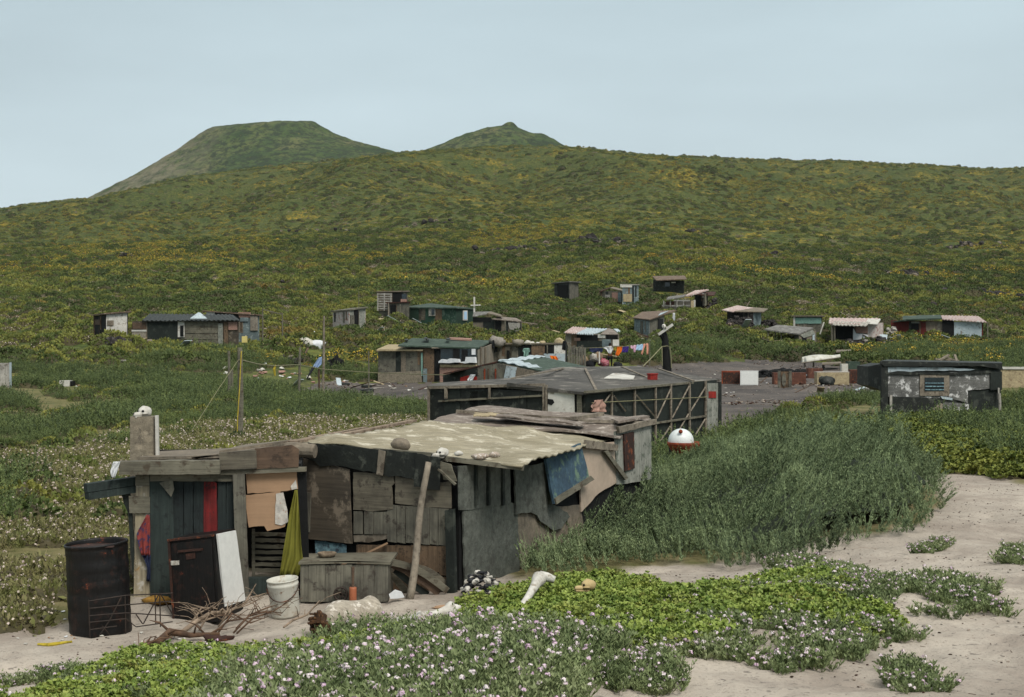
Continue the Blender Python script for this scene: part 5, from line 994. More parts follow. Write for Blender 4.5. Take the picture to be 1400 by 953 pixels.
feat(s, w, 'pink_panel', 'pink_panel', (837, 400, 845, 413), .03, .03); feat(s, w, 'chalk_patch', 'white_peel', (828, 403, 834, 407), .03, .02, .7); feat(s, w, 'grey_panel', 'blue_grey', (845.5, 400, 850, 413), .05, .03)
s, w, sr, _ = shack('hut', 'narrow upright hut of white trimmed panels beside the rusty gabled hut', 'hut', (851, 154), (873, 154), None, (390, 390), depth=2, wall='blue_grey', roof='white_peel', over=.1, th=.1)
feat(s, w, 'header', 'white_dirty', (848, 388.5, 864, 393), .05, .05); feat(s, w, 'beige_panel', 'cream', (852, 402, 864, 412.5), .04, .04); feat(s, w, 'opening', 'void', (864.5, 391, 866.5, 413), .04, .03)
s, w, sr, _ = shack('hut', 'black board hut with a brown roof, highest on the slope', 'hut', (893, 168), (935, 166), None, (382, 383.5), depth=3.2, wall='tar_black', roof=None)
sheet4(s, 'roof', 'roof_brown', [(897, 384, 166.5), (939, 382.5, 165), (936, 377.8, 170), (892, 378.5, 171)], .1); feat(s, w, 'window_opening', 'glass_dark', (909, 386, 916, 392), .03, .02); feat(s, w, 'white_mark', 'white_dirty', (918, 385.5, 924, 387), .03, .02)
s, w, sr, _ = shack('shack', 'grey walled shack with a railed front and a white end post', 'shack', (908, 146), (945, 144), (951, 146), (414, 412, 410), wall='plaster', side='white_dirty', roof=None)
sheet4(s, 'roof', 'roof_grey', [(911, 410.5, 145), (935, 407, 145), (938, 404, 148), (914, 407, 148)], .12); feat(s, w, 'brown_panel', 'rust', (911, 412, 922, 417.5), .05, .04); feat(s, w, 'rail', 'white_peel', (906, 417, 944, 419), .1, .06); feat(s, w, 'rail', 'white_peel', (922, 410, 944, 412), .1, .06)
for x in (908, 917, 926, 935): feat(s, w, 'baluster', 'white_peel', (x, 411, x+1.4, 420), .16, .04)
post(946.5, 143.5, 411, .28, 'cream', s, 'end_post', r=False)
s, w, sr, _ = shack('shack', 'dark open shack with a sagging white roof beside the rubble pile', 'shack', (950, 148), (967, 146), None, (403, 401), depth=3, wall='void', roof=None)
sheet4(s, 'roof', 'galv_pink', [(937, 404, 145), (951, 401, 145.5), (969, 395.5, 149), (950, 397, 149)], .12, corr=5); sheet4(s, 'roof', 'rust', [(952, 403, 146), (976, 405, 146), (979, 400, 149), (955, 400, 149)], .1); post(964, 145, 401, .25, 'wood_grey', s); feat(s, w, 'white_mark', 'white_dirty', (962.5, 401, 966, 407), .2, .03)
def rockpile(name, label, x0, x1, Y, hpx, n, mat='lava', depth=1.2, seed=1, sz=.22, cat='rubble', kind='stuff'):
    rr = random.Random(seed); g = G()
    for _ in range(n):
        x = rr.uniform(x0, x1); t = (x-x0)/(x1-x0); y = Y+rr.uniform(-depth/2, depth/2); hh = hpx/F*Y*min(1, 4*t*(1-t)+.25)*rr.random()**1.3*(1-abs(y-Y)/depth); s_ = sz*rr.uniform(.5, 1.4); p = gpx(x, y); p.z += hh
        g.blob(p, (s_*1.2, s_, s_*.8), .35, rr.randrange(999), 7, 5, rr.uniform(0, 3))
    return g.build(name, mat, None, label, cat, None, kind)
rockpile('lava_rubble', 'dark rubble pile beside the sagging white roofed shack', 968, 982, 146, 14, 60, seed=2)
s, w, sr, _ = shack('hut', 'hut of piled dark stones with a white sheet roof and grey door', 'hut', (994, 133), (1030, 132), (1041, 134), (425, 427, 426), wall='lava', side='blue_grey', roof=None)
sheet4(s, 'roof', 'galv_pink', [(987, 424.5, 132), (1002, 427, 131.5), (1030, 422, 135), (1008, 418.5, 136)], .08); sheet4(s, 'roof', 'tar_brown', [(1004, 426.5, 131.7), (1044, 427, 132), (1050, 423, 136), (1028, 421, 136)], .08)
rockpile('lava_rubble', 'stacked dark stones in front of the stone hut', 993, 1031, 131.6, 15, 130, seed=3, sz=.2, depth=.8); rockpile('lava_rubble', 'stacked dark stones right of the stone hut', 1042, 1062, 132.5, 13, 80, seed=4, sz=.2)
G().beam(P(1020, 420, 133), P(1025, 412, 133), .08, .08).build('stick', 'wood_pale', None, 'short pale stick poking up over the stone hut roof', 'stick')
s, w, sr, _ = shack('shelter', 'open sided shelter with a grey plank roof and stone end wall', 'shelter', (1086, 117), (1092, 116), (1116, 118), (458, 457.5, 452), wall='wood_grey_v', side='tar_brown', roof=None)
sheet4(s, 'roof', 'roof_grey', [(1045, 451.5, 117), (1092, 458, 115.5), (1112, 449.5, 120), (1063, 445.5, 121)], .1); post(1050, 117, 452, .14, parent=s); post(1068, 116.6, 454, .12, parent=s); post(1060, 120, 448, .12, parent=s); G().beam(P(1047, 464, 116.8), P(1086, 469, 116.2), .08, .08).build('rail', 'wood_grey', s)
feat(s, sr, 'doorway', 'void', (1096, 459, 1102, 478), .03, .03); feat(s, sr, 'gable_panel', 'white_mould', [(1093, 458), (1110, 451), (1114, 457), (1098, 462)], .05, .03); feat(s, sr, 'white_patch', 'galv', (1110, 456, 1113, 465), .05, .03)
G().box(gpx(1114, 113.5)+Vector((0, 0, .15)), (.5, .3, .25), .2).build('white_crate', 'white_dirty', None, 'small white crate on the grass by the open shelter', 'crate')
s, w, sr, _ = shack('shed', 'dark shed with a mint upper panel behind the open shelter', 'shed', (1086, 125), (1124, 124), None, (433, 433), depth=3, wall='wood_grey_v', roof='tar_brown', over=.25, th=.1)
feat(s, w, 'mint_panel', 'mint', (1087.5, 434.5, 1123, 442.5), .03, .04); feat(s, w, 'white_post', 'white_dirty', (1085, 433.5, 1087.4, 447), .05, .06); G().beam(P(1121, 457, 122), P(1126.5, 440.5, 122), .1, .1).build('leaning_board', 'white_dirty', s)
s, w, sr, _ = shack('shack', 'ramshackle shack with patchy whitish roof sheets and striped end', 'shack', (1136, 120), (1186, 120), (1208, 122), (443, 443, 441), wall='tar_brown', side='red_white_peel', roof=None)
sheet4(s, 'roof', 'galv_pink', [(1133, 441.5, 119), (1176, 443, 118.5), (1203, 435, 123), (1134, 434.5, 124)], .1, corr=12); sheet4(s, 'roof_sheet', 'white_peel', [(1138, 445, 118.4), (1184, 446.5, 118), (1190, 441, 119.5), (1140, 440, 119.6)], .05, corr=9).location = (0, 0, .05)
sheet4(s, 'roof_sheet', 'white_dirty', [(1183, 444, 119), (1200, 445, 119.5), (1204, 438.5, 123), (1187, 438, 122)], .08).location = (0, 0, .08)
feat(s, w, 'opening', 'void', (1142, 446, 1165, 464), .03, .03); feat(s, w, 'white_cloth', 'white_cloth', [(1166, 449), (1170, 456), (1186, 458), (1186, 464), (1166, 465)], .1, .1, .8); feat(s, w, 'pink_panel', 'pink_panel', (1170, 447, 1186, 455), .05, .04); post(1137, 118.6, 443, .12, parent=s); post(1141, 118.6, 444, .1, parent=s)
rockpile('lava_rubble', 'dark retaining rubble below the ramshackle shack', 1140, 1222, 118.3, 9, 200, seed=5, sz=.24, depth=1.5); rockpile('pale_rubble', 'pale broken blocks along the retaining rubble', 1140, 1240, 118, 8, 60, 'stone_pale', 2, 6, .16)
s, w, sr, _ = shack('shack', 'long red walled shack with a black opening and a white sheet end', 'shack', (1218, 126), (1344, 124), None, (438, 440), depth=4, wall='red_wall', roof=None)
sheet4(s, 'roof', 'roof_green', [(1219, 441, 125.6), (1240, 437.5, 124.8), (1288, 435.8, 124.6), (1285, 431.5, 130)], .08); sheet4(s, 'roof', 'galv_pink', [(1288, 436, 124.6), (1349, 440, 123.4), (1337, 432, 130), (1274, 430.8, 130)], .08, corr=14)
sheet4(s, 'roof', 'roof_green', [(1234, 438.5, 124.9), (1288, 436.4, 124.5), (1286, 431.5, 130), (1234, 433, 130)], .08); feat(s, w, 'window_opening', 'void', (1246, 442, 1256, 451), .04, .03); feat(s, w, 'window_header', 'white_mould', (1246, 439.5, 1257, 442), .05, .03); feat(s, w, 'opening', 'void', (1288, 437, 1304, 466), .04, .03)
feat(s, w, 'white_sheet', 'galv', (1304.5, 440, 1342, 466), .04, .04); feat(s, w, 'brown_panel', 'cream', (1258, 459, 1267, 465), .05, .04); feat(s, w, 'batten', 'wood_brown_v', (1257, 440, 1258.6, 464), .04, .04); post(1314, 122.5, 452, .11, 'wood_pale', s); post(1350, 122.5, 440, .11, 'wood_grey', s); G().box(gpx(1251, 123.5)+Vector((0, 0, .25)), (.35, .3, .4)).build('white_crate', 'white_dirty', None, 'white bin against the red wall under the window', 'crate')
rockpile('pale_rubble', 'tumbled bright scraps at the left end of the red shack', 1212, 1226, 125, 22, 40, 'white_peel', 1.2, 9, .16); 

# ---- black and silver shack on the right
s18, w, sr, _ = shack('shack', 'black tarred shack with weathered silver boards and a barred window', 'shack', (1205, 47), (1367, 48), None, (498, 501), depth=3.6, wall='tar_green', roof='tar_black', over=.06, th=.1)
feat(s18, w, 'white_strip', 'galv', [(1212, 502), (1300, 502.5), (1332, 505), (1325, 506.5), (1260, 507), (1230, 509), (1212, 509)], .03, .03, .5); feat(s18, w, 'eave_edge', 'tar_black', [(1212, 509.5), (1226, 507), (1255, 509), (1290, 510), (1352, 506.5), (1352, 510), (1300, 512.5), (1212, 512)], .06, .05, .4)
feat(s18, w, 'silver_boards', 'silver_board', [(1212, 511.5), (1352, 508), (1352, 531), (1322, 534), (1322, 551), (1298, 545), (1212, 542)], .02, .03, .5); 
wf = feat(s18, w, 'window_frame', 'wood_pale', (1256, 512, 1296, 541), .05, .04, .3); feat(s18, w, 'pane', 'glass_dark', (1262, 516, 1288.5, 534.5), .092, .01, .0, par=wf)
for y in (523, 527.5, 532): feat(s18, w, 'bar', 'sky_paint', (1262.5, y, 1288, y+1.2), .105, .02, .2, par=wf)
feat(s18, w, 'ledge', 'galv', [(1284, 541.5), (1300, 544), (1300, 547), (1286, 545)], .06, .04); feat(s18, w, 'black_sheet', 'tar_black', [(1217, 542), (1299, 545), (1297, 575), (1217, 575)], .045, .02, .6); feat(s18, w, 'brown_scrap', 'wood_pale', [(1282, 552), (1287, 551), (1285, 575), (1276, 575), (1274, 558)], .08, .02, .6); feat(s18, w, 'lower_panel', 'silver_board', [(1287, 550), (1322, 552), (1323, 560), (1310, 563), (1287, 566)], .06, .03, .6)
feat(s18, w, 'corner_post', 'tar_black', (1203, 497, 1212, 580), .03, .08); feat(s18, w, 'dark_panel', 'tar_green', (1352, 508, 1368, 533), .04, .05); feat(s18, w, 'side_post', 'white_peel', (1361, 530, 1363, 546), .12, .04); post(1366.5, 47.6, 538, .1, 'white_peel', s18, lean=0); feat(s18, w, 'lath', 'white_peel', (1214, 540, 1217, 580), .1, .04)
G().slab(w, [(1203, 498), (1232, 494), (1300, 496), (1352, 497), (1366, 499), (1368, 505), (1340, 500.5), (1206, 501)], .09, .06, .6).build('roof_roll', 'tar_black', s18)
bx_ = G(); bx_.prism([P(1187, 501, 50), P(1207, 497, 49), P(1209, 535, 49), P(1187, 527, 50)], Vector((0, 1.6, 0))); bx_.build('side_annexe', 'tar_black', s18)

# ---- objects on the lot
def abox(name, label, cat, x0, y0, x1, y1, Y, depth, mat, mat2=None, rz=0, group=None, lidmat=None):
    w_ = (x1-x0)/F*Y; c = gpx((x0+x1)/2, Y); h_ = (HY-y0)/F*Y+HC-c.z; h_ = max(h_, .2); root = thing(name, label, cat, c, group)
    g = G().box(c+Vector((0, depth/2, h_/2)), (w_, depth, h_), rz); g.build('body', mat, root); R = Matrix.Rotation(rz, 3, 'Z')
    g = G().box(c+Vector((0, depth/2, 0))+R@Vector((0, -depth/2-.008, h_*.5)), (w_*.9, .02, h_*.88), rz); g.build('front_panel', mat2 or mat, root)
    g = G().box(c+Vector((0, depth/2, h_+.012)), (w_*1.02, depth*1.02, .03), rz); g.build('top', lidmat or mat, root); FOOT.append([(c.x-w_/2, c.y), (c.x+w_/2, c.y), (c.x+w_/2, c.y+depth), (c.x-w_/2, c.y+depth)]); return root
abox('cabinet', 'rusty orange metal cabinet lying on the gravel lot', 'cabinet', 988, 508, 1013, 524, 80, .7, 'rust_orange', 'rust', -.12)
abox('appliance', 'white enamel appliance next to the rusty orange cabinet', 'appliance', 1014, 508, 1038, 524.5, 79, .75, 'white_enamel', None, -.2)
abox('chest', 'long low brown chest behind the grey framed panel', 'chest', 1058, 510, 1102, 526, 80, .6, 'brown_box')
abox('chest', 'dark brown chest behind the tan cardboard box', 'chest', 1105, 504, 1125, 520, 86, .6, 'brown_box')
abox('cardboard_box', 'long tan cardboard box on the gravel with a black lump before it', 'box', 1117, 509, 1161, 526.5, 79, .7, 'cream', None, .03, lidmat='paper_torn')
abox('chest', 'dark brown chest right of the tan cardboard box', 'chest', 1163, 506, 1188, 525, 80, .6, 'brown_box', 'rust')
abox('bin', 'grey green bin standing behind the brown chests', 'bin', 1160, 495, 1176, 506, 92, .8, 'roof_green')
abox('tub', 'white tub left of the grey green bin', 'tub', 1150.5, 498, 1159.5, 507, 90, .4, 'plastic_white')
pf = thing('framed_panel', 'upright grey framed panel with a worn oval middle on the lot', 'panel', gpx(1073, 77.5)); wq = Wall((1063, 77.5), (1083, 77.3))
feat(pf, wq, 'backing', 'wood_brown_v', (1066, 508, 1080, 530), .0, .05); feat(pf, wq, 'side_board', 'wood_grey_v', (1063.5, 507, 1067.5, 530.5), .05, .05); feat(pf, wq, 'side_board', 'wood_grey_v', (1078.5, 507, 1082.5, 530), .05, .05)
feat(pf, wq, 'oval', 'wood_grey_v', [(1070+3*math.cos(t)+2, 519+9*math.sin(t)) for t in np.linspace(0, 6.28, 13)[:-1]], .06, .06, 0)
G().blob(P(1131, 522, 78.2), (.46, .35, .34), .2, 44, 18, 10).build('tarp_heap', 'tar_black', None, 'black domed lump in front of the tan cardboard box', 'heap', smooth=True)
g = G(); rr = random.Random(8)
for k in range(90): x = 1039+64*rr.random(); g.blob(gpx(x, 88+rr.uniform(-.5, .5))+Vector((0, 0, .35*rr.random())), (.3, .2, .14), .3, k, 8, 5)
g.build('net_pile', 'void', None, 'long low heap of black netting on the gravel lot', 'nets')
FOOT.append([(gpx(1036, 87).x, 87), (gpx(1106, 87).x, 87), (gpx(1106, 89).x, 89), (gpx(1036, 89).x, 89)])
# boat on a stand
bt = thing('rowing_boat', 'small white boat turned over on trestles at the edge of the lot', 'boat', gpx(1122, 97)); g = G(); vs = []; n, m = 24, 10
for j in range(n+1):
    t = j/n; x = 1096.5+52*t; y = 496-7.5*t; c_ = P(x, y, 97+.5*t); wd = .62*math.sin(math.pi*min(1, .15+.85*t)*.97)**.6*(1 if t > .05 else .5); ht = .46*(1-.25*t)
    for i in range(m+1): a = math.pi*i/m; vs.append(c_+Vector((0, -math.cos(a)*wd, math.sin(a)*ht*(.6+.4*math.sin(math.pi*min(1, .2+t))))))
g.add(vs, [(j*(m+1)+i, j*(m+1)+i+1, (j+1)*(m+1)+i+1, (j+1)*(m+1)+i) for j in range(n) for i in range(m)]+[tuple(range(m+1)), tuple(n*(m+1)+i for i in range(m, -1, -1))]); g.build('hull', 'boat_white', bt, smooth=False)
G().tube([P(1096, 496, 96.4), P(1122, 492.5, 96.5), P(1149, 488.6, 96.8)], .035, 6).build('gunwale', 'wood_pale', bt)
tb = thing('table', 'dark trestle table under the right end of the boat', 'table', gpx(1137, 94)); G().prism([P(1124, 499, 93.6), P(1150, 498, 93.6), P(1150, 496, 95.5), P(1124, 497, 95.5)], Vector((0, 0, .08))).build('tabletop', 'tar_brown', tb)
for x, y in ((1125, 93.7), (1149, 93.7), (1126, 95.3), (1149, 95.3)): post(x, y, 499, .14, 'void', tb, 'leg')
for x in (1100, 1112): post(x, 97, 495, .12, 'tar_brown', None, 'trestle_post', label='short dark prop under the boat, %s' % ('at its left tip' if x == 1100 else 'a step in from the left tip'), cat='prop')
tb = thing('table', 'tall grey table behind the boat', 'table', gpx(1154, 103)); G().prism([P(1143, 482, 103), P(1164, 481, 103), P(1163, 479.6, 104.5), P(1144, 480, 104.5)], Vector((0, 0, .1))).build('tabletop', 'wood_pale', tb)
for x in (1147, 1157, 1161): post(x, 103.6, 481, .12, 'wood_grey', tb, 'leg')
# planks and rubble behind the black and silver shack
for k, (a, b_, lb) in enumerate((((1278, 491, 70), (1310, 493, 70.5), 'long pale plank lying across the wood heap'), ((1284, 493, 69.6), (1297, 485.5, 70), 'short pale plank leaning up in the wood heap'), ((1305, 485, 70.2), (1308, 494, 70), 'upright stub of wood in the wood heap'), ((1290, 487, 70), (1306, 493, 70), 'slanting plank at the right of the wood heap'))):
    G().beam(P(*a), P(*b_), .12, .08).build('plank', 'wood_pale', None, lb, 'plank', 'wood heap behind the black and silver shack')
rockpile('pale_rubble', 'brownish rubble heap behind the black and silver shack', 1272, 1350, 72, 5, 90, 'tar_brown', 2, 10, .14)
sh2 = thing('wall', 'low pale brown wall behind the black and silver shack at the right edge', 'wall', gpx(1390, 62)); wq = Wall((1366, 62), (1420, 62)); feat(sh2, wq, 'masonry', 'cream', (1366, 505, 1425, 530), 0, .2); feat(sh2, wq, 'coping', 'white_dirty', (1366, 501.5, 1426, 504.8), .0, .25)
# tree trunk post with skull and crossboard
tp = gpx(911, 62); tk = thing('trunk_post', 'black tree trunk post bound with rope behind the black shack', 'post', tp)
g = G(); g.tube([tp-Vector((0, 0, .3)), P(912, 503, 62), P(910, 480, 62), P(909, 462, 62), P(907, 450, 62)], [.24, .20, .17, .14, .10], 12); g.tube([P(909, 468, 62), P(904, 460, 61.9), P(900, 457, 61.8)], [.08, .06, .04], 8)
g.build('trunk', 'void', tk, smooth=True); G().beam(P(900, 457.5, 61.7), P(920, 443.5, 61.7), .08, .11).build('crossboard', 'white_dirty', tk)
g = G(); g.tube([P(905, 474, 61.75), P(912, 473, 61.7), P(916, 474, 61.8), P(917.5, 490, 61.8), P(918, 503, 61.8)], .022, 6); g.tube([P(905, 475, 61.75), P(905.5, 500, 61.75)], .022, 6); g.build('rope_binding', 'rope', tk)
G().tube([P(905, 474, 61.7), P(893, 487, 60), P(879, 501, 58)], .022, 6).build('guy_rope', 'rope', None, 'slanting rope from the trunk post down over the roof', 'rope')
skull('animal_skull', 'white skull fixed on top of the black trunk post', P(908, 449, 61.8), .95, math.radians(10))
# posts, ropes in the left middle
post(328, 38, 475, .16, 'wood_grey', None, 'wooden_pole', label='thick grey pole with a yellow rope, nearest of the rope poles', cat='pole', group='rope poles', pybase=612)
post(313, 62, 480, .13, 'wood_grey', None, 'wooden_pole', label='pole just behind and left of the thick grey pole', cat='pole', group='rope poles'); post(317, 62.5, 505, .12, 'wood_grey', None, 'wooden_pole', label='short stub beside the pole left of the thick grey pole', cat='pole', group='rope poles')
post(408, 65, 475, .12, 'wood_grey', None, 'wooden_pole', label='crooked pole halfway along the yellow rope', cat='pole', group='rope poles', lean=2); post(441, 74, 432, .13, 'wood_pale', None, 'wooden_pole', label='tallest thin pole, beside the blue cloth', cat='pole', group='rope poles', lean=2); post(436, 74, 504, .11, 'wood_brown', None, 'wooden_pole', label='short post at the foot of the tallest pole', cat='pole', group='rope poles')
post(504, 79, 480, .08, 'wood_grey', None, 'wooden_pole', label='slim dark pole left of the grey green-roofed shack', cat='pole', group='rope poles')
G().tube([P(328, 492, 37.9)]+[P(328+80*t, 492+6*t+5*math.sin(math.pi*t), 38+27*t) for t in (.3, .6, .9)]+[P(410, 499, 65), P(443, 505, 74), P(520, 510, 80), P(600, 512.5, 70), P(700, 514, 60)], .022, 5).build('rope_line', 'rope', None, 'long yellowish rope strung across the left middle', 'rope')
g = G(); g.tube([P(330, 480, 37.9), P(327.5, 530, 37.85), P(325, 570, 37.8), P(324, 612, 37.8)], .014, 6); g.build('yellow_rope', 'yellow_rope', None, 'yellow rope hanging down along the thick grey pole', 'rope')
G().tube([P(326, 492, 37.9), P(300, 530, 36), P(262, 589, 33)], .008, 5).build('guy_rope', 'rope', None, 'thin guy rope running down left from the thick grey pole', 'rope')
G().tube([P(377, 499, 55), P(375, 505, 55), P(376, 514, 55)], [.03, .06, .03], 6).build('rope_tangle', 'yellow_rope', None, 'yellow tangle hanging from the long rope', 'rope')
cloth('cloth', 'light blue cloth hanging beside the tallest thin pole', Wall((425, 73.8), (445, 73.8)), edges([(436, 489), (429, 499), (428, 503)], [(440, 488), (440, 498), (434, 503)], 10), 'blue_cloth', 0, .06, 2)
G().tube([P(428, 503, 73.8), P(420, 517, 73)], [.09, .03], 6).build('dark_trousers', 'black_cloth', None, 'dark rag trailing below the light blue cloth', 'cloth')
G().blob(gpx(443, 73)+Vector((0, 0, .12)), (.6, .4, .18), .5, 90, 16, 8).build('red_net', 'red_thing', None, 'bright red netting on the ground by the tallest pole', 'net', smooth=True)
for k, (x, y, r_, m, lb) in enumerate(((420, 478, .62, 'plastic_white', 'left white plastic sack on the grass above the rope'), (434, 477, .55, 'white_cloth', 'right white plastic sack on the grass above the rope'), (432, 462, .25, 'white_cloth', 'small white scrap up the slope from the white sacks'))):
    c = gpx(x, 99 if k < 2 else 108)+Vector((0, 0, .25)); G().blob(c, (r_, r_*.7, r_*.6), .3, k+80, 14, 8).build('sack', m, None, lb, 'sack', smooth=True)
G().blob(gpx(457, 90)+Vector((0, 0, .3)), (.4, .3, .5), .5, 84, 12, 8).build('tarp_heap', 'void', None, 'small black heap right of the tallest pole', 'heap')
FOOT.append([(gpx(-40, 45).x, 52), (gpx(40, 45).x, 52), (gpx(25, 66).x, 67), (gpx(-40, 66).x, 67)]); FOOT.append([(gpx(76, 64).x, 64), (gpx(102, 64).x, 64), (gpx(102, 72).x, 72), (gpx(76, 72).x, 72)]); abox('cooler_box', 'white box with a dark right end on the far left grass', 'box', 81, 521, 95, 533, 71, .5, 'white_dirty'); abox('crate', 'dark right side of the white box, built as a black block', 'crate', 95.2, 522, 99, 533, 71.1, .5, 'void')  # separate black block makes the dark side of the white box
wq = Wall((-20, 66), (15, 66)); ws = thing('wall', 'tall white sheet wall at the left edge of the picture', 'wall', gpx(5, 66)); feat(ws, wq, 'sheet', 'white_peel', (-30, 496, 14.5, 545), 0, .12); feat(ws, wq, 'edge', 'galv', (14.6, 495.5, 16, 544), 0, .16)
jc = P(334.5, 464, 94); g = G(); g.box(jc, (.34, .2, .42)); g.build('jerrycan', 'plastic_yellow', None, 'pale yellow jerrycan raised on a stake right of the long dark shack', 'jerrycan'); G().lathe(jc+Vector((.08, 0, .21)), [(.04, 0), (.04, .05), (0, .05)], 10).build('cap', 'plastic_white', bpy.data.objects['jerrycan'])
post(334.5, 94.2, 469, .07, 'wood_grey', None, 'stake', label='thin stake under the pale yellow jerrycan', cat='stake')
for k, (x, lb, m) in enumerate(((250, 'white round pail in front of the long dark shack', 'plastic_white'), (266, 'white square pail in front of the long dark shack', 'plastic_white'), (280, 'low white basin in front of the long dark shack', 'white_dirty'), (228, 'orange brown basin in front of the long dark shack', 'rust_orange'))):
    c = gpx(x, 95.8); r_ = (.26, .16, .15, .35)[k]; h_ = (.3, .38, .2, .22)[k]; G().lathe(c+Vector((0, 0, .05)), [(0, 0), (r_*.8, 0), (r_, h_), (r_*.9, h_), (r_*.7, .04), (0, .04)], 4 if k == 1 else 14).build('pail', m, None, lb, 'pail', 'pails before the long dark shack')
# washing line
P1, P2 = P(828, 474.5, 91.8), P(888, 468.5, 91.8); WS = Wall((820, 91.8), (890, 91.8))
ln = G(); ln.tube([P(776, 474, 88), P(800, 476, 90)]+[P(824, 475, 91.7), P(860, 473, 91.8), P(887, 469, 91.8)], .015, 5); ln.build('clothes_line', 'rope', None, 'thin washing line above the gravel lot', 'line')
post(888, 92, 467, .07, 'wood_grey', None, 'line_pole', label='thin pole holding the right end of the washing line', cat='pole')
gw = 'washing'
for nm, lb, ct, m, L_, R_ in (('shirt', 'white shirt, brightest piece on the washing line', 'shirt', 'white_cloth', [(823, 475), (829, 478), (832, 483)], [(836, 473), (838, 477), (835, 484)]),
        ('cloth', 'mustard yellow cloth between the white shirt and the orange cloth', 'cloth', 'yellow_cloth', [(839, 474), (839, 479)], [(844, 474), (843, 480)]),
        ('cloth', 'bright orange cloth on the washing line', 'cloth', 'orange_cloth', [(843.5, 474), (843, 479), (841, 486)], [(851, 473), (850, 480), (845, 487)]),
        ('cloth', 'deep purple cloth on the washing line', 'cloth', 'purple_cloth', [(851.5, 474), (850, 482)], [(860, 473.5), (858, 482)]),
        ('cloth', 'pink cloth on the washing line', 'cloth', 'pink_cloth', [(862, 472.5), (862, 476), (866, 477), (866, 482)], [(870, 471.5), (870, 476), (869, 479), (868.5, 482)]),
        ('cloth', 'light blue cloth between the pink and peach pieces on the line', 'cloth', 'skyblue_cloth', [(870.5, 471.5), (869, 479)], [(880, 470), (878, 479)]),
        ('cloth', 'dark blue clothes bunched left of the white shirt', 'clothes', 'denim', [(806, 476), (806, 480), (810, 482)], [(824, 476), (824, 480), (822, 483)]),
        ('cloth', 'dark green garment hung left of the blue clothes', 'clothes', 'tar_green', [(791, 474), (791, 482), (793, 488)], [(800, 475), (799, 480), (796, 486)])):
    cloth(nm, lb, WS, edges(L_, R_, 9), m, .0, .05, 2, cat=ct, group=gw)
tr = thing('trousers', 'peach trousers at the right end of the washing line', 'trousers', P(884, 470, 91.8), gw)
for L_, R_ in (([(880, 470), (878, 477), (876, 485)], [(883.4, 469.6), (880.5, 477), (878.5, 485)]), ([(883.4, 469.6), (884, 477), (884, 485)], [(886.5, 469), (886.8, 477), (886, 485)])):
    o = cloth('trouser_leg', 'x', WS, edges(L_, R_, 9), 'peach_cloth', .0, .03, 1); del o['label']; del o['category']; o.parent = tr; o.location = o.location-tr.location
# person at the line
def person(name, label, base, joints, rads, edges_, mat, parts):
    root = thing(name, label, 'person', base)
    def sk(nm, js, rd, es, m, lv=2):
        me = bpy.data.meshes.new(nm); me.from_pydata([Vector(j) for j in js], es, []); o = bpy.data.objects.new(nm, me); COL.objects.link(o); o.parent = root; me.materials.append(M(m))
        md = o.modifiers.new('skin', 'SKIN'); 
        if not me.skin_vertices:
            bm = bmesh.new(); bm.from_mesh(me); bm.verts.layers.skin.verify(); bm.to_mesh(me); bm.free()
        for i, r in enumerate(rd): me.skin_vertices[0].data[i].radius = (r, r*.85) if not isinstance(r, tuple) else r
        me.skin_vertices[0].data[0].use_root = True
        o.modifiers.new('sub', 'SUBSURF').levels = lv; o.modifiers['sub'].render_levels = lv
        for p in me.polygons: p.use_smooth = True
        md.use_smooth_shade = True; return o
    sk('body', joints, rads, edges_, mat)
    for nm, js, rd, es, m in parts: sk(nm, js, rd, es, m)
    return root
pb = gpx(834, 92.6); hz = .0
J = [(0, 0, .92), (0, -.02, 1.15), (0, -.02, 1.38), (0, -.03, 1.50), (0, -.05, 1.60), (0, -.05, 1.70), (.17, -.02, 1.38), (.27, -.2, 1.22), (.22, -.42, 1.38), (-.17, -.02, 1.38), (-.28, -.2, 1.24), (-.24, -.42, 1.40), (.09, 0, .86), (.10, -.03, .48), (.10, .02, .08), (.11, -.14, .03), (-.09, 0, .86), (-.10, -.02, .48), (-.11, .03, .08), (-.12, -.12, .03)]
Rr = [(.15, .11), (.14, .10), (.16, .10), .055, .09, .085, .06, .045, .035, .06, .045, .035, .085, .06, .04, .035, .085, .06, .04, .035]
Ee = [(0, 1), (1, 2), (2, 3), (3, 4), (4, 5), (2, 6), (6, 7), (7, 8), (2, 9), (9, 10), (10, 11), (0, 12), (12, 13), (13, 14), (14, 15), (0, 16), (16, 17), (17, 18), (18, 19)]
sel = lambda ids: ([J[i] for i in ids], [tuple(k*1.16 for k in (Rr[i] if isinstance(Rr[i], tuple) else (Rr[i], Rr[i]*.85))) for i in ids])
def sub(ids):
    js, rd = sel(ids); mp = {v: k for k, v in enumerate(ids)}; return js, rd, [(mp[a], mp[b]) for a, b in Ee if a in mp and b in mp]
js, rd, es = sub([0, 1, 2, 6, 7, 9, 10]); js2, rd2, es2 = sub([0, 12, 13, 14, 16, 17, 18])
pr = person('person', 'person in a tan top and dark trousers standing behind the washing line', pb, J, Rr, Ee, 'skin', [('shirt', js, rd, es, 'tan_cloth'), ('trousers', js2, rd2, es2, 'black_cloth')])
hr = G().blob(pb+Vector((0, -.03, 1.69)), (.10, .115, .11), .05, 3); ORG[pr] = pb; hr.build('hair', 'hair', pr, smooth=True)
FOOT.append([(pb.x-.4, pb.y-.4), (pb.x+.4, pb.y-.4), (pb.x+.4, pb.y+.4), (pb.x-.4, pb.y+.4)])
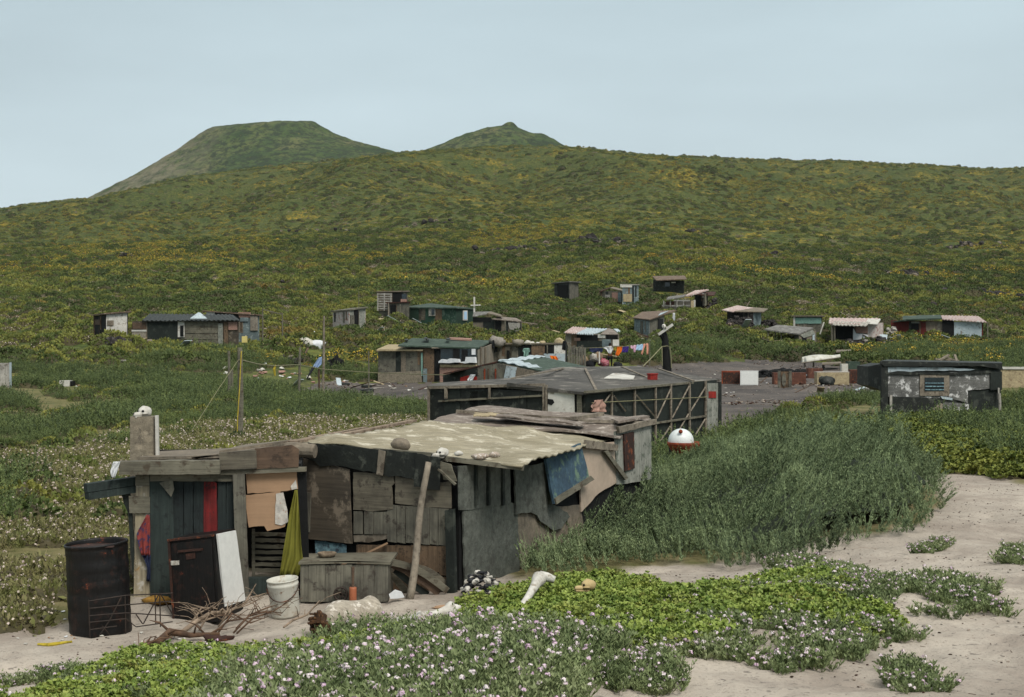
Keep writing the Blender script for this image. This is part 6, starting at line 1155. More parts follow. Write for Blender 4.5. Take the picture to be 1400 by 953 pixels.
# ================================================================== plants
def leaf_mat(name, cols, yellow=None, rough=.75, patch=.25, attr=False, brown=None):
    """leaf colour varies from plant to plant and in patches over the ground"""
    m, N, L, b = nt(name); geo = N.new('ShaderNodeNewGeometry'); pos = geo.outputs['Position']
    if attr: a = N.new('ShaderNodeAttribute'); a.attribute_name = 'tone'; rnd = a.outputs['Fac']
    else: oi = N.new('ShaderNodeObjectInfo'); rnd = oi.outputs['Random']
    n = nz(N, L, pos, patch, 4, .6); ad = N.new('ShaderNodeMath'); ad.operation = 'MULTIPLY_ADD'; L.new(rnd, ad.inputs[0]); ad.inputs[1].default_value = .5
    mm = mrr(N, L, n, .3, .7, 0, .5); L.new(mm, ad.inputs[2])
    k = len(cols); col = ramp(N, L, ad.outputs[0], [(.12+.76*i/(k-1), c) for i, c in enumerate(cols)])
    f = nz(N, L, pos, 9 if not attr else 14, 2, .5); col = mx(N, L, mrr(N, L, f, .4, .7, 0, .35), col, tuple(min(255, c*1.35) for c in cols[-1]))
    if brown: b2 = nz(N, L, pos, patch*3, 5, .7); col = mx(N, L, mrr(N, L, b2, .58, .68, 0, .8), col, brown)
    L.new(col, b.inputs['Base Color']); b.inputs['Roughness'].default_value = rough; b.inputs['Specular IOR Level'].default_value = .2
    if not attr or True:
        b.inputs['Subsurface Weight'].default_value = 0
    return m
def petal_mat(name, cols):
    m, N, L, b = nt(name); oi = N.new('ShaderNodeObjectInfo'); geo = N.new('ShaderNodeNewGeometry'); n = nz(N, L, geo.outputs['Position'], 11, 1, .5)
    ad = N.new('ShaderNodeMath'); ad.operation = 'MULTIPLY_ADD'; L.new(oi.outputs['Random'], ad.inputs[0]); ad.inputs[1].default_value = .5; L.new(mrr(N, L, n, .3, .7, 0, .5), ad.inputs[2]); k = len(cols)
    L.new(ramp(N, L, ad.outputs[0], [(.1+.8*i/(k-1), c) for i, c in enumerate(cols)]), b.inputs['Base Color']); b.inputs['Roughness'].default_value = .8; return m
LM = {
 'sage': leaf_mat('sage_leaf', [(58, 70, 50), (82, 98, 70), (104, 118, 84), (134, 146, 106)], patch=.5, attr=True),
 'mid': leaf_mat('dark_scrub_leaf', [(50, 62, 42), (66, 80, 52), (84, 98, 60), (106, 116, 70)], patch=.5),
 'mat': leaf_mat('fleshy_leaf', [(80, 100, 46), (98, 120, 54), (120, 138, 66), (106, 124, 62), (138, 144, 74)], patch=1.2, rough=.55, brown=(124, 116, 58)),
 'rocket': leaf_mat('rocket_leaf', [(74, 88, 56), (90, 104, 66), (106, 118, 78), (120, 128, 92)], patch=1.0),
 'hill': leaf_mat('hill_leaf', [(48, 60, 36), (68, 82, 42), (94, 102, 50), (128, 126, 60), (84, 94, 52)], patch=.03, brown=(132, 104, 56)),
 'hilld': leaf_mat('dark_hill_leaf', [(52, 64, 38), (66, 78, 44), (82, 92, 50)], patch=.1),
 'grey': leaf_mat('dry_leaf', [(104, 102, 84), (120, 112, 88), (92, 94, 72), (110, 92, 62)], patch=.1),
 'dry': leaf_mat('dry_meadow', [(116, 108, 74), (98, 100, 58), (126, 118, 86), (86, 94, 50)], patch=.6),
}
PM = {'pink': petal_mat('petal', [(200, 184, 192), (212, 204, 202), (190, 158, 182), (214, 206, 204), (200, 176, 190)]), 'yellow': petal_mat('yellow_petal', [(178, 148, 46), (194, 164, 52), (166, 128, 42)]), 'pale': petal_mat('pale_petal', [(176, 160, 152), (190, 178, 164), (164, 142, 144)])}
SHADE_CORE = leaf_mat('shade_core', [(56, 54, 38), (70, 64, 44), (60, 58, 40)], patch=1.)  # dark colour of the inner domes, painting shadow gaps between the leaves
class LB:
    """leaf builder: four cornered leaves, two materials"""
    def __init__(s): s.V = []; s.Q = []; s.mi = []; s.n = 0; s.tone = []
    def leaves(s, p, d, ln, w, mi=0, nrm=None, tone=None, curl=0.0):
        p = np.asarray(p, float); d = np.asarray(d, float); d = d/np.maximum(np.linalg.norm(d, axis=1, keepdims=True), 1e-6); n = len(p)
        r = rng.normal(size=(n, 3)) if nrm is None else nrm+rng.normal(size=(n, 3))*.35
        sd = np.cross(d, r); sd /= np.maximum(np.linalg.norm(sd, axis=1, keepdims=True), 1e-6); ln = np.broadcast_to(np.asarray(ln, float), (n,))[:, None]; w = np.broadcast_to(np.asarray(w, float), (n,))[:, None]
        m = p+d*ln*.55; q = np.stack([p, m+sd*w*.5, p+d*ln+np.array([0, 0, -1])*curl*ln, m-sd*w*.5], 1).reshape(-1, 3)
        s.V.append(q); s.Q.append(np.arange(n*4).reshape(n, 4)+s.n); s.n += n*4; s.mi.append(np.full(n, mi)); s.tone.append(np.repeat(np.broadcast_to(np.asarray(0.5 if tone is None else tone, float), (n,)), 4)); return s
    def dome(s, r, h, mi=0, nu=9, nv=4, z0=-.1):
        vs = []; 
        for j in range(nv+1):
            t = math.pi/2*j/nv
            for i in range(nu): a = 2*math.pi*i/nu; k = 1+.18*math.sin(3*a+j)+.1*math.sin(5*a+2*j); vs.append((math.cos(a)*math.cos(t)*r*k, math.sin(a)*math.cos(t)*r*k, z0+math.sin(t)*h*k))
        q = [(j*nu+i, j*nu+(i+1) % nu, (j+1)*nu+(i+1) % nu, (j+1)*nu+i) for j in range(nv) for i in range(nu)]
        s.V.append(np.array(vs)); s.Q.append(np.array(q)+s.n); s.n += len(vs); s.mi.append(np.full(len(q), 2)); s.tone.append(np.full(len(vs), .1)); return s
    def mesh(s, name, mats, tone=False):
        V = np.concatenate(s.V); Q = np.concatenate(s.Q); me = bpy.data.meshes.new(name); me.vertices.add(len(V)); me.vertices.foreach_set('co', V.astype(np.float32).ravel())
        me.loops.add(len(Q)*4); me.loops.foreach_set('vertex_index', Q.astype(np.int32).ravel()); me.polygons.add(len(Q)); me.polygons.foreach_set('loop_start', np.arange(0, len(Q)*4, 4, dtype=np.int32))
        for m in list(mats)+([mats[0]] if len(mats) == 1 else []): me.materials.append(m)
        if not tone: me.materials.append(SHADE_CORE)
        me.polygons.foreach_set('material_index', np.concatenate(s.mi).astype(np.int32)); me.update(calc_edges=True)
        if tone: a = me.attributes.new('tone', 'FLOAT', 'POINT'); a.data.foreach_set('value', np.concatenate(s.tone).astype(np.float32))
        return me
def U(n, a=0., b=1.): return rng.uniform(a, b, n)
def sprig(lb, base, d, L_, nl, ll, lw, tone=None, bend=.15, mi=0, spread=.9):
    """an upright stem set with short narrow leaves all round"""
    base = np.array(base); d = np.array(d)/np.linalg.norm(d); t = np.sort(U(nl, .08, 1)); side = np.cross(d, [0, 0, 1.]); side = side/(np.linalg.norm(side)+1e-6)
    p = base+d*L_*t[:, None]+np.array([0, 0, -1])*(bend*L_*t**2)[:, None]; a = U(nl, 0, 6.28); o = np.stack([np.cos(a), np.sin(a), U(nl, .2, .9)], 1)
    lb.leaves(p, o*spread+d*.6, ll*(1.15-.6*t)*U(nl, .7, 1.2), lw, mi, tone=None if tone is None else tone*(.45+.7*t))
    lb.leaves(base[None], d[None], L_, .006, mi, tone=tone)
SRC = {}
def source(name, lbs, mats):
    c = bpy.data.collections.new(name); 
    for i, lb in enumerate(lbs): o = bpy.data.objects.new(f'{name}_{i}', lb.mesh(f'{name}_{i}', mats)); c.objects.link(o)
    SRC[name] = c; return c
def mk_feather(r=.45, h=.45, ns=26, nl=22, ll=.05, lw=.016):
    lb = LB(); lb.dome(r*.75, h*.45, 0, 9, 3)
    for _ in range(ns):
        a = U(1, 0, 6.28)[0]; q = U(1)[0]**.5*r; b = (math.cos(a)*q*.8, math.sin(a)*q*.8, h*.15*(1-q/r)); sprig(lb, b, (math.cos(a)*q/r*.7+.05, math.sin(a)*q/r*.7, 1.1), h*U(1, .6, 1.1)[0]*(1.1-.4*q/r), nl, ll, lw)
    return lb
def mk_fleshy(r=.20, h=.13, n=240, ll=.030, lw=.026, z0=-.06):
    lb = LB(); lb.dome(r*.8, h*.55, 0, 9, 3, z0=z0)
    k = 46; ca = U(k, 0, 6.28); cr = U(k)**.5*r; cz = h*(1-(cr/r)**2*.8)*U(k, .55, 1.15)
    for i in range(k):
        m = n//k+2; a = U(m, 0, 6.28); d = np.stack([np.cos(a), np.sin(a), U(m, .15, 1.4)], 1); c = np.array([math.cos(ca[i])*cr[i], math.sin(ca[i])*cr[i], cz[i]])
        lb.leaves(c+d*.003, d, ll*U(m, .7, 1.2), lw*U(m, .8, 1.1), 0)
    return lb
def mk_rocket(r=.20, h=.22, ns=26, fl=.8, fs=.011, mi_f=1, nl=14):
    lb = LB()
    for _ in range(ns):
        a = U(1, 0, 6.28)[0]; q = U(1)[0]**.6; d = np.array([math.cos(a)*q*.75, math.sin(a)*q*.75, 1.0]); d /= np.linalg.norm(d); L_ = h*U(1, .6, 1.15)[0]; b = np.array([math.cos(a)*q*r*.5, math.sin(a)*q*r*.5, -.02])
        sprig(lb, b, d, L_, nl, .042, .010, bend=.05)
        if U(1)[0] < fl:
            for _c in range(rng.integers(1, 3)):
                c = b+d*L_*U(1, .88, 1.05)[0]+rng.normal(size=3)*.008; m = 13; v = rng.normal(size=(m, 3)); v /= np.linalg.norm(v, axis=1, keepdims=True); v[:, 2] = np.abs(v[:, 2])*.9
                nrm = v; t_ = np.cross(v, rng.normal(size=(m, 3))); lb.leaves(c+v*fs*1.1-t_/np.linalg.norm(t_, axis=1, keepdims=True)*fs*.5, t_, fs*1.1, fs*1.1, mi_f, nrm=v)
    return lb
def mk_bush(r=.6, h=.55, n=260, ll=.13, lw=.09, fl=0.0, z0=-.15, fls=.07):
    lb = LB(); lb.dome(r*.86, h*.82, 0, 10, 4, z0=z0); lo = rng.normal(size=(7, 3)); lo[:, 2] = np.abs(lo[:, 2]); lo /= np.linalg.norm(lo, axis=1, keepdims=True)
    v = rng.normal(size=(n, 3)); v[:, 2] = np.abs(v[:, 2]); v /= np.linalg.norm(v, axis=1, keepdims=True); k = .80+.25*np.max(v@lo.T, axis=1)**3+U(n, -.06, .10)
    p = v*np.array([r, r, h])*k[:, None]; p[:, 2] += z0*.5; lb.leaves(p-v*.03, v*.8+rng.normal(size=(n, 3))*.5+np.array([0, 0, .35]), ll*U(n, .6, 1.3), lw, 0)
    if fl: m = int(n*fl); i = rng.choice(n, m); i = i[v[i, 2] > .25]; lb.leaves(p[i]+v[i]*.05, rng.normal(size=(len(i), 3)), fls, fls, 1, nrm=v[i])
    return lb
source('scrub_plant', [mk_feather() for _ in range(5)]+[mk_feather(.5, .34, 22, 16) for _ in range(2)], [LM['mid'], PM['pale']])
source('fleshy_plant', [mk_fleshy() for _ in range(6)], [LM['mat']])
source('rocket_plant', [mk_rocket(fl=(.03, .10, .15, .06)[_ % 4], nl=19, ns=26, fs=.0105) for _ in range(12)], [LM['rocket'], PM['pink']])
source('rocket_low_plant', [mk_rocket(.17, .12, 22, .08) for _ in range(5)], [LM['rocket'], PM['pink']])
source('meadow_plant', [mk_rocket(.22, .15, 15, .10, .012, 1, 11) for _ in range(4)]+[mk_bush(.22, .11, 80, .06, .025, .10, -.03, .022) for _ in range(3)], [LM['dry'], PM['pale']])
source('hill_plant', [mk_bush() for _ in range(3)]+[mk_bush(.7, .4, 240, .14, .08) for _ in range(2)], [LM['hill'], PM['yellow']])
source('hill_yellow_plant', [mk_bush(.6, .5, 260, .12, .08, .5) for _ in range(3)]+[mk_bush(.6, .4, 220, .12, .08, .2) for _ in range(2)], [LM['hill'], PM['yellow']])
source('hill_dark_plant', [mk_bush(.7, .6, 300, .13, .1) for _ in range(3)], [LM['hilld'], PM['yellow']])
source('hill_grey_plant', [mk_bush(.6, .38, 200, .12, .06, .25) for _ in range(3)], [LM['grey'], PM['pale']])
source('herb_plant', [mk_fleshy(.45, .3, 420, .07, .05) for _ in range(4)], [leaf_mat('herb_leaf', [(66, 82, 40), (84, 98, 46), (104, 112, 54), (122, 124, 58)], patch=.6)])
source('rubble_stone', [], [])
for i in range(4):
    o = G().blob((0, 0, 0), (1, .8, .6), .35, 40+i, 8, 6).build('rubble_src', ('lava', 'lava', 'lava', 'tar_brown')[i]); COL.objects.unlink(o); SRC['rubble_stone'].objects.link(o)
source('litter_scrap', [], [])
for i, m_ in enumerate(('white_cloth', 'white_dirty', 'plastic_white', 'cardboard', 'white_peel', 'pink_panel')):
    o = G().blob((0, 0, 0), (1, .7, .35), .45, 60+i, 7, 5).build('scrap_src', m_); COL.objects.unlink(o); SRC['litter_scrap'].objects.link(o)

def clear_of(x, y, grow=.0):
    ok = np.ones(len(x), bool)
    for f in FOOT:
        cx = sum(p[0] for p in f)/4; cy = sum(p[1] for p in f)/4; poly = []
        for p in f: d = math.hypot(p[0]-cx, p[1]-cy); k = 1+grow/max(d, .1); poly.append((cx+(p[0]-cx)*k, cy+(p[1]-cy)*k))
        x0 = min(p[0] for p in poly); x1 = max(p[0] for p in poly); y0 = min(p[1] for p in poly); y1 = max(p[1] for p in poly); b = (x > x0) & (x < x1) & (y > y0) & (y < y1)
        if b.any(): i = np.where(b)[0]; ok[i[inpoly(x[i], y[i], poly)]] = False
    return ok
def candidates(n, Y0, Y1, polys, upad=.42, power=0.0, jit=(0, 0), umin=None):
    """points spread evenly over the ground between two distances, kept where they fall inside the given regions"""
    u = U(n, umin if umin is not None else -upad, upad); t = U(n); Y = np.sqrt(Y0*Y0+t*(Y1*Y1-Y0*Y0)) if power == 0 else Y0*(Y1/Y0)**t
    x = u*Y; z = hgt(x, Y); px, py = proj(x, Y, z); k = np.zeros(n, bool); w = np.clip(18/Y, .15, 1.4)
    jx = (fbm(x*1.7, Y*1.7, 101, 3)-.5)*jit[0]*w*2; jy = (fbm(x*1.7, Y*1.7, 111, 3)-.5)*jit[1]*w*2
    for p in polys: k |= inpoly(px+jx, py+jy, p)
    return x[k], Y[k], z[k]
def scatter(name, label, src, x, y, z, s0, s1, cat='ground cover', sink=.0, sfun=None, flat=1.0):
    n = len(x); me = bpy.data.meshes.new(name); me.vertices.add(n); me.vertices.foreach_set('co', np.stack([x, y, z-sink], -1).astype(np.float32).ravel())
    sc = U(n, s0, s1) if sfun is None else sfun(x, y)*U(n, s0, s1)
    a = me.attributes.new('size', 'FLOAT', 'POINT'); a.data.foreach_set('value', sc.astype(np.float32)); k = len(SRC[src].objects)
    a = me.attributes.new('pick', 'INT', 'POINT'); a.data.foreach_set('value', rng.integers(0, k, n).astype(np.int32))
    a = me.attributes.new('turn', 'FLOAT_VECTOR', 'POINT'); r = np.stack([U(n, -.12, .12), U(n, -.12, .12), U(n, 0, 6.28)], -1); a.data.foreach_set('vector', r.astype(np.float32).ravel()); me.update()
    o = bpy.data.objects.new(name, me); COL.objects.link(o); settag(o, label, cat, None, 'stuff')
    ng = bpy.data.node_groups.new(name, 'GeometryNodeTree'); ng.interface.new_socket('Geometry', in_out='INPUT', socket_type='NodeSocketGeometry'); ng.interface.new_socket('Geometry', in_out='OUTPUT', socket_type='NodeSocketGeometry')
    N = ng.nodes; L = ng.links; gi = N.new('NodeGroupInput'); go = N.new('NodeGroupOutput'); ci = N.new('GeometryNodeCollectionInfo'); ci.inputs['Collection'].default_value = SRC[src]; ci.inputs['Separate Children'].default_value = True; ci.inputs['Reset Children'].default_value = True
    ip = N.new('GeometryNodeInstanceOnPoints'); ip.inputs['Pick Instance'].default_value = True
    def na(nm, dt): q = N.new('GeometryNodeInputNamedAttribute'); q.data_type = dt; q.inputs['Name'].default_value = nm; return q.outputs['Attribute']
    L.new(gi.outputs[0], ip.inputs['Points']); L.new(ci.outputs[0], ip.inputs['Instance']); L.new(na('pick', 'INT'), ip.inputs['Instance Index'])
    er = N.new('FunctionNodeEulerToRotation'); L.new(na('turn', 'FLOAT_VECTOR'), er.inputs[0]); L.new(er.outputs[0], ip.inputs['Rotation']); L.new(na('size', 'FLOAT'), ip.inputs['Scale']); L.new(ip.outputs[0], go.inputs[0])
    md = o.modifiers.new('plants', 'NODES'); md.node_group = ng; print(name, n); return o

# ---- the big feathery shrub beside the near shack: real sprigs, thousands of leaves
SHRUB = [(700, 792), (745, 765), (770, 715), (800, 690), (850, 668), (905, 640), (960, 612), (1010, 600), (1060, 575), (1110, 575), (1160, 590), (1225, 620), (1280, 670), (1290, 690), (1260, 728), (1160, 742), (1100, 768), (1000, 776), (960, 768), (905, 776), (860, 770), (800, 786)]
lb = LB(); x, y, z = candidates(26000, 15.3, 30, [SHRUB], .34, umin=-.02, jit=(26, 16)); k = clear_of(x, y, .05); x, y, z = x[k], y[k], z[k]
k = rng.choice(len(x), min(len(x), 8500), replace=False); x, y, z = x[k], y[k], z[k]; px_, py_ = proj(x, y, z)
def edge_d(px, py, poly):
    d = np.full(px.shape, 1e9)
    for i in range(len(poly)):
        a = np.array(poly[i], float); b = np.array(poly[(i+1) % len(poly)], float); ab = b-a; t = np.clip(((px-a[0])*ab[0]+(py-a[1])*ab[1])/(ab@ab), 0, 1); d = np.minimum(d, np.hypot(px-a[0]-ab[0]*t, py-a[1]-ab[1]*t))
    return d
ed = np.clip(edge_d(px_, py_, SHRUB)/45, 0, 1)**.7
mound = .10+ed*(.42+.38*sst((px_-CX)/F*20, 2.4, 4.4))*(.12+1.7*fbm(x*.75, y*.75, 131, 3))+.34*(fbm(x*2.1, y*2.1, 133, 2)-.5)*ed
da = fbm(x*.9, y*.9, 135, 2)*12
for i in range(len(x)):
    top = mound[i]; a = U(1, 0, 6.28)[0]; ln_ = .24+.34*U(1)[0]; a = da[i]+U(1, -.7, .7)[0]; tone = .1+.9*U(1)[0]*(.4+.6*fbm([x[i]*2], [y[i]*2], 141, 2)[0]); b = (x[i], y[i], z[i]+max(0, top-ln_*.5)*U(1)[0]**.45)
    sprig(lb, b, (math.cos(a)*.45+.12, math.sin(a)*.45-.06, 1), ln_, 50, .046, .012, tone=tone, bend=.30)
gx = np.linspace(1.0, 9.5, 90); gy = np.linspace(15.3, 30, 110)      # low inner body, coloured dark to paint the shade among the sprigs
for (a, b_) in (): pass
sh_me = lb.mesh('shrub', [LM['sage']], True); so = bpy.data.objects.new('shrub', sh_me); so_root = thing('shrub', 'large feathery grey green shrub spreading over the dune beside the near shack', 'shrub', gpx(1000, 19)); so.name = 'foliage'; COL.objects.link(so); so.parent = so_root; so.location = -so_root.location
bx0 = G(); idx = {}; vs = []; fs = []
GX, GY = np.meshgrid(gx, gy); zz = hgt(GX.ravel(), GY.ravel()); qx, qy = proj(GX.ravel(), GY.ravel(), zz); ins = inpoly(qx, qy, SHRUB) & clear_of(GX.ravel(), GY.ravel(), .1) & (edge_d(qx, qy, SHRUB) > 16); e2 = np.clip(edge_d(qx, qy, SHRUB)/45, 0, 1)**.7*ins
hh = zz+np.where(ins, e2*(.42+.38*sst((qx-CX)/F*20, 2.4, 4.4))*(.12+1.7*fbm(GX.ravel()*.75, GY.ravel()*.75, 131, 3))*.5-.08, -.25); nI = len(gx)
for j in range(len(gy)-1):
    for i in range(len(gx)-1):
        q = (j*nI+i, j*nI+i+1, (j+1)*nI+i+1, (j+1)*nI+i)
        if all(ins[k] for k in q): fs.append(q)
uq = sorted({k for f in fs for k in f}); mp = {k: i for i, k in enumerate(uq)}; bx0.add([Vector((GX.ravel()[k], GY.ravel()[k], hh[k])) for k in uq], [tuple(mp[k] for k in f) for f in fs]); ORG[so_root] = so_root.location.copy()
MATS['inner_shade'] = leaf_mat('inner_shade', [(30, 38, 26), (38, 46, 32), (44, 50, 36)], patch=2.)
bx0.build('branches', 'inner_shade', so_root, smooth=True)  # dark sheet under the foliage, painted as the shrub's shaded inside

# ---- ground cover in the foreground
MAT_P = [[(640, 828), (690, 812), (770, 802), (880, 802), (940, 812), (1040, 812), (1100, 806), (1170, 800), (1180, 832), (1100, 850), (1010, 852), (1010, 885), (900, 884), (860, 872), (760, 850), (680, 850), (615, 860)],
         [(-60, 940), (60, 940), (170, 915), (300, 892), (420, 896), (520, 880), (620, 872), (420, 905), (380, 960), (360, 1010), (-100, 1010)]]
x, y, z = candidates(60000, 5, 14, MAT_P, .42, jit=(50, 26)); k = clear_of(x, y, .05) & ((fbm(x*2.2, y*2.2, 150, 3) > .47)); x, y, z = x[k], y[k], z[k]; k = slice(0, 2400); scatter('fleshy_mat', 'bright green mat of small fleshy leaves in the foreground', 'fleshy_plant', x[k], y[k], z[k], .55, 1.05, sink=.01)
FLW = [[(320, 960), (400, 915), (480, 905), (560, 888), (660, 878), (770, 888), (815, 915), (770, 950), (700, 1030), (280, 1030)]]
x, y, z = candidates(60000, 5, 12.5, FLW, .42, jit=(40, 30)); x, y, z = x[:1250], y[:1250], z[:1250]; scatter('sea_rocket', 'pink and white flowering sea rocket in the foreground', 'rocket_plant', x, y, z, .75, 1.25)
TRL = [[(880, 835), (1000, 806), (1120, 780), (1210, 790), (1300, 790), (1378, 832), (1352, 848), (1250, 834), (1190, 826), (1210, 880), (1185, 908), (1080, 905), (1000, 890), (890, 892), (800, 880)], [(740, 890), (900, 880), (925, 930), (880, 960), (800, 930), (760, 925)], [(0, 945), (170, 912), (300, 884), (400, 890), (400, 905), (200, 960), (0, 960)],
       [(1262, 752), (1282, 747), (1300, 757), (1280, 764)], [(1370, 770), (1400, 760), (1440, 775), (1400, 782)], [(1225, 932), (1250, 920), (1282, 934), (1255, 944)], [(1060, 910), (1080, 902), (1098, 912), (1080, 920)], [(1190, 868), (1215, 858), (1232, 868), (1210, 878)], [(600, 960), (640, 940), (690, 950), (700, 1000), (600, 1000)]]
x, y, z = candidates(70000, 5, 18, TRL, .42, jit=(30, 20)); k = clear_of(x, y, .05) & (fbm(x*3, y*3, 160, 3) > .50); x, y, z = x[k][:1500], y[k][:1500], z[k][:1500]; scatter('sea_rocket', 'low grey green sea rocket trailing over the pale sand', 'rocket_low_plant', x, y, z, .6, 1.2)
# ---- meadow with pale flowers on the left, and behind the near shack
MEAD = [[(-200, 870), (-200, 640), (60, 625), (200, 590), (330, 585), (420, 575), (520, 590), (600, 570), (620, 600), (560, 640), (200, 640), (205, 815), (90, 850), (0, 858)], [(420, 575), (520, 560), (600, 555), (590, 585), (440, 600)], [(300, 610), (620, 560), (620, 620), (300, 640)]]
x, y, z = candidates(34000, 12.8, 50, MEAD, .46, jit=(30, 16)); k = clear_of(x, y, .1); k = k & (fbm(x*.8, y*.8, 151, 3) > .40); x, y, z = x[k][:6500], y[k][:6500], z[k][:6500]; scatter('flower_meadow', 'dry meadow full of small pale flowers on the left', 'meadow_plant', x, y, z, .7, 1.4, sfun=lambda a, b: .8+b/45)
LOWM = [[(-200, 850), (-200, 660), (200, 630), (205, 800)]]
# ---- dark green scrub, mid distance
DK = [[(-200, 660), (-200, 500), (0, 500), (100, 505), (250, 515), (330, 520), (420, 545), (480, 548), (585, 556), (590, 575), (520, 580), (420, 580), (330, 590), (240, 610), (130, 620), (40, 660), (0, 690)], [(-200, 740), (-60, 700), (20, 690), (60, 700), (30, 720), (-200, 760)],
      [(985, 606), (1040, 575), (1100, 550), (1160, 540), (1210, 548), (1240, 600), (1300, 612), (1400, 650), (1600, 660), (1700, 560), (1368, 540), (1368, 575), (1205, 570), (1190, 548), (1100, 600), (1050, 640), (985, 640)],
      [(800, 700), (850, 640), (985, 606), (985, 640), (900, 690)], [(870, 478), (1000, 482), (1095, 492), (1100, 480), (1040, 474), (900, 470), (850, 490), (870, 498), (1000, 494)], [(1170, 492), (1200, 480), (1400, 478), (1700, 480), (1700, 560), (1400, 530), (1240, 494)], [(440, 500), (520, 500), (520, 522), (440, 520)], [(200, 478), (330, 480), (400, 500), (330, 510), (200, 505)]]
x, y, z = candidates(60000, 18, 125, DK, .46, jit=(34, 14)); g_ok = ~inpoly(*proj(x, y, z), GRAVEL); k = clear_of(x, y, .35) & g_ok & (fbm(x*.28, y*.28, 170, 3) > .43); x, y, z = x[k][:9000], y[k][:9000], z[k][:9000]
scatter('scrub', 'dark green feathery scrub between the shacks', 'scrub_plant', x, y, z, .7, 1.4, sfun=lambda a, b: (.35+fbm(a*.45, b*.3, 180, 3)*1.55)*(1+np.clip(b-60, 0, 60)/90), sink=.05)
GRN = [[(1200, 568), (1300, 572), (1400, 600), (1600, 620), (1600, 680), (1400, 652), (1250, 640), (1220, 600)], [(1060, 560), (1200, 560), (1260, 600), (1240, 640), (1100, 600)]]
x, y, z = candidates(20000, 22, 46, GRN, .46, umin=.15, jit=(26, 12)); k = clear_of(x, y, .3); x, y, z = x[k][:2200], y[k][:2200], z[k][:2200]; scatter('low_herbs', 'yellow green low herbs in front of the black and silver shack', 'herb_plant', x, y, z, .7, 1.3, sink=.05)
# ---- scrub on the slope
def hill(n, Y0, Y1, yl=450):
    x, y, z = candidates(n, Y0, Y1, [[(-900, yl+80), (-900, -200), (2300, -200), (2300, yl+80)]], .47); px, py = proj(x, y, z)
    k = clear_of(x, y, 1.0) & ~inpoly(px, py, GRAVEL); return x[k], y[k], z[k]
near_k = lambda x, y, z: (lambda p: ~((p[1] > 500) & (y < 95)))(proj(x, y, z))
for nm, n, Y0, Y1, s0, s1 in (('slope_scrub', 11000, 70, 190, .5, 1.6), ('slope_scrub', 19000, 180, 420, .7, 2.5), ('slope_scrub', 26000, 400, 900, 1.1, 2.8), ('slope_scrub', 16000, 850, 1520, 1.8, 4.0)):
    x, y, z = hill(n, Y0, Y1); k = near_k(x, y, z); x, y, z = x[k], y[k], z[k]
    f = fbm(x*.022, y*.013, 200, 4); f2 = fbm(x*.12, y*.07, 210, 4); r = U(len(x)); kind = np.where((f > .51) & (f2 > .45) & (r < .8), 1, np.where(f2+r*.3 < .50, 2, np.where((f < .44) & (r > .72), 3, 0)))
    d_ = {70: 'near', 180: 'lower', 400: 'middle', 850: 'upper'}[Y0]
    for q, src, lab in ((0, 'hill_plant', 'olive green'), (1, 'hill_yellow_plant', 'yellow flowering'), (2, 'hill_dark_plant', 'dark green'), (3, 'hill_grey_plant', 'dry grey brown')):
        m = kind == q
        if m.sum(): scatter(nm, f'{lab} low shrubs on the {d_} part of the slope', src, x[m], y[m], z[m], s0, s1*(.8 if q == 3 else 1), sink={70: .05, 180: .15, 400: .4, 850: .8}[Y0])
# ---- rock outcrops, rubble and litter (uncountable)
def clusters(cs, n, spread):
    X = []; Yy = []; S = []
    for (px, Y, w, s_) in cs:
        m = n; xx = (px-CX)/F*Y+rng.normal(size=m)*w; yy = Y+rng.normal(size=m)*w*spread; X.append(xx); Yy.append(yy); S.append(np.full(m, s_))
    X = np.concatenate(X); Yy = np.concatenate(Yy); return X, Yy, hgt(X, Yy), np.concatenate(S)
cs = [(690, 300, 4, 1.0), (705, 310, 4, 1.0), (800, 330, 5, 1.2), (820, 320, 4, 1.0), (1060, 300, 4, .9), (1240, 260, 3, .8), (1320, 215, 3, 1.1), (1345, 220, 4, .7), (865, 230, 3, .6), (880, 235, 3, .6), (1130, 170, 2, .5), (1160, 172, 3, .5), (1190, 172, 3, .5), (1180, 168, 3, .45), (340, 210, 4, .7), (290, 240, 4, .6), (870, 122, 2.5, .35), (850, 118, 2.5, .35), (1000, 118, 2, .3), (240, 94, 1.5, .3), (270, 93, 1.5, .3), (300, 93, 1.5, .3), (330, 93, 2, .3), (360, 92, 1.6, .3),
      (165, 97, 1.2, .4), (700, 130, 2.5, .3), (760, 125, 3, .3), (960, 420, 6, 1.3), (600, 480, 7, 1.4), (430, 520, 6, 1.2), (150, 330, 4, .9), (1330, 450, 7, 1.3)]
x, y, z, s_ = clusters(cs, 24, .45); k = clear_of(x, y, .4); x, y, z, s_ = x[k], y[k], z[k], s_[k]; ss = s_*.62; scatter('lava_rubble', 'dark lava rocks scattered over the slope and around the huts', 'rubble_stone', x, y, z, .6, 1.3, cat='rubble', sfun=lambda a, b: ss)
cs = [(120, 71, 4, .12), (60, 72, 4, .10), (170, 70, 4, .12), (240, 78, 2.5, .16), (256, 80, 1, .22), (340, 78, 4, .12), (300, 88, 3, .2), (330, 86, 2.5, .22), (345, 84, 2, .2), (500, 84, 2, .12), (480, 86, 3, .14), (420, 75, 3, .10), (590, 79, 3, .12), (30, 28, .8, .05), (20, 32, .8, .07), (40, 24, .8, .04), (100, 13.2, .3, .02), (210, 12.9, .3, .02), (60, 14, .6, .02), (1000, 75, 5, .07), (1050, 62, 5, .06), (1180, 78, 4, .10), (1230, 117, 4, .16), (1180, 117, 4, .16), (880, 108, 2.5, .2), (930, 112, 2, .3), (700, 84, 3, .14), (860, 92, 3, .12), (790, 88, 3, .14), (880, 80, 5, .1), (1260, 74, 4, .12), (1300, 73, 3, .14), (1370, 70, 2.5, .2)]
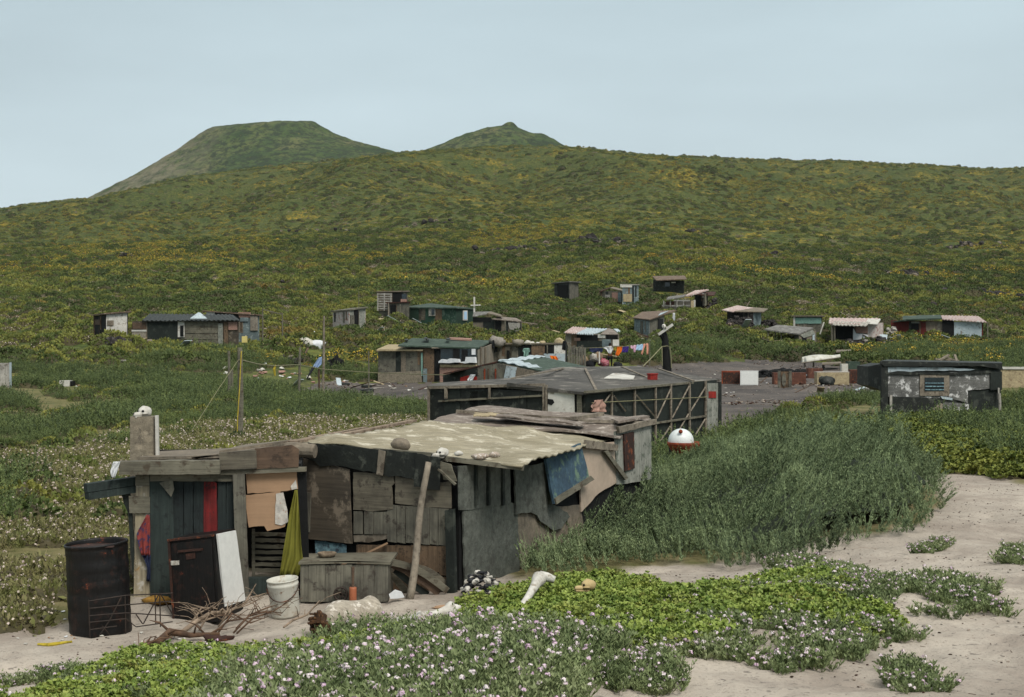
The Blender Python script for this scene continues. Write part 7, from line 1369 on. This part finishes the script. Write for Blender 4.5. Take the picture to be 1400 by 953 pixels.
x, y, z, s_ = clusters(cs, 13, .3); s2_ = s_.copy(); scatter('litter', 'small pale scraps of litter strewn around the shacks', 'litter_scrap', x, y, z, .35, 1.3, cat='litter', sfun=lambda a, b: s2_)
x, y, z = candidates(16000, 5, 26, [SAND], .42); k = clear_of(x, y, .05); x, y, z = x[k][:5500], y[k][:5500], z[k][:5500]
source('sand_debris_piece', [], [])
for i, m_ in enumerate(('twig', 'drift', 'rust', 'shell', 'stone_pale', 'log_core')):
    o = (G().beam((-1.6, 0, 0), (1.6, .3, .1), .25, .2) if i in (0, 1) else G().blob((0, 0, 0), (1, .8, .45), .35, 80+i, 6, 4)).build('piece_src', m_); COL.objects.unlink(o); SRC['sand_debris_piece'].objects.link(o)
k = fbm(x*.9, y*.9, 190, 3) > .47; x, y, z = x[k], y[k], z[k]; scatter('sand_debris', 'tiny twigs, shells and pebbles strewn over the pale sand', 'sand_debris_piece', x, y, z, .003, .014, cat='debris')
x, y, z = candidates(16000, 55, 110, [GRAVEL], .3); k = clear_of(x, y, .1) & (fbm(x*.5, y*.2, 195, 3) > .5); x, y, z = x[k][:2500], y[k][:2500], z[k][:2500]; scatter('gravel_debris', 'loose stones and rubbish bits over the dark gravel lot', 'sand_debris_piece', x, y, z+.02, .02, .075, cat='debris')
x, y, z = candidates(9000, 20, 95, DK+[MEAD[0]], .46); k = clear_of(x, y, .35) & ~inpoly(*proj(x, y, z), GRAVEL); x, y, z = x[k][:1500], y[k][:1500], z[k][:1500]; scatter('mixed_tufts', 'lighter green leafy tufts mixed into the scrub', 'hill_plant', x, y, z, .3, .75, sink=.02)
source('scrap_piece', [], [])
for i, m_ in enumerate(('wood_pale', 'wood_grey', 'wood_brown', 'white_peel', 'rust', 'galv', 'tar_black', 'cream')):
    g_ = G().beam((-.7, 0, .03), (.7, .1, .12+.25*(i % 3)), .16+.3*(i % 2), .03) if i != 6 else G().lathe((0, 0, .05), [(.2, 0), (.33, .0), (.35, .09), (.33, .18), (.2, .18), (.2, 0)], 14)
    o = g_.build('scrap_src', m_); COL.objects.unlink(o); SRC['scrap_piece'].objects.link(o)
cs = [(590, 80, 3, 1), (640, 77, 3, 1), (690, 80, 3, 1), (740, 78, 3, 1), (800, 87, 2.5, .9), (700, 110, 3, 1), (820, 96, 2.5, 1), (250, 96, 3, .9), (300, 95, 3, 1), (160, 99, 1.5, .8), (345, 99, 2, 1), (545, 122, 2.5, 1), (600, 121, 3, .9), (680, 115, 2.5, 1), (880, 110, 2, 1), (930, 142, 2.5, 1), (960, 144, 2, 1), (1010, 130, 3, 1), (1080, 114, 3, 1), (1120, 120, 2.5, 1), (1170, 117, 3, 1.1), (1215, 122, 3, 1), (1260, 121, 3, 1.1), (1320, 120, 3, 1), (850, 152, 2.5, .9), (1060, 82, 4, .6), (1150, 84, 3, .7), (530, 81, 1.5, .8), (480, 113, 2, .7), (1225, 72, 2.5, .8), (1195, 60, 1.0, .6)]
x, y, z, s_ = clusters(cs, 9, .35); k = clear_of(x, y, .1); x, y, z, s_ = x[k], y[k], z[k], s_[k]; s3_ = s_.copy(); scatter('scrap_wood', 'scrap boards, sheets and tyres lying around the shacks', 'scrap_piece', x, y, z, .5, 1.3, cat='scrap', sfun=lambda a, b: s3_)
# ---- single bushes one can pick out on the slope, and the biggest rocks
bush_me = [mk_bush(1.0, .95, 620, .13, .09).mesh('bush_leaves', [LM['hilld'], PM['yellow']]) for _ in range(3)]; stem_me = None
gb_ = 'bushes standing out on the slope'
for k_, (px0, Y0, s_, lab) in enumerate(((297, 150, 1.5, 'round dark bush straight above the long dark shack'), (245, 185, 1.6, 'dark bush higher up left of the one above the long shack'), (600, 175, 1.3, 'dark bush above the green house'), (1330, 200, 2.2, 'widest dark bush, high on the right slope'), (175, 185, 1.6, 'dark bush above the small white walled shed'),
        (1250, 230, 1.4, 'dark bush left of the widest one on the right slope'), (45, 170, 1.2, 'dark bush near the left edge of the slope'), (725, 150, 1.1, 'low bush left of the small dark open hut'), (1075, 155, 1.3, 'bush on the slope above the open sided shelter'), (1215, 140, 1.2, 'bush between the ramshackle shack and the red shack'))):
    g0 = gpx(px0, Y0); rt_ = thing('bush', lab, 'bush', g0, gb_); ob = bpy.data.objects.new('leaves', bush_me[k_ % 3]); COL.objects.link(ob); ob.parent = rt_; rt_.scale = (s_, s_*.9, s_*.8); rt_.rotation_euler = (0, 0, k_*1.3)
    st = G(); rr = random.Random(k_)
    for j in range(5): a_ = rr.uniform(0, 6.28); st.tube([(g0.x, g0.y, g0.z-.1), (g0.x+.25*math.cos(a_), g0.y+.25*math.sin(a_), g0.z+.35), (g0.x+.6*math.cos(a_), g0.y+.6*math.sin(a_), g0.z+.65)], [.05, .035, .015], 5)
    st.build('stems', 'twig', rt_)
for px0, Y0, r_, lab in ((1322, 214, 2.0, 'largest black rock on the right slope'), (1240, 262, 1.6, 'black rock left of the largest one on the right slope'), (165, 96, .9, 'black mound just below the small white walled shed'), (805, 330, 2.6, 'dark rock outcrop high above the small dark open hut'), (692, 305, 2.2, 'dark rock outcrop left of the one above the dark open hut')):
    c0 = gpx(px0, Y0); g = G(); rr = random.Random(px0)
    for j in range(7): g.blob(c0+Vector((rr.uniform(-1, 1)*r_, rr.uniform(-.5, .5)*r_, rr.uniform(-.1, .25)*r_)), (r_*rr.uniform(.3, .7), r_*.5, r_*rr.uniform(.3, .55)), .4, px0+j, 10, 7)
    g.build('rock_outcrop', 'lava', None, lab, 'rock')
